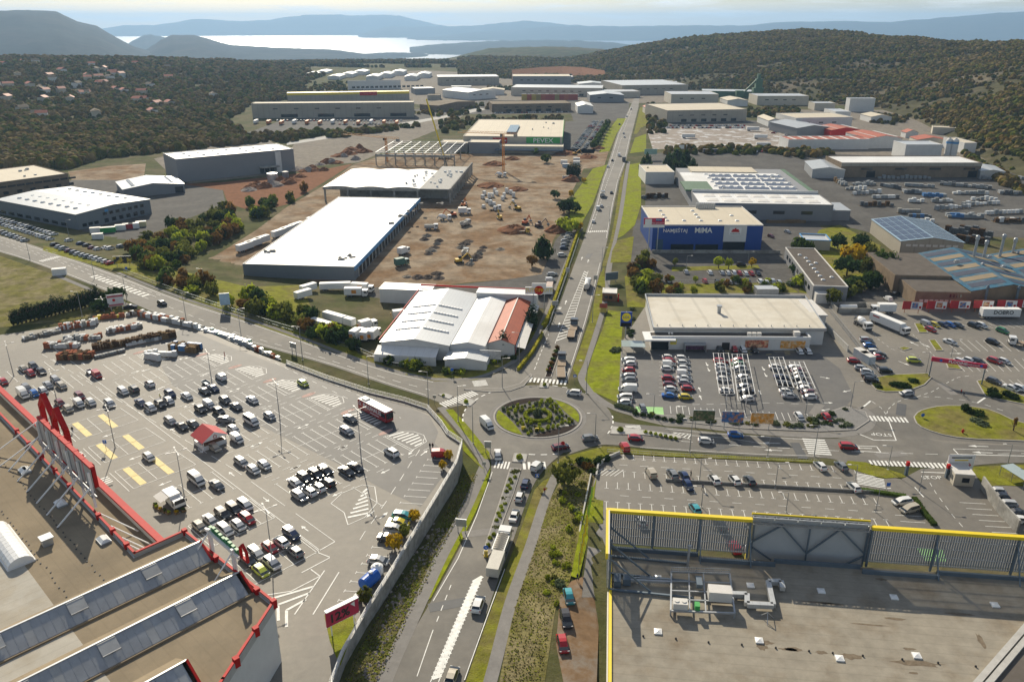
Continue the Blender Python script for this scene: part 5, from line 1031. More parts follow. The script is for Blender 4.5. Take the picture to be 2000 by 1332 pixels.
# new hall with white roof, unfinished halls behind
b=Bl('new_hall','new long hall with brilliant white roof and blue side band',(477,542),(699,542),5.6,depth=138,ang=-5.2)
b.walls(wall_bluegrey);b.flat(roof_white,.35,wall_bluegrey)
b.part('blue_band',MB().box(b.W-.01,b.W+.3,.2,b.D,4.2,6.1),bluelight)
b.win('r',6,b.D-6,22,4.6,.4,3.9,glass)
for i in range(23):b.part('pilaster',MB().box(b.W+.02,b.W+.25,5.6+i*5.75,6.2+i*5.75,0,4.1),concrete_light)
rnd=random.Random(5)
for q in[('z4',1505,180),('z4',1960,205),('z2',430,1185),('z2',340,1250),('z2',480,1140),('z2',390,1210),('z4',1915,220),('z2',600,1140)]:
 x,y=b.loc(px(*q),b.h);mb=MB()
 for j in range(5):X=x+rnd.uniform(-2,2);Y=y+rnd.uniform(-1.5,1.5);mb.box(X-.6,X+.6,Y-.5,Y+.5,b.h+.1,b.h+rnd.uniform(.4,1.1))
 b.part('roof_materials',mb,concrete)
n1=Bl('unfinished_hall','unfinished hall with white arched roofs on bare concrete columns',(690,395),(868,405),9,depth=62,ang=-5.2,zb=0)
def wavy(bl,x0,x1,y0,y1,h,n,mat,name):
 for i in range(n):
  a=x0+(x1-x0)*i/n;c=x0+(x1-x0)*(i+1)/n;mb=MB();m_=8
  pr=[(a+(c-a)*j/m_,h+.9*math.sin(math.pi*j/m_))for j in range(m_+1)]
  mb.add([(p[0],y0,p[1])for p in pr]+[(p[0],y1,p[1])for p in pr],[(j,j+1,j+m_+2,j+m_+1)for j in range(m_)]);mb.add([(p[0],y0-.01,p[1]+.02)for p in pr]+[(p[0],y0-.01,h-1.4)for p in pr],[(j+m_+1,j+m_+2,j+1,j)for j in range(m_)],1)
  bl.part(name,mb,[mat,concrete])
wavy(n1,-18,n1 .W-16,0,62,8.6,3,roof_white,'roof_shell');n1 .part('deck',MB().box(n1 .W-16,n1 .W+2,0,78,8.2,8.7),concrete_light);n1 .part('edge_beam',MB().box(n1 .W+1.6,n1 .W+2.3,0,96,7.2,8.9),concrete)
for j in range(14):n1 .part('column',MB().bar((n1 .W+1.6,2+j*7.2,0),(n1 .W+1.6,2+j*7.2,8),.9),concrete)
for j in range(5):n1 .part('column',MB().bar((-17+j*14,.6,0),(-17+j*14,.6,8),.9),concrete)
n1 .part('core_wall',MB().box(-12,n1 .W-2,14,60,0,8.0),concrete)
for j in range(26):
 X,Y=rnd.uniform(n1 .W-26,n1 .W+1),rnd.uniform(4,58);w_=rnd.uniform(.8,1.6);n1 .part('material_pack',MB().cbox((X,Y,8.7 if X>n1 .W-16 else 9.6),w_,1.2,rnd.uniform(.6,1.5),rnd.uniform(0,1)),wrap)
n2=Bl('steel_frame_hall','bare steel roof frame of a hall under construction',(735,322),(890,322),8,depth=70,ang=-5.2);mb=MB()
for i in range(7):Y=i*10;mb.bar((0,Y,9),(n2 .W,Y,9),.35);mb.bar((0,Y,7.6),(n2 .W,Y,7.6),.3)
for i in range(9):X=n2 .W*i/8;mb.bar((X,0,9),(X,60,9),.4)
n2 .part('roof_frame',mb,steel);n2 .part('front_beam',MB().box(0,n2 .W,-.5,.5,6,7.4),concrete)
for i in range(9):
 for Y in(0,30,60):n2 .part('column',MB().bar((n2 .W*i/8,Y,0),(n2 .W*i/8,Y,8),.7),concrete)
 # rest of the estate: table-driven
def simple(name,label,A,B,h,wall,roof,back=None,depth=None,ang=None,style='flat',par=.5,rise=2,axis='x',wins=(),dome=None,units=0,zb=0,parmat=None,band=None,cat='building',wallmat=None):
 b=Bl(name,label,A,B,h,back,depth,zb,ang,cat);b.walls(wall)
 if style=='flat':b.flat(roof,par,parmat or wall)
 else:b.gable(roof,rise,axis,wallmat=wall)
 for wn in wins:b.win(*wn)
 if dome:b.domes(grid(b.W*.08,b.W*.92,dome[0],b.D*.1,b.D*.9,dome[1]),b.h+(.1 if style=='flat' else rise*.4),dome[2],dome[2],.7)
 if units:b.units(units,b.h+.1,seed=len(label))
 if band:b.part('fascia_band',MB().box(-.08,b.W+.08,-.12,b.D+.1,b.h-band[0],b.h+.1+par),band[1])
 return b
ww=lambda W_,n,w,z0,z1,x0=2:('f',x0,W_,n,w,z0,z1)
b=simple('grey_warehouse','huge grey windowless warehouse with pale flat roof at the forest edge',(350,357),(577,333),14.9,wall_grey,roof_white,depth=33,dome=(7,2,2.2))
b.part('stair_tower',MB().box(b.W-14,b.W-10,-1.2,-.01,0,14.2),wall_white);b.part('entrance_canopy',MB().box(b.W-26,b.W-13,-6,-.02,4.6,5.2),concrete);b.win('f',b.W-26,b.W-15,3,2.8,.3,3.6)
b.part('rear_wing',MB().box(20,62,33.2,52,0,9),wall_grey);b.part('rear_wing_roof',MB().box(20.3,61.7,33.4,51.7,9,9.1),roof_white)
for i,(q,r,h)in enumerate((((533,353),3.6,5.0),((558,347),2.2,4.0))):t=put('water_tank',MB().lathe((0,0,0),[(r,0),(r,h),(r*.5,h+.3)],24),wall_grey if i else steel,label=['wide steel water tank in front of the grey warehouse','smaller pale tank beside the steel water tank'][i],cat='tank',loc=G(q))
b=simple('office_hall','blue-grey industrial hall with ribbon windows and bright ridged roof by parked cars',(154,450),(297,418),8.2,wall_bluegrey,roof_grey,back=(4,388),style='gable',rise=1.2,axis='y',wins=[('f',2,12,3,2.4,1.2,2.8),('f',14,40,7,2.2,4.8,6.4),('l',8,80,9,5,1.0,2.6),('f',14,40,6,2.4,1.0,3)],dome=(5,8,1.8))
b.part('emblem',MB().box(16,18,-.12,-.05,6.4,7.8),bluelight)
simple('gabled_hall','low gabled hall with light ridged roof behind the blue-grey hall',(243,388),(362,376),5.4,wall_grey,roof_lightgrey,back=(142,363),style='gable',rise=2.2,axis='y',wins=[('f',28,36,1,5,.2,4)],dome=(4,6,2.2))
b=simple('brown_office','brown flat-roofed industrial block with window bands at far left edge',(-70,396),(138,366),8.5,wall_brown,roof_cream,back=(77,322),units=9,wins=[('f',4,66,12,4.4,5.2,6.4),('f',4,66,8,3,1.2,3)])
b=simple('logistics_hall','long beige logistics hall with dock doors and white trailers parked in front',(494,232),(809,229),15.6,wall_beige,roof_cream,back=(510,200),wins=[('f',20,180,4,18,1,4.5),('f',14,150,6,5,9.5,10.6)])
simple('yellow_hall','flat cream-roofed hall with yellow fascia behind the beige logistics hall',(562,200),(800,196),11,wall_beige,roof_cream,back=(600,181),band=(2.5,yellow_m)).part('red_sign',MB().box(95,118,-.6,-.2,7,12),red_m)
simple('white_hall','small white flat hall beyond the yellow-trimmed building',(680,176),(783,174),13,wall_white,roof_white,back=(690,159),wins=[('f',5,120,16,5,2,5)])
b=simple('home_centre','wide cream-roofed home improvement centre with green corner and name signs',(905,292),(1098,293),10.5,wall_cream,roof_cream,back=(940,234),ang=-4,units=7)
b.part('green_side',MB().box(b.W,b.W+.3,0,b.D,2,11.3),green_m);b.part('green_sign',MB().box(b.W-30,b.W-2,-.5,-.05,5.0,10.4),green_m);text('PEVEX',5.2,b.t,(b.W-16,-.6,7.7),FRONT,white_m,.05,'name_lettering',bold=.05,sx=1.15)
b.part('red_sign',MB().box(b.W-58,b.W-46,-.5,-.05,5,9.8),red_m);text('KONZUM',2.3,b.t,(b.W-52,-.6,7.4),FRONT,white_m,.05,'name_lettering',bold=.03,sx=1.05);b.part('roof_light',MB().box(b.W*.42,b.W*.52,20,70,b.h,b.h+1.6),glass_blue)
b=simple('timber_yard_shop','low cream-roofed shop wing with glazed arcade below the home centre',(968,300),(1100,300),5.5,wall_cream,roof_cream,depth=16,ang=-4);b.part('glass_arcade',MB().box(0,b.W,-6,-.1,3.0,4.0),glass_blue)
simple('grey_annex','blank grey box annex with pale roof left of the shop arcade',(916,300),(975,300),8.5,wall_grey,roof_cream,depth=18,ang=-4);simple('grey_annex','low long grey annex with cream roof beside the yellow crane',(860,297),(914,297),7,wall_grey,roof_cream,depth=20,ang=-4)
SB=[('long_hall','dark long shop hall with tan roof and cars lined up in front',(961,220),(1115,218),9,wall_brown,roof_brown,40,None),('long_hall','long cream hall with pale roof behind the coloured containers',(998,187),(1176,189),11,wall_cream,roof_lightgrey,60,None),('far_hall','grey hall with white-windowed end below the quarry',(1001,167),(1115,167),14,wall_grey,roof_cream,60,None),('far_hall','wide beige hall with low roof left of the quarry',(855,167),(975,166),13,wall_beige,roof_lightgrey,60,None),('white_hall','large white-grey hall at the foot of the wooded hill',(1214,186),(1343,184),13,wall_beige,roof_lightgrey,110,None),('grey_hall','small grey gabled hall left of the far road end',(1152,200),(1218,200),9,wall_grey,roof_lightgrey,45,'g'),('grey_hall','long low hall with pale roof behind the grey gabled hall',(1180,192),(1250,191),8,wall_cream,roof_lightgrey,40,None),('old_shed_row','old brown shed row with small tower by the bend',(856,219),(928,210),7,wall_brown,roof_brown,30,'g'),('white_workshop','white-grey workshop hall with red corner sign',(915,196),(968,192),10,wall_white,roof_lightgrey,60,'g'),('office_block','pale office block with rows of windows right of the far halls',(1310,204),(1402,204),12,wall_cream,roof_lightgrey,50,None),('green_shed','long dark green shed with pale blue roof below the hill',(1370,190),(1482,192),8,green_dark,roof_lightgrey,40,None),('low_factory','low beige factory with tan roof and car row in front',(1302,240),(1457,237),12,wall_beige,roof_cream,75,None),('pale_factory','pale concrete factory block near the green shed',(1478,206),(1578,206),11,wall_cream,roof_lightgrey,40,None),('white_silo_block','tall plain white concrete plant block with ramp at hill foot',(1657,219),(1706,219),15,wall_white,roof_lightgrey,12,None),('sport_hall','white flat complex with recessed roof above the red-roofed sheds',(1552,254),(1662,252),11,wall_white,roof_cream,45,None),('grey_hall','grey gabled hall with red end wall beside the white complex',(1555,268),(1618,266),8,wall_grey,roof_grey,50,'g'),('red_shed','short shed with bright red fascia among the eastern sheds',(1622,270),(1678,269),7,red_m,redroof,30,'g'),('red_shed','long white shed under faded red striped roof',(1538,293),(1696,292),8,wall_white,redroof,22,None),('red_shed','white shed with red striped roof at the end of the long shed',(1694,291),(1759,290),8.5,wall_white,redroof,40,'g'),('concrete_works','plain white concrete works block in front of the silos',(1765,312),(1836,312),11,wall_white,roof_lightgrey,22,None),('yard_shed','small shed with dark red roof near the silos',(1790,285),(1850,286),5,wall_cream,redroof,20,'g'),('yard_shed','small cream shed by the eastern track',(1820,262),(1865,264),6,wall_cream,roof_cream,14,None),('yard_shed','tiny red-roofed shed in the scrap yard',(1768,270),(1792,270),5,wall_white,redroof,10,'g'),('warehouse_office','small white flat office among the pines',(1260,360),(1316,360),7.5,wall_white,roof_cream,30,None),('kiosk_hall','small flat hall with blue roof edge near the yellow tree',(1568,488),(1620,490),4.2,wall_cream,roof_lightgrey,12,None),('grey_hall','far small grey hall at the left of the greenhouse field',(810,185),(850,184),8,wall_grey,roof_lightgrey,30,None)]
for i in range(11):SB.append(('storage_hall',f'low bright metal-roofed storage hall on the far plain, {ORD[i]} from left',(565+i*25,158-i%3*5),(588+i*25,158-i%3*5),7,wall_white,roof_lightgrey,60,'g'))
for i,(x,y,w_,m_,r_)in enumerate(((880,178,40,wall_cream,roof_lightgrey),(940,186,45,wall_white,roof_cream),(1060,160,60,wall_grey,roof_white),(1130,172,55,wall_white,roof_lightgrey),(1190,176,50,wall_beige,roof_cream),(1270,172,60,wall_white,roof_lightgrey),(1350,196,24,wall_cream,redroof),(1420,208,40,wall_white,roof_cream),(1590,216,40,wall_cream,roof_lightgrey),(1700,240,40,wall_white,roof_cream),(1630,232,30,wall_white,roof_lightgrey),(1128,222,30,wall_white,roof_white),(835,196,24,wall_beige,roof_brown),(1262,224,24,wall_cream,redroof),(1880,300,24,wall_white,roof_cream),(1500,248,24,wall_white,roof_cream))):SB.append(('small_hall',f'small {"white" if m_ is wall_white else "cream"} hall squeezed between the far yards, {ORD[i]} of them',(x,y),(x+w_,y),6+i%3,m_,r_,22+i%4*6,'g' if i%2 else None))
for(n,lb,A,B,h,wm,rm,dp_,st)in SB:
 b=simple(n,lb,A,B,h,wm,rm,depth=dp_,style='gable' if st else 'flat',rise=2.2,axis='y',ang=None)
 if h>=9 and n not in('white_silo_block','concrete_works'):b.win('f',b.W*.1,b.W*.8,max(2,int(b.W/16)),4.5,h*.55,h*.55+1.1)
 if n in('low_factory','long_hall'):b.win('f',b.W*.15,b.W*.9,max(2,int(b.W/14)),6,.4,3.4)
 if n=='red_shed':
  for i in range(int(b.W/9)):b.part('roof_stripe',MB().box(6+i*9,8.2+i*9,.5,b.D-.5,h+.12+(.0 if not st else 1),h+.2+(0 if not st else 1)),offwhite)
 if n=='kiosk_hall':b.part('blue_edge',pol_par([(0,0),(b.W,0),(b.W,b.D),(0,b.D),(0,0)],h+.5,h+.8,.5),bluelight)
b=simple('pipe_factory','long brown factory with white flat roof facing the storage yard',(1640,347),(1912,347),9.6,wall_brown,roof_white,depth=30,wins=[('f',6,100,4,8,5.2,6.6),('f',18,24,1,6,.1,4.6),('f',88,94,1,6,.1,4.6)])
b.part('fascia',MB().box(-.2,b.W+.2,-.25,-.06,7.8,10.2),wall_beige)
b=simple('yard_canopy','grey open canopy roof left of the brown factory',(1585,348),(1648,350),6,steel,roof_grey,depth=34,style='gable',rise=1.6,axis='y');b=simple('yard_canopy','grey open canopy at the right end of the brown factory',(1912,350),(1960,352),5.5,steel,roof_grey,depth=25,style='gable',rise=1,axis='y')
for i,q in enumerate(((1848,311),(1860,312))):
 t=thing('silo',['tall white cement silo with blue top band, left of the pair','tall white cement silo with blue top band, right of the pair'][i],'silo',G(q));put('drum',MB().lathe((0,0,0),[(2.3,0),(2.3,14.5),(1.6,15.6)],20),wall_white,t);put('blue_band',MB().lathe((0,0,12),[(2.36,0),(2.36,1.6)],20),bluelight,t);put('vent_cap',MB().lathe((0,0,15.6),[(.7,0),(.7,.8)],10),steel,t)
t=thing('batching_tower','dark green conveyor tower standing at the foot of the hill','tower',G((1478,192)))
mb=MB();mb.box(-7,7,-5,5,0,14);mb.box(-4,5,-4,4,14,26);mb.box(-2,2,-3,3,26,32);put('tower_body',mb,green_dark,t);put('conveyor',MB().bar((-22,0,4),(-3,0,24),2.2),green_dark,t);put('hopper',MB().box(-30,-20,-4,4,0,10),green_dark,t)
b=Bl('solar_factory','large white-roofed factory with rows of dark solar panels and rooflights',(1362,428),(1629,437),8.6,depth=112,ang=-4.5)
b.walls(wall_grey);b.flat(roof_white,.4,wall_grey,y1=30);b.part('rear_roof',MB().box(.4,b.W*.86,30.5,92,b.h+.02,b.h+.6),roof_white);b.part('step_wall',MB().box(.3,b.W-.3,29.9,30.3,b.h,b.h+1.8),wall_white)
b.part('green_edge',MB().box(b.W-2.5,b.W+.3,31,112,b.h-.5,b.h+.15),green_dark);b.part('green_annex',MB().box(-3,13,33,60,b.h+.0,b.h+.9),green_dark);b.part('far_roof',MB().box(8,b.W*.7,92.5,112,b.h+.02,b.h+1.2),roof_cream)
b.win('f',6,b.W-6,4,6,3.4,5.2)
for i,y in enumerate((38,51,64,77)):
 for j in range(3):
  x0=17+j*15;mb=MB();mb.add([(x0,y,b.h+.7),(x0+14,y,b.h+.7),(x0+14,y+4.6,b.h+1.2),(x0,y+4.6,b.h+1.2),(x0,y,b.h+.6),(x0+14,y,b.h+.6),(x0+14,y+4.6,b.h+1.1),(x0,y+4.6,b.h+1.1)],[(0,1,2,3),(4,5,1,0),(6,7,3,2),(5,6,2,1),(7,4,0,3)]);b.part('solar_panel_row',mb,M('solar_cells_painted_sky',(.11,.125,.165),.3,var=.12,scale=.5,seam=(0,1.7,.35)))  # cells lightened to blue-grey: the sky's reflection is put into the base colour
 b.domes([(16+k*4.6,y+8.6)for k in range(11)],b.h+.6,2.6,1.3,.55,mat=white_m)
b.domes(grid(4,b.W-4,7,3,28,2),b.h+.1,6.5,8,.35,mat=offwhite);b.units(5,b.h+.6,4,y0=34,y1=88,x1=60);b.part('side_annex',MB().box(b.W+.1,b.W+10,2,22,0,5.5),wall_grey);b.part('side_annex_roof',MB().box(b.W+.1,b.W+10.2,1.8,22.2,5.5,5.7),roof_grey)
b=Bl('solar_hall','concrete hall with low gabled roof covered in blue solar panels',(1755,500),(1872,500),7.0,depth=43,ang=-6)
b.walls(wall_beige);b.gable(M('blue_roof_sheet',(.25,.36,.46),.5,var=.08),2.0,'y',wallmat=wall_beige);b.win('f',2,b.W-2,8,2.1,4.6,5.6,offwhite)
for j in range(5):
 for i in range(4):
  for sgn in(0,1):
   xa=b.W/2*(i*.24+.03);xb=xa+b.W/2*.22;kz=2.0/(b.W/2)
   if sgn:xa,xb=b.W-xb,b.W-xa
   za,zb_=[7.0+(x if x<b.W/2 else b.W-x)*kz+.2 for x in(xa,xb)];y=1+j*8.4
   b.part('solar_panel',MB().add([(xa,y,za),(xb,y,zb_),(xb,y+7.6,zb_),(xa,y+7.6,za),(xa,y,za-.1),(xb,y,zb_-.1)],[(0,1,2,3),(4,5,1,0)]),solar)
b=Bl('old_factory','old concrete factory with blue and tan sawtooth roof and tall steel flues',(1772,598),(2120,606),6.5,depth=52,ang=-4.5,width=110)
b.walls(wall_brown,x0=22);blue_old=M('worn_blue_roof',(.05,.13,.2),.9,var=.3,scale=.3,col2=(.13,.16,.18),c2scale=.2,c2amt=.7)
for i in range(3):
 x0=22+i*29;b.gable(blue_old,3.0,'y',x0,x0+29,0,52,6.5,.2,wallmat=wall_brown,name='roof')
 for j in range(7):
  for sgn in(0,1):
   xa,xb=x0+1.5+6.4*0+(.0 if not sgn else 14.5),x0+13.5+(0 if not sgn else 14.5);y=3+j*7;kz=3/14.5
   za,zb_=[6.5+min(x-x0,x0+29-x)*kz+.2 for x in(xa,xb)]
   b.part('roof_strip',MB().add([(xa,y,za),(xb,y,zb_),(xb,y+4.6,zb_),(xa,y+4.6,za)],[(0,1,2,3)]),roof_tan if(j+i)%2 else M('old_solar',(.05,.06,.09),.6,var=.2,spec=.2))
b.part('office_block',MB().box(2,21.8,-.5,16,0,6.0),wall_brown);b.part('office_roof',MB().box(2.3,21.5,-.2,15.7,6.0,6.1),roof_dark);b.part('low_wing',MB().box(0,21.7,16.2,50,0,7.2),wall_brown);b.part('low_wing_roof',MB().box(.3,21.4,16.5,49.7,7.2,7.3),roof_dark);b.part('red_base',MB().box(1.9,21.9,-.7,-.52,0,1.6),redroof);b.win('f',3.5,20,9,1.3,1.9,3.0,offwhite,off=-.55);b.win('f',14,19,4,.6,4.1,5.3,off=-.55);b.win('f',26,105,14,4,1.2,2.6)
for(x,y,h)in((40,40,12),(46,44,9),(54,47,11),(60,49,9),(66,40,8)):b.part('flue',MB().lathe((x,y,7),[(.55,0),(.55,h-3),(.8,h-2.6),(.8,h-1.4),(.5,h-1)],12),steel)
for x in(27,38,52,62,76):b.part('front_pipe',MB().lathe((x,-1.2,0),[(.45,0),(.45,8),(.7,8.4),(.3,9.4)],10),steel_dark)
b.units(8,9,9,x0=26,x1=95,y0=18,y1=50)
b=Bl('flat_office','long office block with dark flat felt roof and white skylights between trees',(1585,586),(1650,586),5.6,depth=56,ang=-7);b.walls(wall_grey);b.flat(roof_dark,.35,offwhite);b.domes([(b.W*.42,8+j*5.2)for j in range(7)]+[(b.W*.62,32),(b.W*.3,44),(b.W*.75,12)],b.h+.1,1.6,.9,.5);b.part('porch',MB().box(.5,9,-4,-.05,0,3.8),offwhite);b.win('l',4,52,9,3.2,2.2,4)
simple('metal_shelter','small slatted metal shelter behind the cream supermarket roof',(1478,578),(1520,578),2.6,steel,roof_lightgrey,depth=5,par=.15,cat='shelter')
t=thing('gas_tank','white horizontal gas tank inside a low concrete enclosure','tank',W((1656,606)));put('drum',MB().tube((-3,0,1.3),(3,0,1.3),.9,n=14),white_m,t);put('enclosure',pol_par([(-5,-3),(8,-3),(8,4),(-5,4),(-5,-3)],0,1.8,.3),concrete,t)
b=Bl('gate_house','small flat-roofed cream gate house beside the barrier lane',(1861,948),(1908,962),3.0,depth=5.5,ang=-8);b.walls(wall_cream);b.flat(offwhite,.2);b.win('l',.5,4.5,2,1.4,1.0,2.2);b.win('f',1,4,1,1.6,1,2.2)
t=thing('trolley_shelter','glass-roofed trolley shelter beside the totem sign','shelter',W((1236,686)),R(-5))
for x in(-3.5,0,3.5):put('post',MB().bar((x,-2.4,0),(x,-2.4,2.6),.12).bar((x,2.4,0),(x,2.4,2.6),.12),steel,t)
put('glass_roof',MB().box(-3.8,3.8,-2.7,2.7,2.6,2.68),M('pale_glass',(.35,.42,.42),.15,var=.1),t)
t=thing('trolley_shelter','long glazed trolley shelter by the barrier lane at the right edge','shelter',W((1985,940)),R(-75));put('glass_roof',MB().box(-3.5,3.5,-1.8,1.8,2.5,2.6),M('pale_glass',(0,0,0)),t)
for x in(-3.3,0,3.3):put('post',MB().bar((x,-1.6,0),(x,-1.6,2.5),.1).bar((x,1.6,0),(x,1.6,2.5),.1),steel,t)
b=Bl('snack_kiosk','wooden snack kiosk with white roof beside the northern road',(1176,588),(1204,590),3.2,depth=6,ang=-8);b.walls(M('kiosk_wood',(.2,.10,.05),.8,var=.3,scale=2));b.flat(offwhite,.25);b.win('f',.6,4,2,1.4,1,2.3);b.part('red_post',MB().box(b.W+.4,b.W+.9,0,.5,0,3),red_m)
b=Bl('ticket_hut','tiny yellow hut with red pitched roof on the verge',(1172,611),(1184,611),2.3,depth=2.2,ang=-6);b.walls(M('yellow_wall',(.55,.45,.12),.8));b.gable(redroof,.9,'x',over=.3)
kp=W(px('z4',1175,1245));t=thing('sales_hut','white sales hut with red pitched roof in the hardware car park','hut',kp,R(46-90+0))
put('wall',MB().box(-2.6,2.6,-2.9,2.9,0,1.1),white_m,t);put('post',MB().bar((-2.5,-2.8,0),(-2.5,-2.8,2.6),.14).bar((2.5,-2.8,0),(2.5,-2.8,2.6),.14).bar((2.5,2.8,0),(2.5,2.8,2.6),.14).bar((-2.5,2.8,0),(-2.5,2.8,2.6),.14),white_m,t)
mb=MB()
for s_ in(-1,1):mb.add([(-3.1,s_*3.3,2.4),(3.1,s_*3.3,2.4),(3.1,0,4.3),(-3.1,0,4.3),(-3.1,s_*3.3,2.3),(3.1,s_*3.3,2.3)],[(0,1,2,3)if s_<0 else(3,2,1,0),(4,5,1,0)])
put('roof',mb,M('bright_red_roof',(.42,.03,.03),.6,var=.1),t);put('gable_panel',MB().add([(3.05,-3.2,2.45),(3.05,3.2,2.45),(3.05,0,4.25)],[(0,1,2)]).add([(-3.05,3.2,2.45),(-3.05,-3.2,2.45),(-3.05,0,4.25)],[(0,1,2)]),white_m,t);mb=MB();frame_poly([(0,0),(0,.5),(.35,.85),(.7,.5),(.7,0)],.12,0,.06,mb);o=put('red_mark',mb,red_m,t,loc=(3.1,-.35,2.75));o.rotation_euler=(0,0,math.pi/2)
put('counter',MB().box(1.0,2.4,-2.5,2.5,1.1,1.25),wood,t)
def road_text(body,p,size,ang,z=0.0):v=W(p);o=text(body,size,None,(v.x,v.y,v.z+.1),(0,0,R(ang)),paint,.002,'road_lettering');o['kind']='structure';return o
road_text('STOP',px('e',450,1048),2.2,172);road_text('STOP',px('z9',1485,192),2.0,0)
# vehicles
CC=dict(w=((.74,.74,.72),'white'),s=((.42,.43,.44),'silver'),g=((.20,.21,.22),'grey'),d=((.07,.075,.08),'dark grey'),k=((.015,.015,.018),'black'),b=((.01,.13,.45),'blue'),n=((.012,.03,.10),'navy blue'),r=((.42,.015,.02),'red'),m=((.16,.012,.025),'maroon'),y=((.70,.55,.02),'yellow'),l=((.55,.62,.06),'lime yellow'),t=((.05,.33,.38),'turquoise'),o=((.55,.16,.02),'orange'),c=((.46,.41,.32),'beige'),e=((.03,.22,.08),'green'))
SHAPES={'h':('hatchback',[(-2.02,.42,.72,.76,.76,.66),(-1.96,.28,.90,.96,.85,.74),(-1.80,.22,.94,1.08,.88,.72),(-1.40,.20,.95,1.43,.88,.60),(-.3,.20,.94,1.50,.89,.63),(.40,.20,.93,1.44,.89,.60),(1.20,.20,.92,.99,.88,.72),(1.80,.24,.76,.84,.85,.64),(2.02,.34,.58,.62,.72,.56)],'ppwsssvpp'),'s':('sedan',[(-2.30,.42,.74,.80,.78,.66),(-2.2,.28,.92,.98,.87,.74),(-1.55,.22,.95,1.02,.89,.72),(-.85,.20,.95,1.40,.89,.59),(-.2,.20,.94,1.45,.90,.62),(.40,.20,.93,1.39,.90,.59),(1.22,.20,.91,.97,.89,.72),(2.05,.24,.74,.82,.86,.64),(2.28,.34,.58,.62,.74,.56)],'ppwsssvpp'),'e':('estate car',[(-2.35,.42,.72,.78,.78,.66),(-2.28,.28,.92,.98,.86,.74),(-2.12,.22,.96,1.08,.88,.72),(-1.85,.20,.96,1.42,.89,.60),(-.3,.20,.95,1.50,.90,.63),(.45,.20,.94,1.43,.90,.60),(1.28,.20,.92,.99,.89,.72),(2.05,.24,.76,.84,.86,.64),(2.3,.34,.58,.62,.74,.56)],'ppwsssvpp'),'u':('suv',[(-2.18,.48,.85,.90,.80,.70),(-2.1,.34,1.04,1.10,.89,.78),(-1.98,.28,1.06,1.22,.92,.74),(-1.7,.26,1.07,1.62,.92,.64),(-.3,.26,1.06,1.70,.93,.67),(.5,.26,1.05,1.62,.93,.64),(1.2,.26,1.03,1.10,.92,.76),(1.95,.30,.88,.96,.89,.68),(2.18,.40,.68,.72,.78,.6)],'ppwsssvpp'),'p':('people carrier',[(-2.25,.45,.8,.86,.8,.7),(-2.2,.30,.98,1.04,.87,.78),(-2.1,.24,1.0,1.2,.89,.76),(-1.95,.22,1.0,1.6,.90,.68),(-.3,.22,.99,1.66,.91,.70),(.55,.22,.98,1.56,.91,.66),(1.5,.22,.94,1.02,.89,.74),(2.05,.26,.8,.88,.86,.66),(2.25,.36,.6,.64,.74,.58)],'ppwsssvpp'),'k':('small van',[(-2.15,.42,.9,1.0,.82,.76),(-2.1,.30,1.05,1.2,.88,.8),(-2.08,.26,1.05,1.5,.89,.78),(-2.02,.24,1.05,1.80,.89,.76),(-.1,.24,1.05,1.86,.90,.77),(.75,.24,1.03,1.70,.90,.70),(1.35,.24,1.0,1.08,.88,.76),(1.95,.28,.82,.9,.85,.68),(2.12,.36,.62,.66,.76,.6)],'ppwpasvpp'),'v':('panel van',[(-2.75,.50,1.2,1.4,.92,.88),(-2.72,.40,1.25,1.6,.98,.92),(-2.70,.36,1.25,2.0,.98,.9),(-2.6,.34,1.25,2.32,.98,.86),(.3,.34,1.25,2.38,.98,.86),(1.25,.34,1.22,2.05,.98,.78),(2.0,.34,1.18,1.28,.96,.8),(2.55,.38,.9,1.0,.92,.72),(2.75,.46,.7,.74,.82,.66)],'ppwpasvpp'),'b':('minibus',[(-2.75,.50,1.2,1.3,.92,.86),(-2.72,.38,1.22,1.4,.98,.9),(-2.68,.34,1.22,1.6,.98,.88),(-2.5,.32,1.22,2.15,.98,.82),(.3,.32,1.22,2.2,.98,.82),(1.2,.32,1.2,2.0,.98,.76),(1.95,.32,1.16,1.26,.96,.8),(2.5,.36,.9,1.0,.92,.72),(2.7,.46,.7,.74,.82,.66)],'ppwsssvpp'),}
NEAR,FAR,CAT={},{},{}
def loft(sts,seg):
 parts=dict(body=MB(),windscreen=MB(),rear_window=MB(),side_l=MB(),side_r=MB());rings=[]
 for(x,zb_,zl,zt,wd,wt)in sts:rings.append([(x,-wd*.94,zb_),(x,-wd,(zb_+zl)/2),(x,-wd*.97,zl),(x,-wt,zt),(x,wt,zt),(x,wd*.97,zl),(x,wd,(zb_+zl)/2),(x,wd*.94,zb_)])
 for i in range(len(sts)-1):
  a,b,k=rings[i],rings[i+1],seg[i]
  q=lambda mb,j0,j1:mb.quad(a[j0],b[j0],b[j1],a[j1])
  B=parts['body'];[q(B,j,j+1)for j in(0,1,5,6)];q(B,7,0)
  top={'w':'rear_window','v':'windscreen'}.get(k,'body');q(parts[top],3,4)
  sd=k in 'sv' or k=='a' and False
  q(parts['side_r' if sd else 'body'],2,3);q(parts['side_l' if sd else 'body'],4,5)
 B=parts['body'];B.add(rings[0],[tuple(range(8))]);B.add(rings[-1],[tuple(range(8))[::-1]])
 return parts
wh=MB().tube((0,-.11,0),(0,.11,0),.32,n=12).tube((0,-.115,0),(0,.115,0),.19,n=8,m=1);wheel_me=wh.mesh('wheel',[tyre,rim])
whb=MB().tube((0,-.16,0),(0,.16,0),.5,n=12).tube((0,-.165,0),(0,.165,0),.27,n=8,m=1);wheel_big=whb.mesh('wheel',[tyre,rim])
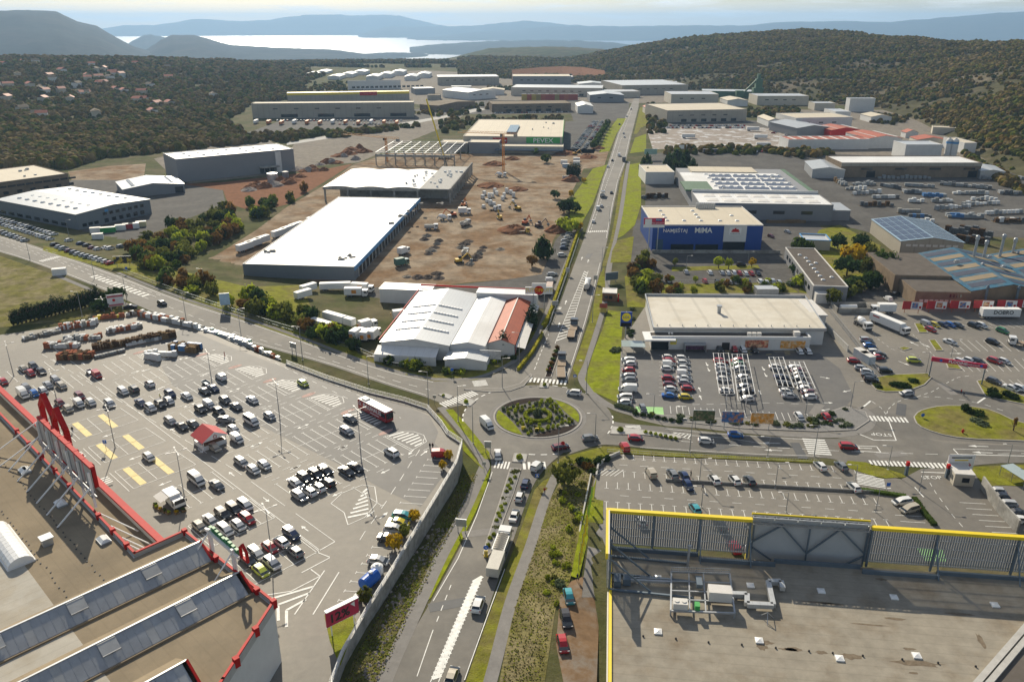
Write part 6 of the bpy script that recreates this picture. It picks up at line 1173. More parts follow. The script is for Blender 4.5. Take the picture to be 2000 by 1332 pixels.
for key,(nm,sts,seg)in SHAPES.items():
 P_=loft(sts,seg);L2=sts[-1][0];wd=max(s[4]for s in sts);zf=sts[-2][2];zr_=sts[1][2]
 hx,tx=sts[-2][0],sts[1][0];wxf,wxr=L2*.62,-L2*.62
 lamp=MB().box(-.12,.12,-.17,.17,-.07,.07);lm=lamp.mesh('headlight',chrome);tm=MB().box(-.05,.05,-.12,.12,-.12,.12).mesh('tail_light',tail_m)
 lst=[('body',P_['body'].mesh('body',carpaint,True),(0,0,0)),('windscreen',P_['windscreen'].mesh('windscreen',glass),(0,0,0)),('rear_window',P_['rear_window'].mesh('rear_window',glass),(0,0,0)),('side_window',P_['side_l'].mesh('side_window',glass),(0,0,0)),('side_window',P_['side_r'].mesh('side_window',glass),(0,0,0))]
 for s_ in(-1,1):
  lst+=[('wheel',wheel_me,(wxf,s_*(wd-.1),.32)),('wheel',wheel_me,(wxr,s_*(wd-.1),.32)),('headlight',lm,(hx+.05,s_*(wd-.24),zf-.06)),('tail_light',tm,(tx-.02,s_*(wd-.14),zr_-.12))]
 NEAR[key]=lst
 f=MB()
 for n_,mi in(('body',0),('windscreen',1),('rear_window',1),('side_l',1),('side_r',1)):f.add(P_[n_].v,P_[n_].f,mi)
 for s_ in(-1,1):
  for X in(wxf,wxr):f.tube((X,s_*(wd-.2),.3),(X,s_*(wd+.01),.3),.3,n=8,m=2)
 FAR[key]=f.mesh('car',[carpaint,glass,tyre],True);CAT[key]=nm
NAMES={'h':'parked_car','s':'parked_car','e':'parked_car','u':'parked_car','p':'parked_car','k':'parked_van','v':'parked_van','b':'parked_van'}
def car(v,ang,col,key,label,group,moving=False):
 name=NAMES[key]if not moving else NAMES[key].replace('parked','moving');cat='van' if key in 'kvb' else 'car';c=CC[col][0]
 if math.hypot(v.x,v.y)<292:
  t=thing(name,label,cat,v,ang,group)
  for(n,me,loc)in NEAR[key]:link(n,me,t,loc,color=c if n=='body' else None)
  return t
 return link(name,FAR[key],None,v,ang,label,cat,group,color=c)
NCAR=0
def cars(tile,where,spec,ang,group,moving=False,z=.65,extra=''):
 """spec: 'x,y,colour type[,turn]; ...' in pixels of a tile; where: phrase for the label; numbered from the left"""
 global NCAR
 items=[]
 for it in spec.split(';'):
  f=it.split(',')
  if len(f)<3:continue
  p=px(tile,float(f[0]),float(f[1]));items.append((p,f[2].strip(),float(f[3])if len(f)>3 else 0.0))
 items.sort(key=lambda i:i[0][0]);n=len(items)
 for i,(p,ck,turn)in enumerate(items):
  col,key=ck[0],(ck[1]if len(ck)>1 else 'h');v=W(p,z)
  lab=f"{CC[col][1]} {CAT[key]} {where}"+(f", {ORD[i]} from left" if n>1 else '')
  car(Vector((v.x,v.y,v.z+.05)),R(ang+turn)if not callable(ang)else ang(v),col,key,lab,group,moving);NCAR+=1
LG='cars parked in the hardware store car park'
A_=-44
cars('b','in the rows nearest the red gable emblem','28,820,rs;205,710,cs;290,690,du;268,748,r;360,730,ks;230,875,ge;298,925,b;375,900,w;418,850,ss;482,805,se;535,858,ce',A_,LG)
cars('b','in the short rows behind the roof sign','520,1008,m;693,950,mu;590,1058,c;685,1015,wk;787,1000,w;950,1012,wu',A_,LG)
cars('b','parked behind the grey car near the roof emblem','200,935,wv',A_,LG)
cars('b','between the pallet stacks and the sales hut','840,765,rk;1067,905,wp;1160,888,du,180;1298,840,wh,180;1475,928,nu;1620,947,ws;1220,1003,ns;1305,1048,wu;1390,1018,ku;1465,988,w',A_,LG)
cars('b','near the tall lamp in the upper car park','1915,783,wk,180;1850,878,ns;1775,903,ks',A_,LG)
cars('a','in the middle rows above the sales hut','545,535,ws;310,540,du;405,592,ds;170,580,wk;97,618,ku;255,637,ku;315,708,ge,35;695,675,s',A_,LG)
cars('a','with sun glare beside the sales hut','537,722,wb',A_,LG)
cars('z4','just left of the sales hut','950,1118,se;1015,1148,ks;1078,1135,ds',A_,LG)
cars('a','around the sales hut','380,790,w;412,875,wk;220,950,c',A_,LG)
cars('a','in the row of three below the sales hut','450,1072,se;553,1140,w;648,1100,w',A_,LG)
cars('a','parked across the hatched island by the railing','985,392,l',-44,LG)
cars('a','parked near the red coach','1395,700,ds;1365,805,se;1752,993,wu,180',A_,LG)
cars('a','driving along the perimeter lane','1915,608,ku',-30,'cars moving in the hardware store car park',True)
cars('c','in the upper glinting row','1100,190,ws;1175,145,ku;1270,115,ku;1355,80,ke;1540,90,ks;1620,55,ks',A_,LG)
cars('c','in the lower glinting row','1130,300,se;1220,265,w,180;1295,228,w,180;1380,185,k,180',A_,LG)
cars('c','alone near the tall lamp on the left aisle','240,165,wb',A_,LG)
cars('c','alone beside the white minibus','415,207,gs',A_,LG)
cars('c','behind the flower van','48,268,gs',A_,LG)
cars('c','in the back line by the entrance parapet','265,565,c;360,510,ws;465,460,kp;562,412,kp;660,380,wp',A_,LG)
cars('c','in the front line by the entrance parapet','487,595,wp;600,555,wh;680,495,re',A_,LG)
cars('c','in the last block beside the green entrance letters','1060,630,np;975,700,wh,180;875,748,r;1095,783,gh,180;757,800,wp;680,855,ks;893,885,wu;797,950,l',A_,LG)
cars('f','alone on the yellow-marked bays','1452,660,w',A_,LG)
wa=math.degrees(heading(px('g',1055,710),px('g',1300,725)))
cars('g','nose to the retaining wall','1040,925,te;990,998,ys;945,1075,wu;885,1165,ds',wa-4,LG)
cars('c','last in line against the retaining wall','1815,865,sh',wa-4,LG)
cars('g','parked at the corner of retaining wall','1445,260,rk',wa+8,LG)
# discount supermarket
DG='cars parked at the discount supermarket'
cars('z5','in the first column beside the grass strip','1650,778,we;1658,800,wh;1650,835,r;1648,868,se;1652,893,gu;1645,945,wv;1630,985,wp;1628,1015,wh',176,DG)
cars('z5','on the green charging bay','1730,1050,g',-86,DG)
cars('z6','in the second column of the supermarket rows','15,765,w;20,783,r;18,803,wk;10,828,w;15,880,r;22,915,m;32,942,w;22,977,bs',-4,DG)
cars('z6','in the glinting third column','92,772,wu;98,795,w;102,826,w;100,855,wk;104,880,ws;106,905,sh;125,938,r;112,985,y',-4,DG)
cars('z6','under the left carport, left line','308,785,re;312,812,w;318,832,se;322,858,g;322,886,w;340,950,w',-4,DG)
cars('z6','under the left carport, right line','402,783,r;405,803,eh;412,826,se;430,876,w;436,928,s;450,955,ks;455,995,w',176,DG)
cars('z6','under the right carport, left line','620,820,we;645,875,ns;662,915,ku;672,955,w;693,980,ss',-4,DG)
cars('z6','under the right carport, right line','712,822,we;735,840,m;738,860,kh;745,884,du;762,915,gs;772,937,w;795,960,m;803,985,w',176,DG)
cars('z6','in the row along the supermarket front','300,718,k;383,718,r;432,722,w;497,725,k;748,732,w;795,732,w',-88,DG)
cars('z6','in the bay row below the aisle','745,1095,wh;900,1100,rh',-86,DG)
# eastern car park
EG='cars parked in the eastern car park'
cars('z6','beside the container along the fence','1120,668,sp;1138,698,b;1165,735,wp;1185,765,r;1195,748,d',-2,EG)
cars('z6','on the other side of the fence','1050,783,r',-8,EG)
cars('z6','in the slanted line by the grass island','1092,825,sh;1125,845,w;1135,866,ds;1148,890,ku',-20,EG)
cars('z6','just above the grass island with bushes','1225,838,ku',-8,EG)
cars('z6','in the back row of the eastern car park','1455,580,sk;1500,583,y;1480,610,r;1547,583,n;1587,583,b;1633,587,d;1720,588,ku;1762,588,wu;1880,618,eu',-68,EG)
cars('z6','alone in the middle rows','1587,678,ws;1825,680,ku',-58,EG)
cars('z6','behind the gantry sign','1645,788,w;1695,783,w;1743,790,ku;1835,785,ru;1888,787,w',-60,EG)
cars('z6','right of the gantry','1832,900,du;1928,935,ws;1978,940,wu',-60,EG)
cars('z6','entering past the oval island','1345,965,s',186,'moving cars',True)
cars('z6','crossing the eastern car park aisle','1385,782,lu',-10,'moving cars',True)
cars('z6','by the factory gate beside the parked truck','1240,440,wk',95,EG);cars('z6','parked under the factory office wall','1290,410,ks',10,EG)
# car park of the store with the yellow screen
YG='cars parked at the yellow-topped store'
cars('z9','in the front row by the low hedge','38,172,gu;102,178,n;272,200,wh;385,202,wh;468,205,d',100,YG)
cars('z9','in the row under the road bank','-230,20,rk;863,125,wh;980,125,gh;1050,242,wh',100,YG)
cars('z9','backed against the planted strip','125,232,n',-80,YG)
cars('z8','alone in the first row near the flags','1775,165,ck',100,YG)
cars('z9','just above the yellow rail','165,362,t',100,YG)
cars('z9','at the end bays beside the exit lane','1320,322,we,68;1362,365,cp,75',125,YG)
cars('z9','seen through the slatted screen','-140,430,wh;305,455,ku;480,465,wu;380,578,rk;462,597,wk',100,YG)
cars('z9','in the slanted row at the far right','1845,265,s;1865,295,k;1900,335,se;1955,385,ks;1960,425,w',172,YG)
cars('z8','parked on the dirt drive below the flags','1318,852,th;1302,980,ku;1283,1115,rh',-84,'cars on the dirt drive')
# moving traffic
MG='moving cars'
SR=math.degrees(heading((990,1080),(1035,960)))
cars('z8','leaving the roundabout southward at the zebra','921,62,ws',SR-165,MG,True)
cars('z8','in the southern queue','1140,128,wk,-18;1075,222,nh;1043,295,wh;1013,402,ws;812,898,wu;665,1295,ch',SR,MG,True)
cars('d','circling the west side of the roundabout','655,548,wv',-62,MG,True)
cars('d','circling the north side of the roundabout','1505,237,wu',165,MG,True)
cars('d','circling the south-east side of the roundabout','1663,680,gu',12,MG,True)
cars('d','entering the roundabout behind the road sign','1375,762,me',18,MG,True)
cars('z5','on the eastern road beside the splitter island','1690,1215,rh',-6,MG,True)
cars('z6','on the eastern road','225,1230,wh;390,1197,bh;1020,1262,rp',-6,MG,True)
NR=80
cars('z2','on the northern road','1455,1237,wh;1480,1165,wv;1555,1075,ks;1598,868,wv;1535,930,wh;1560,895,ks;1628,765,wh;1600,695,ku;1623,745,ss;1640,650,wh;1665,610,ks;1500,1150,s',NR,MG,True)
cars('z4','turning off the diagonal road','905,465,kp',-40,MG,True)
cars('z4','beside the roadside hoarding','728,482,ks',10,LG)
# farther car parks
FG='cars parked at the furniture store'
cars('z6','in the upper row at the furniture store','115,290,s;248,293,w;315,295,s;348,295,w;382,297,wu;412,297,r;447,299,w;480,299,r;517,299,k',-88,FG)
cars('z6','in the lower row at the furniture store','18,336,w;220,341,r;290,345,k;330,346,s;358,347,s;390,347,w;430,347,k;462,346,du;530,346,wu;563,347,w;600,345,su;635,349,s',-88,FG)
cars('z6','parked above the lawn behind furniture store','680,65,s;588,90,m',-70,FG);cars('z6','beside the young trees','420,248,kk',0,FG)
cars('z5','along the yellow hedge by the northern road','1318,77,s;1312,95,w;1300,115,se;1295,135,s;1290,155,n;1280,195,wu;1225,302,se;1215,335,wk',5,'cars along the hedge')
LL='cars in the lot beside the diagonal road'
cars('z4','in the front row beside the diagonal road','305,135,k;330,148,s;355,158,su;385,170,m;415,180,du;440,187,se;465,195,s;490,203,gu;515,207,s;540,213,wh;565,222,s;590,230,w;615,238,r',60,LL)
cars('z4','in the back row beside the diagonal road','385,112,w;450,130,n;485,140,k;515,153,m;545,160,w;590,153,ws;615,158,wu;675,147,gu',60,LL)
rnd=random.Random(11)
for r_,(p0,p1,n,lb)in enumerate((((-4,60),(140,112),8,'in the nearest row at the far left yard'),((-4,15),(280,105),16,'in the second row at the far left yard'),((-4,-12),(300,78),16,'in the third row at the far left yard'))):
 cars('z4',lb,';'.join(f"{p0[0] + (p1[0] - p0[0]) * i / (n - 1):.1f},{p0[1] + (p1[1] - p0[1]) * i / (n - 1):.1f},{rnd.choice('wwsswskcg')}{rnd.choice('hshue')}" for i in range(n)),55,'cars in the far left yard')
dist_rows=[((1300,247),(1455,247),40),((1300,251),(1455,251),40),((1118,292),(1160,238),22),((1126,293),(1166,238),22),((1140,294),(1176,238),22),((965,222),(1112,220),34),((1420,197),(1470,199),14),((500,237),(800,237),46),((830,206),(880,200),16),((835,212),(890,205),16),((660,244),(800,244),20),((1380,296),(1500,298),24),((1530,250),(1545,285),10),((1508,262),(1530,252),6)]
mb=MB();cm=[M('far_car_white',(.7,.7,.69),.25,var=0),M('far_car_silver',(.36,.37,.38),.25,var=0),M('far_car_dark',(.03,.03,.035),.25,var=0),M('far_car_red',(.35,.02,.02),.25,var=0),glass]
hv=FAR['h'];hvv=[tuple(v.co)for v in hv.vertices];hff=[(tuple(p.vertices),p.material_index)for p in hv.polygons]
for(a,b,n)in dist_rows:
 va,vb=G(a),G(b);hd=math.atan2(vb.y-va.y,vb.x-va.x)+math.pi/2
 for i in range(n):
  if rnd.random()<.12:continue
  p=va.lerp(vb,(i+.5)/n);c_=rnd.choice((0,0,0,1,1,2,2,3));ca,sa_=math.cos(hd),math.sin(hd);o=len(mb.v)
  mb.v+=[(p.x+x*ca-y*sa_,p.y+x*sa_+y*ca,z+.04)for(x,y,z)in hvv]
  for(f,mi)in hff:mb.f.append(tuple(q+o for q in f));mb.m.append((c_,4,2)[mi])
put('distant_parked_cars',mb,cm,kind='stuff',label='rows of tiny parked cars in the distant yards',cat='cars')
# lorries, buses, tanks
deckw=M('deck_boards',(.34,.27,.2),.85,var=.25,scale=2)
def wheels(t,xs,wd,me=None):
 for x in xs:
  for s_ in(-1,1):link('wheel',me or wheel_big,t,(x,s_*wd,.5))
def truck_cab(t,x,col,hgt=2.9,mat=None):
 mb=MB();y=1.22;mb.prism([(0,0)]*0 or[(x-1.0,-y),(x+.95,-y),(x+1.05,-y*.8),(x+1.05,y*.8),(x+.95,y),(x-1.0,y)],.55,hgt);o=put('cab',mb,carpaint,t,color=col)
 g=MB();g.box(x+.9,x+1.09,-y*.86,y*.86,1.65,2.5);put('windscreen',g,glass,o)
 for s_ in(-1,1):put('side_window',MB().box(x-.3,x+.7,s_*y-.02,s_*y+.02,1.7,2.45),glass,o);put('mirror',MB().box(x+.8,x+.95,s_*(y+.22)-.1,s_*(y+.22)+.1,1.6,2.2),black_m,o)
 put('bumper',MB().box(x+.8,x+1.12,-y,y,.4,.95),black_m,t)
def box_truck(v,ang,label,L,boxcol,cabcol,name='box_truck',kind='box',sign=None,group=None,zadd=0):
 t=thing(name,label,'truck',v,ang,group);put('chassis',MB().box(-L/2,L/2-1,-.45,.45,.55,.9),black_m,t);truck_cab(t,L/2-1.05,cabcol)
 x0,x1=-L/2,L/2-2.3
 if kind=='box':put('cargo_box',MB().box(x0,x1,-1.27,1.27,.95,3.7),plainpaint,t,color=boxcol)
 elif kind=='flat':put('flatbed',MB().box(x0,x1,-1.27,1.27,.95,1.15),deckw,t);put('headboard',MB().box(x1-.15,x1,-1.27,1.27,1.15,2.2),steel_dark,t)
 elif kind=='tank':put('tank',MB().tube((x0,0,2.1),(x1,0,2.1),1.15,n=16),offwhite,t);put('walkway',MB().box(x0+.5,x1-.5,-.35,.35,3.2,3.32),steel,t)
 elif kind=='mixer':put('drum',MB().lathe((0,0,0),[(.5,0),(1.15,1.3),(1.2,2.6),(.7,4.1),(.4,4.3)],16),white_m,t,loc=(x1-.3,0,1.7)).rotation_euler=(0,R(-76),0);put('chute',MB().bar((x0+.2,0,2.6),(x0-.8,0,1.2),.5),steel,t)
 elif kind=='tipper':
  mb=MB();mb.box(x0,x1,-1.25,1.25,1.0,1.15);[mb.box(*q)for q in((x0,x1,-1.27,-1.15,1.15,2.5),(x0,x1,1.15,1.27,1.15,2.5),(x0,x0+.1,-1.15,1.15,1.15,2.5),(x1-.1,x1,-1.15,1.15,1.15,2.8))];put('tipper_body',mb,steel,t)
  tp_=MB();n=9
  for i in range(n):
   xa=x0+(x1-x0)*i/n;xb=x0+(x1-x0)*(i+1)/n;xm=(xa+xb)/2
   for(p,q,za,zb_)in((xa,xm,2.5,2.85),(xm,xb,2.85,2.5)):tp_.add([(p,-1.26,2.45),(q,-1.26,2.45),(q,0,zb_+.15),(p,0,za+.15),(q,1.26,2.45),(p,1.26,2.45)],[(0,1,2,3),(3,2,4,5)])
  put('tarpaulin',tp_,M('tarpaulin',(.5,.46,.38),.8,var=.2,scale=2),t)
 wheels(t,[L/2-1.6,x0+1.4,x0+2.7],1.05);return t
def trailer(v,ang,label,L,col,kind='box',group=None,name='trailer'):
 t=thing(name,label,'trailer',v,ang,group);put('chassis',MB().box(-L/2,L/2,-.45,.45,.65,.95),black_m,t)
 if kind=='box':put('cargo_box',MB().box(-L/2,L/2,-1.27,1.27,.97,3.8),plainpaint,t,color=col)
 else:put('deck',MB().box(-L/2,L/2,-1.27,1.27,.95,1.2),deckw,t);put('side_board',MB().box(-L/2,L/2,-1.3,-1.24,.9,1.35),steel,t);put('side_board',MB().box(-L/2,L/2,1.24,1.3,.9,1.35),steel,t)
 wheels(t,[-L/2+1.6,-L/2+2.9],1.05)
 if group=='trailers at the fruit warehouse':t.scale=(.9,.95,.85)
 return t
wht=(.74,.74,.72);RED=(.42,.03,.02)
def at(tile,x,y,z=1.2):v=W(px(tile,x,y),z);return Vector((v.x,v.y,v.z+.06))
v=at('z6',1215,490,2);box_truck(v,R(178),'white box truck parked across by the concrete enclosure',8.5,wht,wht)
v=at('z6',1250,575,2);t=box_truck(v,R(-68),'long white articulated lorry with red lettering in the eastern car park',16,wht,wht,'articulated_lorry');put('red_mark',MB().box(-6.5,-3.5,-1.31,-1.275,2.7,3.1),red_m,t)
box_truck(at('z6',1098,575,1.5),R(-80),'white concrete mixer truck parked beside the lorry',8.5,wht,wht,'mixer_truck','mixer')
t=trailer(at('z6',1865,518,2),R(-2),'white box trailer with the word on its side below the red hoardings',13.4,wht);text('DOBRO',2.0,t,(.6,-1.33,2.5),FRONT,M('black_print',(.02,.02,.02),.5,var=0),.02,bold=.03)
box_truck(at('z6',1985,685,1),R(160),'white flatbed lorry at the right edge of the eastern car park',7.5,wht,wht,'flatbed_truck','flat')
box_truck(at('z5',1345,585,1.5),R(82),'upper of two flatbed lorries with dark cab in the lay-by',7.5,wht,(.05,.06,.07),'flatbed_truck','flat');trailer(at('z5',1330,635,1),R(82),'empty wooden deck trailer behind the upper lay-by lorry',6.5,wht,'flat',name='flat_trailer')
box_truck(at('z5',1278,780,1.5),R(86),'lower flatbed lorry with dark cab waiting near the zebra crossing',7.5,wht,(.05,.06,.07),'flatbed_truck','flat');trailer(at('z5',1273,850,1),R(88),'long empty wooden deck trailer stopped at the northern zebra crossing',7.5,wht,'flat',name='flat_trailer')
box_truck(at('z5',1420,355,1.8),R(82),'cream tanker lorry driving on the northern road',9.5,wht,wht,'tanker_truck','tank')
box_truck(at('z8',945,545,1.8),R(SR),'white tipper lorry with ribbed tarpaulin in the southern queue',7.8,wht,wht,'tipper_truck','tipper')
t=trailer(at('z8',908,680,1.2),R(SR),'square tarpaulin-covered trailer towed by the tipper lorry',5.8,(.5,.48,.42),'box',name='tipper_trailer');t.scale=(1,.95,.68)
box_truck(at('z2',1505,1085,1.5),R(80),'dark tipper lorry on the northern road',8,(.2,.2,.2),(.1,.12,.12),'tipper_truck','tipper');box_truck(at('z2',1625,890,1.5),R(80),'small dark lorry far along the northern road',7,(.12,.13,.14),(.1,.1,.1))
t=thing('coach','red coach with white roof and white lettering parked on the bays','bus',at('a',1615,625,1.6),R(-44));red_bus=(.33,.012,.016)
mb=MB();mb.prism([(-6,-1.25),(5.7,-1.25),(6,-1.0),(6,1.0),(5.7,1.25),(-6,1.25)],.4,3.1);put('body',mb,carpaint,t,color=red_bus);put('roof',MB().prism([(-5.9,-1.2),(5.6,-1.2),(5.8,-.9),(5.8,.9),(5.6,1.2),(-5.9,1.2)],3.1,3.3),white_m,t)
put('windscreen',MB().box(5.75,6.04,-1.05,1.05,1.2,2.9),glass,t)
for s_ in(-1,1):put('side_windows',MB().box(3.4,5.6,s_*1.25-.02,s_*1.25+.02,1.5,2.7),glass,t)
put('roof_hatch',MB().box(-4.9,-3.1,-.8,.8,3.3,3.6),offwhite,t);put('roof_hatch',MB().box(1.0,2.0,-.5,.5,3.3,3.42),steel,t);wheels(t,[3.9,-3.2],1.08);put('mirror',MB().bar((5.9,-1.1,2.8),(6.4,-1.45,2.4),.12).bar((5.9,1.1,2.8),(6.4,1.45,2.4),.12),black_m,t)
text('BAUHAUS',1.7,t,(.2,-1.29,2.2),FRONT,white_m,.02,bold=.02);put('white_line',MB().box(-.8,3.0,-1.28,-1.252,.95,1.15),white_m,t)
mb=MB();frame_poly([(-5.5,1.9),(-5.5,2.4),(-5.1,2.8),(-4.7,2.4),(-4.7,1.9)],.14,-1.31,-1.26,mb);put('red_mark',mb,white_m,t)
v=at('c',45,340,1.2);t=thing('flower_van','white market van with open awning selling plants in the car park','van',v,R(-44));put('chassis',MB().box(-2.8,2.6,-.4,.4,.45,.8),black_m,t);truck_cab(t,1.9,wht,2.3);put('cargo_box',MB().box(-2.9,.9,-1.15,1.15,.8,2.9),white_m,t);put('awning',MB().add([(-2.8,-1.15,2.8),(.8,-1.15,2.8),(.8,-3.1,2.3),(-2.8,-3.1,2.3)],[(0,1,2,3)]),offwhite,t);wheels(t,[1.9,-1.9],.95,wheel_me)
for c_ in list(t.children):
 if c_.name.startswith('wheel'):c_.location.z=.33
ca,sa_=math.cos(R(-44)),math.sin(R(-44))
for i,(dx,dy)in enumerate(((-2.6,-3.0),(-1.4,-3.2),(-.2,-3.0),(1.0,-2.6),(2.2,-2.4),(3.4,-1.2),(3.6,.2))):
 x,y=v.x+dx*ca-dy*sa_,v.y+dx*sa_+dy*ca;t=thing('plant_crate',f'wooden crate of potted plants beside the flower van, {ORD[i]} along','crate',(x,y,v.z),R(-44),'plant crates by the flower van');put('crate',MB().box(-.5,.5,-.4,.4,0,.35),wood,t)
 mb=MB();[mb.lathe((random.uniform(-.35,.35),random.uniform(-.25,.25),.33),[(.06,0),(.2,.15),(.22,.3),(.08,.42)],6)for _ in range(6)];put('plants',mb,leafs[(0,5,4)[i%3]],t,kind='stuff')
v=at('c',1740,1035,1.1);t=thing('water_tank','ribbed bright blue plastic tank on display by the retaining wall','tank',v,R(60));mb=MB()
for i in range(12):mb.tube((-1.7+i*.29,0,1.25),(-1.7+i*.29+.2,0,1.25),1.25,n=18);mb.tube((-1.7+i*.29+.2,0,1.25),(-1.7+i*.29+.29,0,1.25),1.17,n=18)
bl_=M('blue_plastic',(.01,.12,.5),.4,var=.05);put('drum',mb,bl_,t);put('lid',MB().lathe((.4,0,2.4),[(.4,0),(.4,.3),(.3,.4)],12),white_m,t);put('end_cap',MB().tube((-1.95,0,1.25),(-1.7,0,1.25),.9,1.2,n=18),bl_,t)
v=at('c',1805,940,1);t=thing('water_tank','round white plastic tank behind the blue tank','tank',v);put('drum',MB().lathe((0,0,0),[(1.0,0),(1.15,.4),(1.15,1.6),(.7,2.0),(.3,2.1),(.3,2.3)],16),white_m,t)
for i,q in enumerate(((1590,1225),(1635,1185))):v=at('c',*q,.6);t=thing('water_tank',['small beige round tank near the red price sign','small white round tank near the red price sign'][i],'tank',v);put('drum',MB().lathe((0,0,.1),[(.5,0),(.7,.4),(.7,.9),(.3,1.3)],12),offwhite if i==0 else white_m,t);put('stand',MB().box(-.5,.5,-.5,.5,0,.12),steel,t)
for i,(tl,q,a)in enumerate((('b',(780,742),-44),('b',(1785,838),-44))):v=at(tl,*q,.4);t=thing('car_trailer',['small open car trailer behind the red van','dark wire-sided car trailer near the lamp'][i],'trailer',v,R(a));put('tub',MB().box(-1.2,1.2,-.7,.7,.45,.55).box(-1.2,1.2,-.72,-.66,.55,.95).box(-1.2,1.2,.66,.72,.55,.95).box(-1.22,-1.16,-.66,.66,.55,.95),[steel,wood][i]if i==0 else steel_dark,t);put('drawbar',MB().bar((1.2,0,.5),(2.1,0,.45),.1),black_m,t);[link('wheel',wheel_me,t,(0,s_*.85,.32))for s_ in(-1,1)]
rows=[('z4',1720,375,'box','white box trailer with fruit emblem, leftmost by the building site'),('z4',1870,365,'boxl','long white semi-trailer by the building site fence'),('z4',1690,410,'box','short white box trailer in front of the wire pens')]
for(tl,x,y,k_,lb)in rows:trailer(at(tl,x,y,2),R(6 if k_=='boxl' else 50),lb,13.5 if k_=='boxl' else 7.5,wht,group='trailers at the fruit warehouse')
for i,(x,y,a,lb)in enumerate(((165,375,-10,'white lorry with fruit emblem at the end of the trailer row'),(130,400,0,'white lorry with fruit emblem parked in front of the pallets'))):t=box_truck(at('z5',x,y,2),R(a),lb,9,wht,wht,'delivery_truck',group='lorries at the fruit warehouse');put('fruit_emblem',MB().box(-1.6,.2,-1.33,-1.28,1.6,3.0),M('fruit_print',(.65,.25,.03),.5,var=.6,scale=2),t)
for i,(x,y,a)in enumerate(((135,630,70),(190,635,75),(230,630,75),(195,580,40),(385,525,20))):t=box_truck(at('z5',x,y,2),R(a),f'white delivery lorry parked left of the fruit warehouse, {ORD[i]} of five',6.5,wht,wht,'delivery_truck',group='lorries at the fruit warehouse');put('fruit_emblem',MB().box(-x*0-4.02+.0,-3.98,-.6,.6,1.6,2.9),M('fruit_print',(0,0,0)),t)
for i,(x,y)in enumerate(((60,555),(10,540),(-60,580))):trailer(at('z5',x,y,2),R(-35),f'white reefer trailer among bushes left of the warehouse, {ORD[i]} from right',11,wht,group='trailers at the fruit warehouse')
for i,(x,y,a)in enumerate(((1155,385,84),(1210,375,84))):t=box_truck(at('z5',x,y,2),R(a),['white box lorry parked on the yard corner behind the warehouse','grey-sided box lorry with red cab beside the hedge'][i],8.5,wht if i==0 else(.4,.3,.25),wht if i==0 else RED)
for i in range(9):a=at('z4',1365+i*48,385-0-i*41-(430-430)-230 if False else 150-i*19,2);trailer(Vector((a.x,a.y,a.z)),R(64),f'white box trailer in the sunlit line beside the white-roofed hall, {ORD[i]} from front',9,wht,group='trailers beside the new hall')if i not in(3,7)else None
for i,(x,y,c_,a)in enumerate(((395,180,wht,60),(740,185,(.3,.32,.3),84),(385,243,(.06,.15,.12),40))):box_truck(at('z5',x,y,1),R(a),['white site van-lorry near the hall corner','grey tipper on the building site','dark green jeep lorry on the building site'][i],6.5,c_,c_,'site_truck','box' if i!=1 else 'tipper')
for i,(x,y,a)in enumerate(((625,1220,10),(550,1270,0),(740,1250,60),(735,1185,5),(940,980,0),(1310,995,0),(1060,1290,0),(905,1165,10))):box_truck(at('z2',x,y,1),R(a),f'works lorry standing on the bare earth site, {ORD[i]} of eight',7,[(.6,.6,.58),wht,(.3,.3,.3),wht,(.5,.5,.5),(.45,.04,.03),(.6,.4,.05),(.55,.5,.4)][i],[wht,wht,(.4,.4,.4),wht,wht,RED,(.6,.4,.05),wht][i],'works_truck',['mixer','tipper','tipper','box','mixer','tipper','flat','flat'][i],group='works lorries')
def digger(v,ang,label,col):
 t=thing('excavator',label,'excavator',v,ang);
 for s_ in(-1,1):put('track',MB().box(-1.9,1.9,s_*1.1-.3,s_*1.1+.3,0,.85),black_m,t)
 put('housing',MB().box(-1.8,1.1,-1.2,1.2,.95,2.0),plainpaint,t,color=col);put('cab',MB().box(-.1,1.3,.2,1.2,2.0,3.0),glass,t);put('boom',MB().bar((1,0,1.8),(4,0,4.2),.45),plainpaint,t,color=col);put('stick',MB().bar((4,0,4.2),(5.8,0,1.4),.35),plainpaint,t,color=col);put('bucket',MB().box(5.3,6.2,-.6,.6,.3,1.3),steel_dark,t)
for i,q in enumerate((('z5',705,230),('z2',1030,1165),('z2',1075,1245),('z2',1350,860),('z2',670,1200),('z2',930,1215),('z2',1150,1260),('z2',730,1145))):digger(at(*q,.8),R((20,140,60,10,200,100,30,80)[i]),['yellow wheel loader beside the row of gravel heaps','yellow excavator in the middle of the site','orange excavator by the red digging trench','small excavator near the trailer huts','orange excavator near the white hall','yellow excavator by the cable trench','dark excavator at the eastern site edge','orange excavator beneath the unfinished hall'][i],[(.6,.38,.03),(.6,.38,.03),(.55,.12,.03),(.55,.3,.03),(.55,.12,.03),(.6,.38,.03),(.15,.1,.08),(.55,.15,.03)][i])
for i in range(12):trailer(at('p',500+i*25,238+(i%3),2),R(92),f'{"orange" if i % 3 else "white"} trailer docked in front of the beige logistics hall, {ORD[i]} from left',13,(.5,.16,.04)if i%3 else wht,group='trailers at the logistics hall')
for i,q in enumerate(((127,760),(487,720),(530,763),(545,808),(250,845),(115,822))):trailer(at('z3',*q,2),R(-2 if i!=5 else 60),f'white trailer on the puddled gravel yard, {ORD[i]} of six',12 if i!=5 else 6,wht if i!=4 else(.08,.08,.09),group='trailers on the gravel yard')
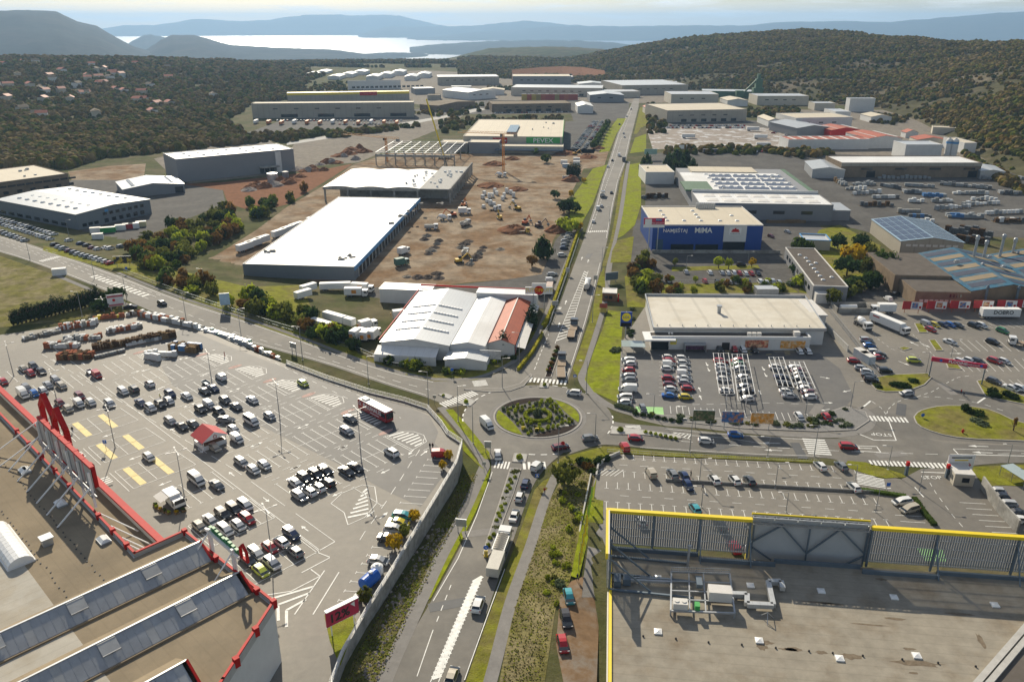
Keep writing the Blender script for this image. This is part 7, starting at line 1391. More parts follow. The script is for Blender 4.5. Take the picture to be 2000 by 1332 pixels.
# lamps
def lamp(base,top,label,heads=1,side=1,group='street lamps'):
 v=W(base);h=max(5,min(22,height_of(base,top,v.z)));t=thing('street_lamp',label,'lamp',v,0,group)
 put('pole',MB().tube((0,0,0),(0,0,h),.13 if h>8 else .1,.06,8),pole_m,t)
 for k in range(heads):
  a=(k*2*math.pi/heads+.6)if heads>1 else(0 if side>0 else math.pi);c,s_=math.cos(a),math.sin(a);L_=1.5 if heads>1 else 1.6
  ar_=put('arm',MB().bar((0,0,h-.05),(c*L_,s_*L_,h+.12),.08),pole_m,t);put('lamp_head',MB().cbox((c*L_*1.2,s_*L_*1.2,h+.06),.8,.32,.14,a),offwhite,ar_)
 put('base_plate',MB().cbox((0,0,0),.5,.5,.12),concrete_light,t)
MAST=[((225,875),798),(px('f',1800,1045),882),((532,1092),994),(px('z8',160,105),800),((27,735),672),(px('a',195,385),688),(px('a',785,710),747),(px('z4',320,1020),727),(px('b',905,220),594)]
for i,(b_,t_)in enumerate(sorted(MAST)):lamp(b_,t_,f'four-headed lamp mast in the hardware car park, {ORD[i]} from left',4,group='car park lamp masts')
SL=[((837,792),726),((895,823),754),((924,866),792),((981,758),700),((1090,904),832),((1162,864),808),((1145,768),705),((1661,796),745),((1347,882),818),((1590,890),831),((1808,731),689),((1857,700),664),((1499,893),853),((1366,941),896),((1514,953),904),((1668,950),908),((1734,917),871),((1967,910),868),((59,509),467),((185,545),510),((248,587),540),((364,626),572),((472,664),603),((591,703),638),((720,750),696),((1157,630),577),((1014,710),650),((1175,530),484),((1276,812),770),((1573,810),768),((1190,440),405),((1206,372),345),((161,619),570),((1535,1000),965),((1710,1000),955),((1795,960),915),((1370,990),950),((1340,530),500),((1460,520),492),((136,468),430),((400,560),525)]
for i,(b_,t_)in enumerate(sorted(SL)):lamp(b_,t_,f'slender grey street lamp, {ORD[i]} lamp counting from left',1,1 if i%2 else-1)
# signs, hoardings, gantry
BT=[]
def board(p,w_,z0,z1,label,mat,ang=0,name='billboard',cat='sign',words=(),posts=2,postmat=None):
 t=thing(name,label,cat,W(p),R(ang));BT.append(t);pn_=put('panel',MB().box(-w_/2,w_/2,-.12,.12,z0,z1),mat,t);put('panel_frame',MB().box(-w_/2-.1,w_/2+.1,-.08,.08,z0-.1,z0-.005).box(-w_/2-.1,w_/2+.1,-.08,.08,z1+.005,z1+.1),postmat or steel,pn_)
 for k in range(posts):x=0 if posts==1 else(-w_*.35+w_*.7*k/(posts-1));put('post',MB().bar((x,.2,0),(x,.2,z1-.2),.16),postmat or steel,t)
 for(s_,sz,x,z,m)in words:text(s_,sz,t,(x,-.15,z),FRONT,m,.02)
 return t
blackp=M('black_print',(.02,.02,.02),.5,var=0)
board(px('z6',207,1160),5.6,2.2,5.2,'dark green picture billboard, left of three above the gravel bed',M('bill_a',(.05,.09,.03),.5,var=.8,scale=1.5,col2=(.25,.2,.12),c2scale=1,c2amt=.8),-4);board(px('z6',367,1168),5.6,2.2,5.2,'blue and red picture billboard, middle of three above the gravel bed',M('bill_b',(.04,.16,.4),.5,var=.5,scale=1.5,col2=(.6,.25,.08),c2scale=1.1,c2amt=1),-4);board(px('z6',530,1175),5.8,2.2,5.2,'orange billboard, right of three above the gravel bed',M('poster_orange',(0,0,0)),-4)
for i,x in enumerate((1370,1505,1635,1765,1895,1990)):
 board(px('z6',x,520-i*2),7.0,1.6,4.6,f'red and white hoarding along the factory fence, {ORD[i]} from left',M('hoard_red',(.45,.02,.03),.5,var=.2,scale=1),-5,postmat=M('brown_post',(.3,.12,.05),.7));put('white_part',MB().box(-.6,3.4,-.16,-.121,1.7,4.5),white_m,BT[-1]);put('picture',MB().box(-.2,1.9,-.18,-.161,2.1,4.1),M('poster_food',(0,0,0))if i%2 else M('bill_b',(0,0,0)),BT[-1]);put('red_square',MB().box(2.3,3.1,-.18,-.161,2.0,2.9),red_m,BT[-1])
t=board(px('z7',1920,1045),6.0,2.4,5.4,'red discount hoarding with large percentage on white posts at the ramp',M('red_print',(0,0,0)),40,postmat=white_m);text('12%',2.3,t,(-.6,-.16,3.7),FRONT,blackp,.02,bold=.05);put('white_top',MB().box(-3.0,3.0,-.4,.4,5.5,5.62),white_m,t);put('white_triangle',MB().add([(1.5,-.16,4.9),(2.3,-.16,5.1),(2.3,-.16,4.0)],[(0,2,1)]),white_m,t)
t=board(px('z4',655,505),5.2,1.8,6.0,'white hoarding with red dot and red strips at the car park entrance',M('pale_board',(.55,.57,.6),.5),25,postmat=white_m);put('red_strip',MB().box(-2.5,2.5,-.16,-.121,5.0,5.7),M('faded_red_print',(.38,.1,.12),.5),t);put('red_strip',MB().box(-2.3,2.3,-.16,-.121,1.9,2.5),MATS['faded_red_print'],t);put('red_dot',MB().tube((-.5,-.17,4.0),(-.5,-.121,4.0),.5,n=14),red_m,t)
board(px('z4',690,262),7,1.6,4.6,'dark hoarding with yellow print below the lot by the diagonal road',M('hoard_dark',(.03,.03,.03),.5,var=.3,col2=(.6,.45,.03),c2scale=.6,c2amt=1,c2lo=.5,c2hi=.56),10)
board(px('z4',1262,505),3.4,2.2,6.4,'tall pale blue sign board on the diagonal road verge',M('pale_blue_sign',(.35,.5,.62),.5),15);board(px('z5',880,800),6.5,1.6,4.4,'white advertising board in front of the fruit warehouse',M('advert_pale',(.55,.53,.5),.5,var=.4,scale=1),-8);board(px('z5',1555,352),5.6,1.5,4.6,'large dark back of a hoarding beside the kiosk',steel_dark,20)
board((1871,925),6.2,1.4,5.0,'white direction board with red arrow beside the exit lane',white_m,0,words=[('→',2,1.8,2.4,red_m)]);put('text_line',MB().box(-2.4,2.4,-.15,-.121,4.3,4.6),MATS['grey_print'],BT[-1]);put('yellow_line',MB().box(-1.6,1.6,-.15,-.121,3.6,3.9),yellow_m,BT[-1]);put('text_line',MB().box(-2.5,.3,-.15,-.121,2.5,2.75),MATS['grey_print'],BT[-1]);board((1270,312),10,4,8,'pale green hoarding in front of the pines',M('pale_green_sign',(.3,.45,.38),.5),5);board(px('z2',1945,845),4,2,5,'small pale board beside the pines by the road',white_m,0)
for i,(q,s_)in enumerate(((px('z5',1240,500),2.4),(px('z5',1310,310),1.6),(px('z5',1465,355),1.6),(px('z8',718,500),2.2),(px('d',665,830),1.6),(px('a',905,130),2.4))):board(q,s_,1.8,3.4,f'grey back of a road direction board, {ORD[i]} of six',steel,(5,8,8,-10,-5,-30)[i],'road_sign',words=())
def sign(p,label,shape,col,h=2.4,ang=0,glyph=None):
 t=thing('traffic_sign',label,'road sign',W(p),R(ang));put('post',MB().tube((0,0,0),(0,0,h+.5),.05,n=6),pole_m,t)
 mb=MB()
 if shape=='sq':mb.box(-.45,.45,-.07,-.03,h-.4,h+.5)
 else:mb.tube((0,-.03,h),(0,-.07,h),.5,n=16)
 put('plate',mb,col,t)
 if glyph:text(glyph,.8,t,(0,-.08,h+.02),FRONT,white_m,.005)
 return t
sb=M('sign_blue',(.01,.11,.5),.5,var=0)
sign(px('d',1512,150),'blue zebra crossing sign at the northern crossing','sq',sb,2.6,0,'▲');sign(px('d',1145,1140),'blue zebra crossing sign beside the southern queue','sq',sb,2.6,0,'▲');sign(px('z8',855,640),'round blue keep-right sign at the median tip','o',sb,2.6,0,'↘');put('bollard',MB().box(-.35,.35,-.1,.1,.4,1.5).box(-.4,.4,-.3,.3,0,.4),yellow_m,label='yellow bollard below the round blue sign at the median tip',cat='bollard',loc=W(px('z8',855,632)))
for i,q in enumerate(((1010,600),(1142,615))):put('chevron_bollard',MB().box(-.5,.5,-.12,.12,.1,1.1).box(-.3,-.05,-.14,-.12,.4,.9),yellow_m,label=['yellow chevron board, left of the pair on the roundabout rim','yellow chevron board, right of the pair on the roundabout rim'][i],cat='sign',loc=W(px('d',*q)))
sign(px('d',315,80),'small blue sign on the slip road verge','sq',sb,2.4);sign(px('d',1395,800),'red and blue warning signs at the south-east entry','o',red_m,2.2);sign(px('d',145,350),'grey sign by the diagonal road crossing','sq',steel,2.4);sign(px('d',628,1010),'small pale sign on the western footpath','sq',steel,2.4);sign(px('f',1040,600),'blue disabled parking sign by the yellow bays','sq',sb,2.4,0,'P');sign(px('z9',1235,275),'blue crossing sign in the lower car park','sq',sb,2.2);sign(px('z4',710,300),'small blue sign on the upper road verge','sq',sb,2.4);sign(px('e',895,870),'small blue arrow sign on the oval island','o',sb,1.0)
for i,q in enumerate(((1340,175),(1565,190))):t=thing('barrier_post',['dark gate post with red head left of the exit lane','dark gate post with red head right of the exit lane'][i],'post',W(px('z9',*q)));put('post',MB().box(-.3,.3,-.3,.3,0,2.6),steel_dark,t);put('red_head',MB().box(-.34,.34,-.34,.34,2.6,3.6),red_m,t)
g0,g1=W(px('e',965,425)),W(px('e',1535,510));t=thing('parking_gantry','red parking gantry with white lettering spanning the car park entrance','gantry',g0,math.atan2(g1 .y-g0 .y,g1 .x-g0 .x));Lg=(g1-g0).length
for x in(0,Lg):put('post',MB().bar((x,0,0),(x,0,6.6),.3),steel_dark,t)
put('beam',MB().box(-.3,Lg+.3,-.35,.1,5.4,6.7),M('red_print',(0,0,0)),t);text('PLODINE',1.2,t,(Lg*.48,-.38,6.02),FRONT,white_m,.02,bold=.02);text('Dobrodošli',.7,t,(Lg*.77,-.38,6.0),FRONT,white_m,.02);put('blue_disc',MB().tube((Lg*.92,-.38,6.05),(Lg*.92,-.42,6.05),.4,n=12),sb,t);put('blue_disc',MB().tube((Lg*.16,-.38,6.05),(Lg*.16,-.42,6.05),.4,n=12),sb,t)
put('fire_hydrant',MB().lathe((0,0,0),[(.3,0),(.22,.1),(.22,.9),(.3,.95),(.25,1.2),(.05,1.35)],10).tube((-.42,0,.7),(.42,0,.7),.12),red_m,label='red fire hydrant on the large oval grass island',cat='hydrant',loc=W(px('e',1330,1035)))
fy,fg=M('flag_yellow',(.8,.65,.03),.7),M('flag_green',(.35,.6,.06),.7)
for i in range(8):
 q=px('z8',1438-i*9.5,330+i*54);h=4.3;t=thing('banner_flag',f'tall {"green" if i < 3 else "yellow"} banner flag on the lawn edge, {ORD[i]} from the road','flag',W(q),R(20),'banner flags');put('pole',MB().tube((0,0,0),(0,0,h),.05,n=6),pole_m,t);mb=MB()
 for k in range(5):a,b=1.2+k*.58,1.2+(k+1)*.58;mb.add([(.05,0,a),(.5,.12*math.sin(k+i),a),(.5,.12*math.sin(k+1+i),b),(.05,0,b),(.05,.02,a),(.5,.12*math.sin(k+i)+.02,a),(.5,.12*math.sin(k+1+i)+.02,b),(.05,.02,b)],[(0,1,2,3),(7,6,5,4)])
 put('banner',mb,fg if i<3 else fy,t)
for ci,(tl,tr,bl_2,br_)in enumerate((((265,742),(350,742),(300,970),(385,970)),((370,748),(455,748),(405,1010),(500,970)),((575,765),(655,765),(625,925),(715,935)),((690,790),(770,790),(740,940),(835,940)))):
 P4=[G(px('z6',*q),2.6)for q in(tl,tr,br_,bl_2)];c=sum(P4,Vector())/4;t=thing('carport_frame',['white carport frame, first from left','white carport frame, second from left','white carport frame, third from left','white carport frame, fourth from left'][ci]+' over the supermarket bays','carport',(c.x,c.y,0));Q=[p-c for p in P4];z=2.7;mb=MB()
 for k in range(4):a=Q[0].lerp(Q[1],k/3);b=Q[3].lerp(Q[2],k/3);put('beam',MB().bar((a.x,a.y,z),(b.x,b.y,z),.13),white_m,t)
 for k in range(6):
  a=Q[0].lerp(Q[3],k/5);b=Q[1].lerp(Q[2],k/5);put('cross_beam',MB().bar((a.x,a.y,z-.12),(b.x,b.y,z-.12),.08),white_m,t);m_=a.lerp(b,.5)
  put('post',MB().bar((m_.x,m_.y,0),(m_.x,m_.y,z-.1),.16),white_m,t)
  # goods on pallets
pal_me={}
def goods(v,ang,kind,h,label,group,w_=1.15,L_=1.0):
 t=thing('material_bundle' if 'yard' in group else 'crate_stack' if kind in 'ck' else 'wrapped_pallet' if kind=='w' else 'pallet_stack',label,'pallet',v,ang,group);k=('p',)
 if k not in pal_me:mb=MB();[mb.box(-.6,.6,y-.09,y+.09,.02,.12)for y in(-.45,0,.45)];mb.box(-.6,.6,-.52,.52,.12,.16);pal_me[k]=mb.mesh('pallet',wood)
 link('pallet',pal_me[k],t);k=(kind,round(h,1))
 if k not in pal_me:
  rr=random.Random(str(k));mb=MB();n=max(1,int(h/.45))
  for i in range(n):
   for(x0,x1)in((-.56,-.01),(.01,.56)):d=rr.uniform(0,.05);mb.box(x0+d,x1-d,-.5+d,.5-d,.17+i*h/n,.15+(i+1)*h/n)
  pal_me[k]=mb.mesh('load',{'w':wrap,'c':wood,'k':M('crate_dark',(.09,.055,.03),.9,var=.4,scale=3),'g':concrete,'r':M('brick_load',(.36,.13,.07),.85,var=.3,scale=2),'y':yellow_m,'e':M('teal_wrap',(.15,.34,.28),.4,var=.2),'b':M('blue_load',(.05,.16,.36),.5,var=.2),'d':M('pipe_load',(.10,.11,.12),.6,var=.3,scale=2),'s':M('grey_load',(.27,.29,.30),.7,var=.3,scale=1.5)}[kind])
 link('load',pal_me[k],t);return t
rnd=random.Random(31)
def run(where,tile,p0,p1,n,kinds,hs_=(.9,1.7),rows=1,gap=1.35,group='goods stacked on pallets',ang=None,sc=1.1,skip=.0):
 a,b=W(px(tile,*p0)),W(px(tile,*p1));d=(b-a).normalized();q=Vector((-d.y,d.x,0));an=math.atan2(d.y,d.x);it=[]
 for r_ in range(rows):
  for i in range(n):
   if rnd.random()<skip:continue
   p=a.lerp(b,(i+.5)/n)-q*(r_*gap*sc)+Vector((rnd.uniform(-.12,.12),rnd.uniform(-.12,.12),0));it.append(p)
 it.sort(key=lambda p:p.x/p.y)
 names=dict(w='white wrapped',c='brown crated',k='dark crated',g='grey stone',r='red brick',y='yellow',e='green wrapped',b='blue',d='dark pipe',s='grey boxed')
 for i,p in enumerate(it):
  k=rnd.choice(kinds);h=rnd.uniform(*hs_);p.z=H(p.x,p.y)+.03;t=goods(p,an+rnd.uniform(-.04,.04),k,round(h*3)/3,f"{names[k]} goods {where}, {ORD[i] if i < 50 else str(i + 1) + 'th'} from left",group);t.scale=(sc,sc,sc)
run('in the border line by the lamp row','b',(1235,245),(1800,400),24,'wwwgwr',(1.2,1.8),2);run('at the green-wrapped end of border line','b',(1810,405),(2180,520),16,'wewww',(1.5,2.1),2);run('at the railing end of border line','z4',(1330,690),(1560,785),11,'wwwr',(1.0,1.8))
run('in the long crate wall','b',(810,545),(1520,425),30,'kkkc',(1.4,1.9),2,1.3);run('in the crate block beside the aisle','b',(545,605),(820,600),13,'kkcr',(1.2,1.7),3,1.3);run('beside the wire cages','b',(830,620),(1080,560),10,'sgs',(.5,.9));run('in front of the long crate wall','b',(1100,520),(1400,460),11,'sws',(.6,1.2))
run('in the left brick rows','b',(415,520),(690,520),13,'wwrg',(.9,1.6),2,1.3,skip=.1);run('in the second brick rows','b',(540,470),(880,440),15,'wgwsr',(.8,1.6),2,1.3,skip=.15);run('in the roof tile rows','b',(930,395),(1230,345),13,'rrwgw',(.8,1.5),2,1.3,skip=.1);run('in the paving rows by the cypresses','b',(200,455),(520,385),14,'ggws',(.5,1.0),2,1.3,skip=.1);run('in the back rows by the cypresses','b',(520,370),(850,320),15,'wwrg',(1.0,1.8),2,1.3,skip=.1);run('in the colourful back corner','b',(815,290),(1080,265),12,'yrrry',(.8,1.6));run('at the far corner fence','b',(1100,255),(1220,235),6,'kgw',(1,1.5))
run('in the right crate block','b',(1520,520),(1750,545),8,'ckcb',(1.4,1.8),3,1.3);run('in the white sacks line','b',(1265,600),(1530,610),10,'wwww',(1.2,1.9),1);run('beside the tall white sack stack','b',(1270,625),(1390,650),5,'w',(1.6,2))
YD=[(1040,1035,1160,1030,6,'ss'),(1200,1040,1310,1060,6,'ds'),(1330,1040,1500,1050,8,'ss'),(1530,1030,1820,1055,13,'ds'),(1040,1090,1200,1080,7,'wes'),(1080,1150,1270,1150,8,'dk'),(1430,1095,1560,1100,6,'bsb'),(1290,1190,1420,1190,6,'sg'),(1500,1175,1700,1160,8,'wws'),(1560,1210,1760,1215,9,'ssb'),(1650,1150,1860,1140,9,'wsw'),(1780,1200,1990,1190,9,'ws'),(960,1010,1010,1040,4,'cs'),(1350,1130,1440,1130,4,'wg'),(1180,1000,1480,1000,12,'ss'),(1750,1000,1990,1000,8,'wss'),(1000,1060,1120,1062,5,'ws'),(1150,1110,1300,1108,7,'wds'),(1320,1075,1420,1078,5,'sd'),(1600,1085,1800,1088,9,'sws'),(1480,1130,1600,1128,6,'wgs'),(1850,1080,1980,1085,5,'ds'),(1700,1120,1850,1118,6,'sw'),(1350,1215,1480,1218,6,'sdb'),(1820,1235,1990,1238,7,'kwd'),(1240,1240,1500,1246,9,'swd')]
for i,(x0,y0,x1,y1,n,k_)in enumerate(YD):run(f'in the storage yard, {ORD[i]} bundle row','z3',(x0,y0),(x1,y1),n,k_,(.7,1.3),1+(i%3==0),1.3,'bundles in the storage yard',sc=1.9)
run('behind the blue furniture store','z3',(560,1245),(780,1245),16,'cc',(.8,1.4),1,sc=1.2,group='crates behind the furniture store');run('by the pine yard','z2',(1720,1110),(1860,1100),7,'dkd',(1,2),2,sc=1.6,group='containers by the pines')
for i,(x,y)in enumerate(((1560,1300),(1640,1290),(1700,1310),(1600,1340),(1680,1350))):run(f'in the dark girder stack, {ORD[i]} pile','z3',(x,y),(x+120,y+20),5,'dk',(1,1.6),1,group='girder stacks',sc=2.2)
def container(p,ang,col,label,L_=6.0,h=2.6):t=thing('container',label,'container',W(p),R(ang),'site containers');put('box',MB().box(-L_/2,L_/2,-1.2,1.2,0,h),plainpaint,t,color=col);put('roof_panel',MB().box(-L_/2-.05,L_/2+.05,-1.25,1.25,h,h+.12),offwhite,t)
CT=[('z4',548,105,wht,'cream'),('z4',535,70,wht,'white'),('z4',605,68,(.02,.25,.06),'green'),('z4',675,55,wht,'white'),('z4',715,48,(.4,.03,.03),'red'),('z4',750,45,wht,'white'),('z4',790,35,(.6,.55,.3),'yellowish'),('z2',1290,915,wht,'white'),('z2',1360,900,wht,'white'),('z2',1360,920,wht,'white'),('z2',1300,935,(.3,.4,.5),'blue'),('z6',1090,770,(.5,.56,.58),'pale green'),('z6',1120,790,(.5,.56,.58),'pale green'),('z4',335,305,wht,'white')]
for i,(tl,x,y,c,n)in enumerate(CT):container(px(tl,x,y),20 if tl=='z4' else(-75 if tl=='z6' else-8),c,f'{n} steel container, {ORD[i]} of the listed yard containers from west' if 0 else f'{n} container '+('in the yard above the parked cars' if tl=='z4' and i<7 else 'by the site fence near the cypresses' if tl=='z2' else 'along the supermarket fence' if tl=='z6' else 'beside the diagonal road')+f', number {ORD[i]}',7 if i==2 else 5)
for r_ in range(2):
 for i in range(12):container((1024+i*9,196-r_*3),-3,rnd.choice([(.4,.08,.03),(.45,.3,.03),(.35,.05,.03),(.3,.2,.05)]),f'stacked red and yellow freight container by the far hall, {ORD[i + r_ * 12]}',7.5,5.2 if r_ else 7.8)
 # building site: heaps, cranes, huts
def heap(p,r,h,mat,label):
 mb=MB();n=14;pr=[(1,0),(.8,.3),(.5,.68),(.22,.93),(.05,1)];vs=[]
 for(k,z)in pr:
  for i in range(n):a=2*math.pi*i/n;j=1+rnd.uniform(-.14,.14);vs.append((r*k*j*math.cos(a),r*k*j*math.sin(a),h*z*j-.05))
 mb.add(vs,[(q*n+i,q*n+(i+1)%n,(q+1)*n+(i+1)%n,(q+1)*n+i)for q in range(len(pr)-1)for i in range(n)]+[tuple(range((len(pr)-1)*n,len(pr)*n))]);put('spoil_heap',mb,mat,label=label,cat='heap',group='spoil heaps',loc=W(p))
HP=[('z5',415,318),('z5',475,322),('z5',530,322),('z5',590,325),('z5',582,300),('z5',535,190),('z5',550,172),('z5',567,155),('z5',582,135),('z5',593,118),('z5',765,245),('z5',785,225),('z5',800,208),('z5',815,190),('z5',828,172),('z5',840,155),('z5',720,155),('z5',735,135),('z5',755,120),('z5',935,165),('z5',510,110),('z5',525,90)]
for i,q in enumerate(sorted(HP,key=lambda q:q[1])):heap(px(*q),rnd.uniform(2.2,3.4),rnd.uniform(.9,1.5),M('dark_gravel',(.11,.09,.075),.95,var=.3,scale=2,bump=.5)if i%3 else gravel,f'small gravel heap on the building site, {ORD[i]} from left')
for i,q in enumerate((('z2',880,1040),('z2',1030,1060),('z2',1420,880),('z2',1300,860),('z2',900,920),('z2',1000,890),('z2',1330,1010),('z2',1250,1290),('z5',1010,60),('z2',1480,830))):heap(px(*q),rnd.uniform(6,11),rnd.uniform(2,3.6),earth_red,f'red earth bank on the building site, {ORD[i]}')
for i in range(30):heap(px('z1',1390+i*22,1080-i*8+rnd.uniform(-40,30)),rnd.uniform(4,8),rnd.uniform(1.5,3.5),earth_red if i%3 else bedrock,f'red earth bank mound below the grey warehouse, {ORD[i]}')
for i in range(18):run_p=px('z2',830+rnd.uniform(0,180),1080+rnd.uniform(-10,100));v=W(run_p);goods(v,rnd.uniform(0,3),'w',round(rnd.uniform(.9,1.7)*3)/3,f'white wrapped insulation stack on the building site, {ORD[i]}','insulation stacks').scale=(1.7,)*3
def tower_crane(p,h,jib,ang,label,col):
 t=thing('tower_crane',label,'crane',W(p),ang);mb=MB();n=int(h/2)
 for sx in(-.6,.6):
  for sy in(-.6,.6):mb.bar((sx,sy,0),(sx,sy,h),.22)
 for i in range(n):
  for s_ in(-.6,.6):mb.bar((-.6,s_,i*2),(.6,s_,i*2+2),.14);mb.bar((s_,-.6,i*2+2),(s_,.6,i*2),.14)
 put('mast',mb,col,t);mb=MB();mb.bar((-jib*.3,0,h),(jib,0,h),.35);mb.bar((-jib*.3,0,h+1.2),(jib*.9,0,h+1.2),.2)
 for i in range(int(jib*1.2/2)):x=-jib*.3+i*2;mb.bar((x,0,h),(x+1,0,h+1.2),.12);mb.bar((x+1,0,h+1.2),(x+2,0,h),.12)
 put('jib',mb,col,t);put('counterweight',MB().box(-jib*.3,-jib*.3+2.5,-.8,.8,h-2,h),concrete,t);put('cab',MB().box(.7,2.2,-.8,.8,h-2,h-.2),glass,t)
orange=M('crane_orange',(.6,.25,.03),.5);tower_crane(px('z2',952,955),26,34,R(165),'orange tower crane standing on the red earth site',orange);tower_crane(px('z2',303,905),18,42,R(150),'orange tower crane with long jib behind the steel frame hall',orange)
v=W(px('z2',620,885));t=thing('mobile_crane','yellow mobile crane with long raised boom behind unfinished halls','crane',v);put('carrier',MB().box(-5,5,-1.4,1.4,.8,2.4),yellow_m,t);tip=G(px('z2',488,602),42)-v;put('boom',MB().bar((0,0,2.4),(tip.x,v.y*0+8,44),.8),yellow_m,t);wheels(t,[-3.5,-1.5,1.5,3.5],1.2)
# fences and hedges
def fence(pts,label,h,mat,step=2.5,name='fence',rails=(.35,1.0)):
 t=thing(name,label,'fence',pts[0]);o=Vector(pts[0]);dp=dense(pts,step)
 for i,p in enumerate(dp):
  if i%1==0:z=land_h(p.x,p.y)-o.z;put('post',MB().bar((p.x-o.x,p.y-o.y,z),(p.x-o.x,p.y-o.y,z+h),.09),mat,t)if i%3==0 else None
 for k,f in enumerate(rails):
  mb=MB();[mb.bar((dp[i].x-o.x,dp[i].y-o.y,land_h(dp[i].x,dp[i].y)-o.z+h*f),(dp[i+1].x-o.x,dp[i+1].y-o.y,land_h(dp[i+1].x,dp[i+1].y)-o.z+h*f),.06)for i in range(len(dp)-1)];put('rail',mb,mat,t)
 mesh_=MB()
 for i in range(len(dp)-1):
  a,b=dp[i],dp[i+1]
  for k in range(5):f=k/5;x,y=a.x+(b.x-a.x)*f-o.x,a.y+(b.y-a.y)*f-o.y;z=land_h(x+o.x,y+o.y)-o.z;mesh_.bar((x,y,z+.1),(x,y,z+h),.03)
 put('pickets',mesh_,mat,t)
fence([W(p)for p in smooth_px([px('z4',690,292),px('z4',1000,412),px('z4',1500,580),px('z4',2000,735),px('z5',300,812),px('z5',430,830)],3)],'long blue-grey picket fence behind the diagonal road verge',1.6,steel_dark);fence([G(p)for p in((1060,660),(1072,640),(1100,560),(1130,470))],'metal fence behind the yellow hedge on the northern road',1.5,steel,3);fence([G(p)for p in((1186,884),(1300,890),(1470,898),(1600,903))],'thin railing above the lower car park',1.0,steel,3);fence([G(px('z9',*q))for q in((0,212),(500,240),(1160,280))],'low railing between the two rows of the lower car park',.8,steel,3);fence([G(px('z6',*q))for q in((910,510),(1060,700),(1190,880))],'metal fence between supermarket yard and eastern car park',2.0,steel,3);fence([G(p)for p in((1262,552),(1400,556),(1560,560))],'wire fence below the furniture store car park',1.6,steel,3)
def wall_line(pts,h,w_,label,mat,name='low_wall'):put(name,kerb_line(pts,0,w_,h),mat,label=label,cat='wall')
wall_line([G(px('z9',*q))for q in((0,208),(500,236),(1160,276))],.6,.3,'low concrete wall dividing the rows of the lower car park',concrete);wall_line([G(px('z9',*q))for q in((1760,250),(1850,380),(1960,500))],3.2,.4,'grey concrete ramp wall at the right edge',concrete);wall_line([G(px('z8',*q))for q in((1340,740),(1380,480),(1440,180))],.7,.3,'low white wall edging the flag lawn',concrete_light);wall_line([G(px('z8',*q))for q in((1470,190),(1480,130),(1530,90),(1600,60))],.9,.4,'pale curved stone wall at the car park corner',concrete_light)
# people
def person_mesh(stride,arm):
 me=bpy.data.meshes.new('person');V_=[(0,0,.95),(0,0,1.2),(0,0,1.42),(0,0,1.52),(.02,0,1.66),(.02,0,1.76),(0,.1,.9),(stride,.1,.5),(stride*.6,.1,.08),(stride*.6+.14,.1,.05),(0,-.1,.9),(-stride*.6,-.1,.5),(-stride*1.2,-.1,.1),(-stride*1.2+.14,-.1,.05),(0,.19,1.4),(-arm,.26,1.12),(arm*.4,.25,.88),(0,-.19,1.4),(arm,-.26,1.12),(arm*1.4,-.24,.9)]
 E_=[(0,1),(1,2),(2,3),(3,4),(4,5),(0,6),(6,7),(7,8),(8,9),(0,10),(10,11),(11,12),(12,13),(2,14),(14,15),(15,16),(2,17),(17,18),(18,19)];rr=[.15,.14,.15,.06,.1,.09,.1,.065,.045,.04,.1,.065,.045,.04,.07,.048,.035,.07,.048,.035]
 me.from_pydata(V_,E_,[]);o=bpy.data.objects.new('tmp',me);COL.objects.link(o);o.modifiers.new('s','SKIN');
 for i,sv in enumerate(me.skin_vertices[0].data):sv.radius=(rr[i],rr[i]);sv.use_root=i==0
 m_=o.modifiers.new('d','SUBSURF');m_.levels=1;m_.render_levels=1;dg=bpy.context.evaluated_depsgraph_get();r=bpy.data.meshes.new_from_object(o.evaluated_get(dg));bpy.data.objects.remove(o);return r
pm=[person_mesh(.16,.1),person_mesh(.05,.04)];skin=M('skin',(.42,.26,.19),.6,var=0);hair=M('hair',(.04,.025,.02),.7,var=0);cloth={k:M('cloth_'+k,c,.85,var=.1,scale=5)for k,c in dict(black=(.02,.02,.022),navy=(.03,.045,.09),red=(.4,.03,.03),yellow=(.7,.65,.05),grey=(.15,.15,.16),jeans=(.06,.09,.16)).items()}
pcache={}
def person(p,ang,top,leg,k,label):
 key=(top,leg,k)
 if key not in pcache:
  me=pm[k].copy();me.materials.clear();[me.materials.append(m)for m in(cloth[top],cloth[leg],skin,hair)]
  for f in me.polygons:z=f.center.z;y=abs(f.center.y);f.material_index=3 if z>1.7 else 2 if z>1.5 else(2 if y>.2 and z<.98 else 0)if z>.93 else 1
  pcache[key]=me
 link('person',pcache[key],None,W(p),R(ang),label,'person')
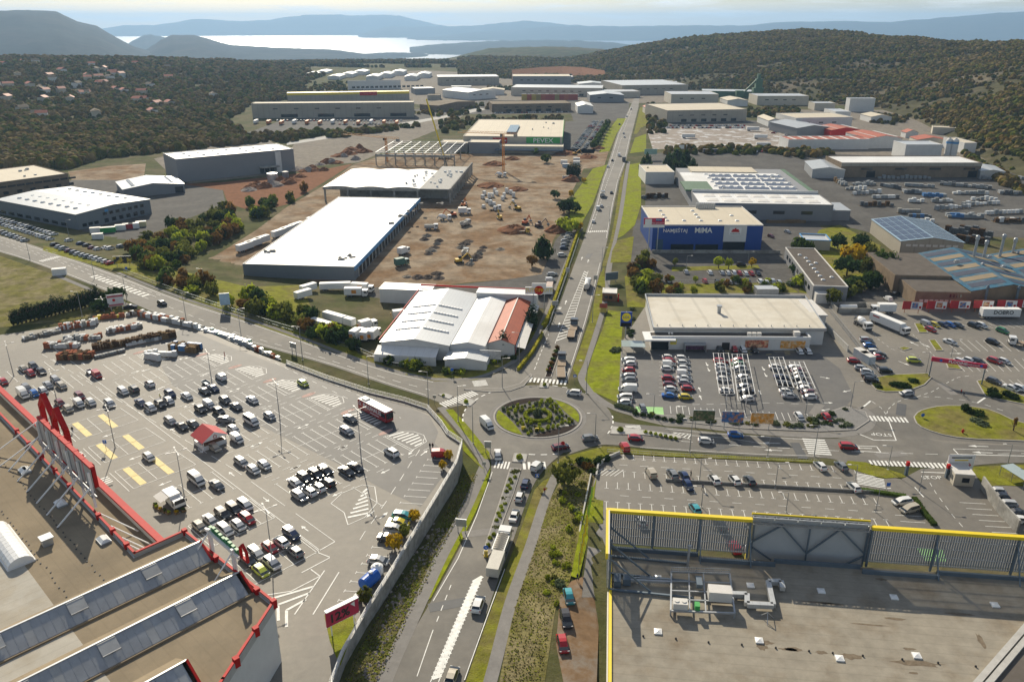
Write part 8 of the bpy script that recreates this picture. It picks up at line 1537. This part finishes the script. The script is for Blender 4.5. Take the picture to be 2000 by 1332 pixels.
for(p,a,tp_,lg,k,lb)in((px('d',100,785),60,'black','black',1,'person in black standing near the red van, left of the pair'),(px('d',127,785),60,'black','black',1,'person in black standing near the red van, right of the pair'),(px('e',1312,610),-60,'red','black',0,'walker in a red top crossing the car park entrance'),(px('e',1340,640),-60,'black','grey',0,'walker in dark clothes crossing the car park entrance'),(px('f',712,425),-60,'black','jeans',0,'person in dark jacket walking by the yellow bays'),(px('f',335,375),-100,'grey','black',0,'person in grey walking behind the roof emblem'),(px('b',1392,975),0,'yellow','navy',1,'person in a yellow vest standing between parked cars'),(px('z9',140,185),0,'black','black',0,'person in black walking by the parked navy cars'),(px('z9',205,262),-70,'navy','black',0,'person in blue walking across the lower car park'),(px('z5',1193,852),90,'yellow','navy',1,'gardener in yellow vest on the northern median, left one'),(px('z5',1212,845),90,'red','navy',1,'gardener in red on the northern median, right one'),(px('z4',1254,762),0,'red','red',1,'person in red beside the hatched island'),(px('z5',1870,725),0,'black','black',0,'person in dark clothes at the supermarket entrance'),(px('z8',1182,280),80,'red','black',0,'walker in red on the southern verge'),(px('z8',1365,765),-60,'navy','jeans',0,'person in blue standing above the dirt drive')):person(p,a,tp_,lg,k,lb)
# trees and shrubs: crowns of many small leaf faces in clumps, gaps between
def leaf_crown(seed,mat,n=46,per=11,rx=1.0,h=1.0,prof=None,leaf=.16,flat=.0):
 rr=random.Random(seed);mb=MB()
 for c in range(n):
  while True:
   p=Vector((rr.uniform(-1,1),rr.uniform(-1,1),rr.uniform(0,1)))
   w_=prof(p.z)if prof else math.sqrt(max(0,1-(2*p.z-1)**2));q=math.hypot(p.x,p.y)
   if q<w_ and(q>w_*.45 or rr.random()<.25):break
  c0=Vector((p.x*rx,p.y*rx,p.z*h))
  for k in range(per):
   o=c0+Vector((rr.gauss(0,.11),rr.gauss(0,.11),rr.gauss(0,.09)))*(rx if rx>.3 else .5);nrm=(Vector((o.x,o.y,(o.z-h*.4)*.8)).normalized()+Vector((rr.uniform(-.7,.7),rr.uniform(-.7,.7),rr.uniform(-.3,.8)))).normalized()
   u=nrm.cross(Vector((rr.random(),rr.random(),rr.random()+.1))).normalized()*leaf*rr.uniform(.6,1.3);v=nrm.cross(u.normalized())*leaf*rr.uniform(.5,1.1);mb.add([o-u,o-v*.8,o+u,o+v],[(0,1,2,3)])
 return mb.mesh('crown',mat)
cone=lambda z:(1-z)*.95+.05;cyp=lambda z:min(1,z*4+.3)*(1-z**3)*1.0
CR={k:[leaf_crown(i*13+j,leafs[m],**kw)for j in range(3)]for i,(k,m,kw)in enumerate((('green',0,{}),('olive',1,{}),('dark',2,{}),('rust',3,{}),('yellow',4,{}),('bright',5,{}),('pine',2,dict(prof=cone,n=60)),('cypress',6,dict(rx=.1,h=1.0,prof=cyp,n=70,leaf=.045)),('sage',7,dict(n=40,leaf=.2)),('ball',5,dict(n=60,per=12,leaf=.17)),('gold',4,{})))}
def trunk_mesh(seed):
 rr=random.Random(seed);mb=MB().tube((0,0,0),(.02,0,.45),.055,.035,7)
 for k in range(5):a=k*1.3+rr.random();mb.tube((.02,0,.3+k*.03),(.32*math.cos(a),.32*math.sin(a),.62+rr.random()*.2),.025,.008,5)
 return mb.mesh('trunk',bark)
TK=[trunk_mesh(i)for i in range(3)];rnd=random.Random(41)
def plant(v,kind,r,h,label,group=None,name='tree',trunk=.25,zoffs=0):
 t=thing(name,label,'tree' if name.endswith('tree')else 'shrub',v,rnd.uniform(0,6.3),group);i=rnd.randrange(3)
 if trunk:o=link('trunk',TK[i],t);o.scale=(h*.9,h*.9,h)
 c=link('crown',CR[kind][i],t,(0,0,h*trunk));f=r if kind!='cypress' else h;c.scale=(f,f,h*(1-trunk));return t
KN=dict(green='green',olive='olive green',dark='dark green',rust='rust brown',yellow='golden yellow',bright='yellow-green',pine='dark',sage='sage',ball='clipped',gold='golden',cypress='dark')
def plants(where,tile,spec,group,name='tree',trunk=.25):
 """spec: 'x,y,kind,radius,height;...'"""
 it=[s_.split(',')for s_ in spec.split(';')];it.sort(key=lambda f:float(f[0]))
 for i,f in enumerate(it):plant(W(px(tile,float(f[0]),float(f[1]))),f[2],float(f[3]),float(f[4]),f"{KN[f[2]]} {name.replace('_', ' ')} {where}"+(f", {ORD[i]} from left" if len(it)>1 else ''),group,name,trunk)
def fill(where,poly,n,kinds,r,h,group,name='bush',trunk=.08):
 xs=[p[0]for p in poly];ys=[p[1]for p in poly];o=[]
 while len(o)<n:
  p=(rnd.uniform(min(xs),max(xs)),rnd.uniform(min(ys),max(ys)))
  if inside(poly,*p):o.append(p)
 plants(where,'p',';'.join(f"{p[0]:.1f},{p[1]:.1f},{rnd.choice(kinds)},{rnd.uniform(*r):.2f},{rnd.uniform(*h):.2f}" for p in o),group,name,trunk)
mixg=['green','olive','olive','dark','bright','rust']
fill('on the lower bank below the office hall',[(250,492),(300,455),(420,480),(345,526),(290,535)],46,mixg,(2.4,4.2),(3.5,6.5),'bushes on the long bank');fill('on the upper bank below the office hall',[(320,450),(440,405),(540,398),(600,372),(560,412),(470,455),(410,485)],48,mixg,(2.4,4.4),(3.5,6.5),'bushes on the long bank');fill('behind the road fence',[(300,545),(400,550),(480,575),(560,600),(540,632),(430,600)],26,mixg,(2,3.4),(3,5.5),'bushes behind the fence');fill('left of the fruit warehouse',[(520,615),(600,600),(640,645),(690,660),(700,690),(620,660)],22,mixg,(2,3.4),(3,5.5),'bushes by the fruit warehouse');fill('in front of the warehouse lean-to',[(745,700),(830,705),(838,730),(760,715)],14,['olive','bright','green'],(1.2,1.9),(2,3.2),'bushes by the fruit warehouse');fill('on the verge below the red wing',[(850,725),(930,722),(1000,690),(1010,700),(930,735),(860,738)],14,['bright','olive','green'],(.8,1.4),(1,2),'bushes by the fruit warehouse')
fill('left of the furniture store',[(1232,525),(1262,505),(1284,530),(1290,572),(1235,585)],20,mixg,(1.8,3),(3,6),'bushes by the furniture store');fill('behind the cream supermarket roof',[(1292,548),(1540,548),(1560,574),(1292,574)],30,mixg,(1.2,2.2),(1.6,3.4),'bushes behind the supermarket');fill('in the pine group',[(1256,318),(1380,312),(1375,342),(1260,352)],20,['pine'],(3,4.2),(8,12),'pines by the northern road','pine_tree',.12);fill('between the office block and the old factory',[(1655,480),(1700,500),(1720,560),(1660,590),(1640,560)],14,['dark','green','dark','olive'],(2.4,4),(4,7),'trees by the old factory','tree',.15);fill('beside the flat office block',[(1545,500),(1575,500),(1585,560),(1560,560)],8,mixg,(2,3.2),(3,5.5),'trees by the office block','tree',.15)
plants('standing among the eastern yards','z6','755,195,green,5,8;1040,250,yellow,5.5,9;1010,310,dark,5,8;1220,290,green,5.5,9;1245,340,bright,3,6;960,160,dark,4,7;1085,160,dark,4,7;930,470,olive,3,6','trees in the eastern yards');plants('in the furniture store car park','z6','50,262,olive,1.2,4;295,270,bright,2,5;350,275,bright,1.8,5;480,262,yellow,1.8,4;165,352,bright,1.2,3;35,352,bright,1,3','young trees in the car park','young_tree',.35)
plants('along the home centre car park','z2',';'.join(f"{1455 + i * 10},{835 - i * 16},green,3,7" for i in range(9)),'trees by the home centre');plants('beside the building site gate','z2','1290,1190,dark,4,7;1320,1180,dark,4,7;1350,1190,dark,3.5,6;1290,1290,bright,4,7;1330,1300,bright,4,7;1360,1290,yellow,3,5;1400,1020,gold,1.6,3;1330,1100,gold,1.6,4;1240,1110,dark,3,5;1190,910,green,4,6;1130,865,green,3,5','trees by the site gate');plants('at the site corner','z5','1175,215,pine,5,11;1110,260,rust,2.5,5','trees by the site corner')
plants('beside the warehouse red wing','z5','838,772,cypress,1,4.5;900,745,cypress,1,4.5;950,745,cypress,1,9;1102,612,cypress,1,9;1116,615,cypress,1,10','cypresses by the warehouse','cypress_tree',.03);plants('by the site huts','z2',';'.join(f"{1313 + i * 14},{990 - (i % 2) * 10},cypress,1,{9 + i % 3}" for i in range(5)),'cypresses by the site huts','cypress_tree',.03);plants('in the row behind the pallet yard','p',';'.join(f"{27 + i * 8.2},{636 - i * 2.1},cypress,1.2,{rnd.uniform(5.4, 7.8):.1f}" for i in range(22)),'cypress row','cypress_tree',.03);plants('at the end of the cypress row','z4','645,470,dark,4,6;600,500,dark,3,4;560,510,dark,3,4','trees by the cypress row')
plants('above the southern queue','d','1410,1120,olive,3.4,5.2','pine over the queue','pine_tree',.3);fill('on the rough slope by the dirt drive',[(1095,955),(1140,935),(1130,1020),(1100,1130),(1085,1190),(1060,1150),(1085,1030)],26,['bright','bright','olive','sage'],(.5,1.0),(.5,1.2),'shrubs on the rough slope','shrub',.02);fill('by the lower car park corner',[(1130,905),(1190,890),(1185,905),(1150,935),(1120,935)],10,['green','dark','rust'],(.8,1.4),(1,1.8),'shrubs at the corner','shrub',.02)
plants('against the retaining wall railing','g','1535,320,gold,1,2.4;1470,425,gold,.9,2.2;1165,985,gold,1.2,2.6;1055,1145,olive,1.2,2.6;950,1290,gold,1.6,3.2','young trees by the railing','young_tree',.25);plants('beside the small tanks','c','1705,1230,olive,1.4,3','young tree by the tanks','young_tree',.25)
fill('on the bushy bank right of the gantry',[(1912,748),(1930,750),(1985,780),(1975,785),(1930,775)],9,['dark'],(1,1.6),(1,1.6),'bushes on the bank','shrub',.02);plants('on the grass island beside the gantry','e','590,520,dark,1.4,1.4;650,530,dark,1.4,1.3;710,540,dark,1.6,1.4;800,480,dark,1.6,1.2;420,540,dark,1.2,.9','bushes on the island','shrub',.02);plants('on the large oval island','e','1360,790,dark,1.3,2;1420,820,dark,1.3,1.3;1500,840,dark,1.7,1.4;1470,905,sage,1.5,1;1550,945,sage,1.5,1','bushes on the oval island','shrub',.02);plants('as a bare young tree on the oval island','e','1880,1010,rust,.5,4','bare tree','young_tree',.5)
fill('on the gravel bed below the billboards',[(1250,808),(1400,822),(1560,830),(1650,800),(1690,810),(1660,836),(1450,834)],34,['sage','sage','dark','olive'],(.7,1.3),(.6,1.1),'shrubs on the gravel bed','shrub',.0);fill('in the strip beside the supermarket path',[(1226,600),(1240,600),(1236,660),(1222,660)],10,['sage','dark'],(.8,1.2),(.8,1.2),'shrubs by the path','shrub',.0);plants('under the totem sign','z5',';'.join(f"{1560 + i * 12},{735 - (i % 2) * 12},sage,1,.9" for i in range(4)),'shrubs by the totem','shrub',0);plants('in the hedge under the supermarket corner','z5',';'.join(f"{1585 + i * 14},{1040 + i * 4},sage,.9,.9" for i in range(8))+';'+';'.join(f"{1690 + i * 40},{1085 + i * 7},dark,.9,.8" for i in range(7)),'shrubs by the supermarket','shrub',0)
LE=[(math.radians((a+b)/2),11.3*math.cos(math.radians((b-a)/2))*.93)for a,b in((160,248),(-18,62),(262,335),(80,150))];sp2=[]
for _ in range(2500):
 a,r=rnd.uniform(0,6.283),4.5+6.6*math.sqrt(rnd.random());x,y=r*math.cos(a),r*math.sin(a)
 if r>11.1 or any(x*math.cos(m)+y*math.sin(m)>d-.5 for m,d in LE)or any((x-p[0])**2+(y-p[1])**2<1.5 for p in sp2):continue
 sp2 .append((x,y))
sp2 .sort()
for i,(x,y)in enumerate(sp2):r0=rnd.uniform(.36,.58);plant(Vector((rbc.x+x,rbc.y+y,.16)),rnd.choice(['ball','sage','bright','ball','olive']),r0,r0*1.6,f"clipped round shrub on the roundabout island, {ORD[i] if i < 50 else str(i + 1) + 'th'} from left",'clipped roundabout shrubs','shrub',0)
plant(Vector((rbc.x,rbc.y,.16)),'sage',1.3,2.4,'large round shrub at the very centre of roundabout',None,'shrub',0)
def hedge(pts,w_,h,mat,label,seed=1,dens=26):
 rr=random.Random(seed);mb=MB();o=Vector(pts[0]);core=MB()
 for i in range(len(pts)-1):
  a,b=Vector(pts[i]),Vector(pts[i+1]);d=b-a;L_=d.length;q=Vector((-d.y,d.x,0)).normalized()
  core.add([a-o+q*w_*.4*s_+Vector((0,0,z))for z in(0,h*.9)for s_ in(-1,1)]+[b-o+q*w_*.4*s_+Vector((0,0,z))for z in(0,h*.9)for s_ in(-1,1)],[(0,4,6,2),(1,3,7,5),(2,6,7,3),(0,2,3,1),(4,5,7,6)])
  for k in range(int(L_*dens)):
   p=a+d*rr.random()-o;s_=rr.choice((-1,0,1));c=p+q*(s_*w_/2 if s_ else rr.uniform(-.5,.5)*w_)+Vector((0,0,h*(rr.random()if s_ else 1)+rr.uniform(-.06,.06)));u=Vector((rr.gauss(0,1),rr.gauss(0,1),rr.gauss(0,1))).normalized()*.17;v=u.cross(Vector((rr.random(),rr.random(),1))).normalized()*.14;mb.add([c-u,c-v,c+u,c+v],[(0,1,2,3)])
 t=thing('hedge',label,'hedge',o);put('twigs',core,mat,t);put('leaves',mb,mat,t,kind='stuff')
hedge([rbc+Vector((3.4*math.cos(a),3.4*math.sin(a),.16))for a in np.linspace(0,2*math.pi,29)],1.0,.8,leafs[5],'ring hedge of yellow-green leaves around the roundabout centre',2,60);hedge([G(p)for p in((1064,640),(1080,600),(1104,530),(1124,470),(1133,445))],1.2,1.8,M('leaf_hedge_yellow',(.30,.27,.02),.9,var=.4,scale=1),'long yellow-green hedge beside the northern road',3,14);hedge([W(p)for p in((1012,725),(1040,690),(1060,655))],1.0,1.4,MATS['leaf_hedge_yellow'],'short yellow-green hedge at the slip road bend',4,14);hedge([G(px('z9',*q))for q in((1385,310),(1440,390),(1500,460))],1.4,.8,leafs[0],'low green hedge beside the exit lane',5,20);hedge([G(px('z9',*q))for q in((1080,262),(1240,285),(1340,300))],1.2,.7,leafs[0],'low hedge at the end of the lower car park rows',6,20)
plants('on the southern median','z8',';'.join(f"{x},{y},ball,.48,.8" for x,y in((1017,195),(990,208),(998,225),(978,242),(990,260),(970,275),(960,345),(940,360),(945,382),(925,398),(932,415),(914,437),(898,515),(878,535),(868,575))),'clipped shrubs on the southern median','shrub',0);plants('as low spreading cover on the southern median','z8','1012,165,olive,1.0,.5;1025,158,olive,1.0,.5;965,310,olive,1.0,.5;912,472,olive,.9,.5','low cover on the southern median','shrub',0);plants('on the northern median','z5',';'.join(f"{1252 - i * 8},{715 + i * 22},{'green' if i % 2 else 'rust'},.8,1" for i in range(7)),'shrubs on the northern median','shrub',0);plants('on a paved splitter island','d','450,335,ball,.7,1.1;230,270,ball,.45,.7;1218,170,ball,.6,1;972,880,ball,.8,1.2;1957,612,ball,.8,1.2','clipped shrubs on the splitter islands','shrub',0);plants('on the eastern splitter island','z5',';'.join(f"{1745 + i * 28},{1188 + i * 6},ball,.5,.8" for i in range(7)),'clipped shrubs on the splitter islands','shrub',0)
mb=MB();rr=random.Random(8);n=0;sl=[W(p)for p in((1095,945),(1150,905),(1155,940),(1135,1000),(1108,1150),(1082,1190),(1050,1360),(975,1360),(1006,1181),(1045,1069),(1072,981))];sl2=[W(p)for p in((905,925),(935,925),(890,1020),(815,1170),(740,1332),(680,1400),(660,1360),(700,1270),(760,1165),(850,1010))]
for poly,cnt in((sl,3000),(sl2,2200)):
 xs=[p.x for p in poly];ys=[p.y for p in poly];c=0
 while c<cnt:
  x,y=rr.uniform(min(xs),max(xs)),rr.uniform(min(ys),max(ys));n+=1
  if not inside(poly,x,y):continue
  c+=1;z=land_h(x,y)+.05;m_=rr.choice((0,0,1,2));
  for k in range(3):a=rr.uniform(0,6.28);s_=rr.uniform(.1,.22);mb.add([(x-s_*math.cos(a),y-s_*math.sin(a),z),(x+s_*math.cos(a),y+s_*math.sin(a),z),(x+s_*.5*math.cos(a+.5),y+s_*.5*math.sin(a+.5),z+rr.uniform(.08,.28))],[(0,1,2)],m_)
put('rough_grass',mb,[M('tuft_dry',(.3,.26,.12),.95,var=.3,trans=.5),leafs[5],leafs[1]],kind='stuff',label='rough dry grass tufts on the slopes beside the southern road',cat='grass')
for i in range(52):
 D_=rnd.uniform(1000,1750);X=rnd.uniform(-20,300)if i<45 else rnd.uniform(150,520);r=ray(X,150);hl=math.hypot(r.x,r.y);x,y=r.x/hl*D_,r.y/hl*D_;v=Vector((x,y,land_h(x,y)+1.6));t=thing('village_house','small pale house with tiled roof on the far wooded slope','house',v,rnd.uniform(0,3),'village houses');W_=rnd.uniform(9,14);put('wall',MB().box(-W_/2,W_/2,-4.5,4.5,-3,5),rnd.choice([wall_white,wall_cream,wall_white]),t);mb=MB();[mb.add([(-W_/2-.5,s_*5,4.8),(W_/2+.5,s_*5,4.8),(W_/2+.5,0,7.4),(-W_/2-.5,0,7.4)],[(0,1,2,3)if s_<0 else(3,2,1,0)])for s_ in(-1,1)];put('roof',mb,redroof if i%3 else roof_brown,t)
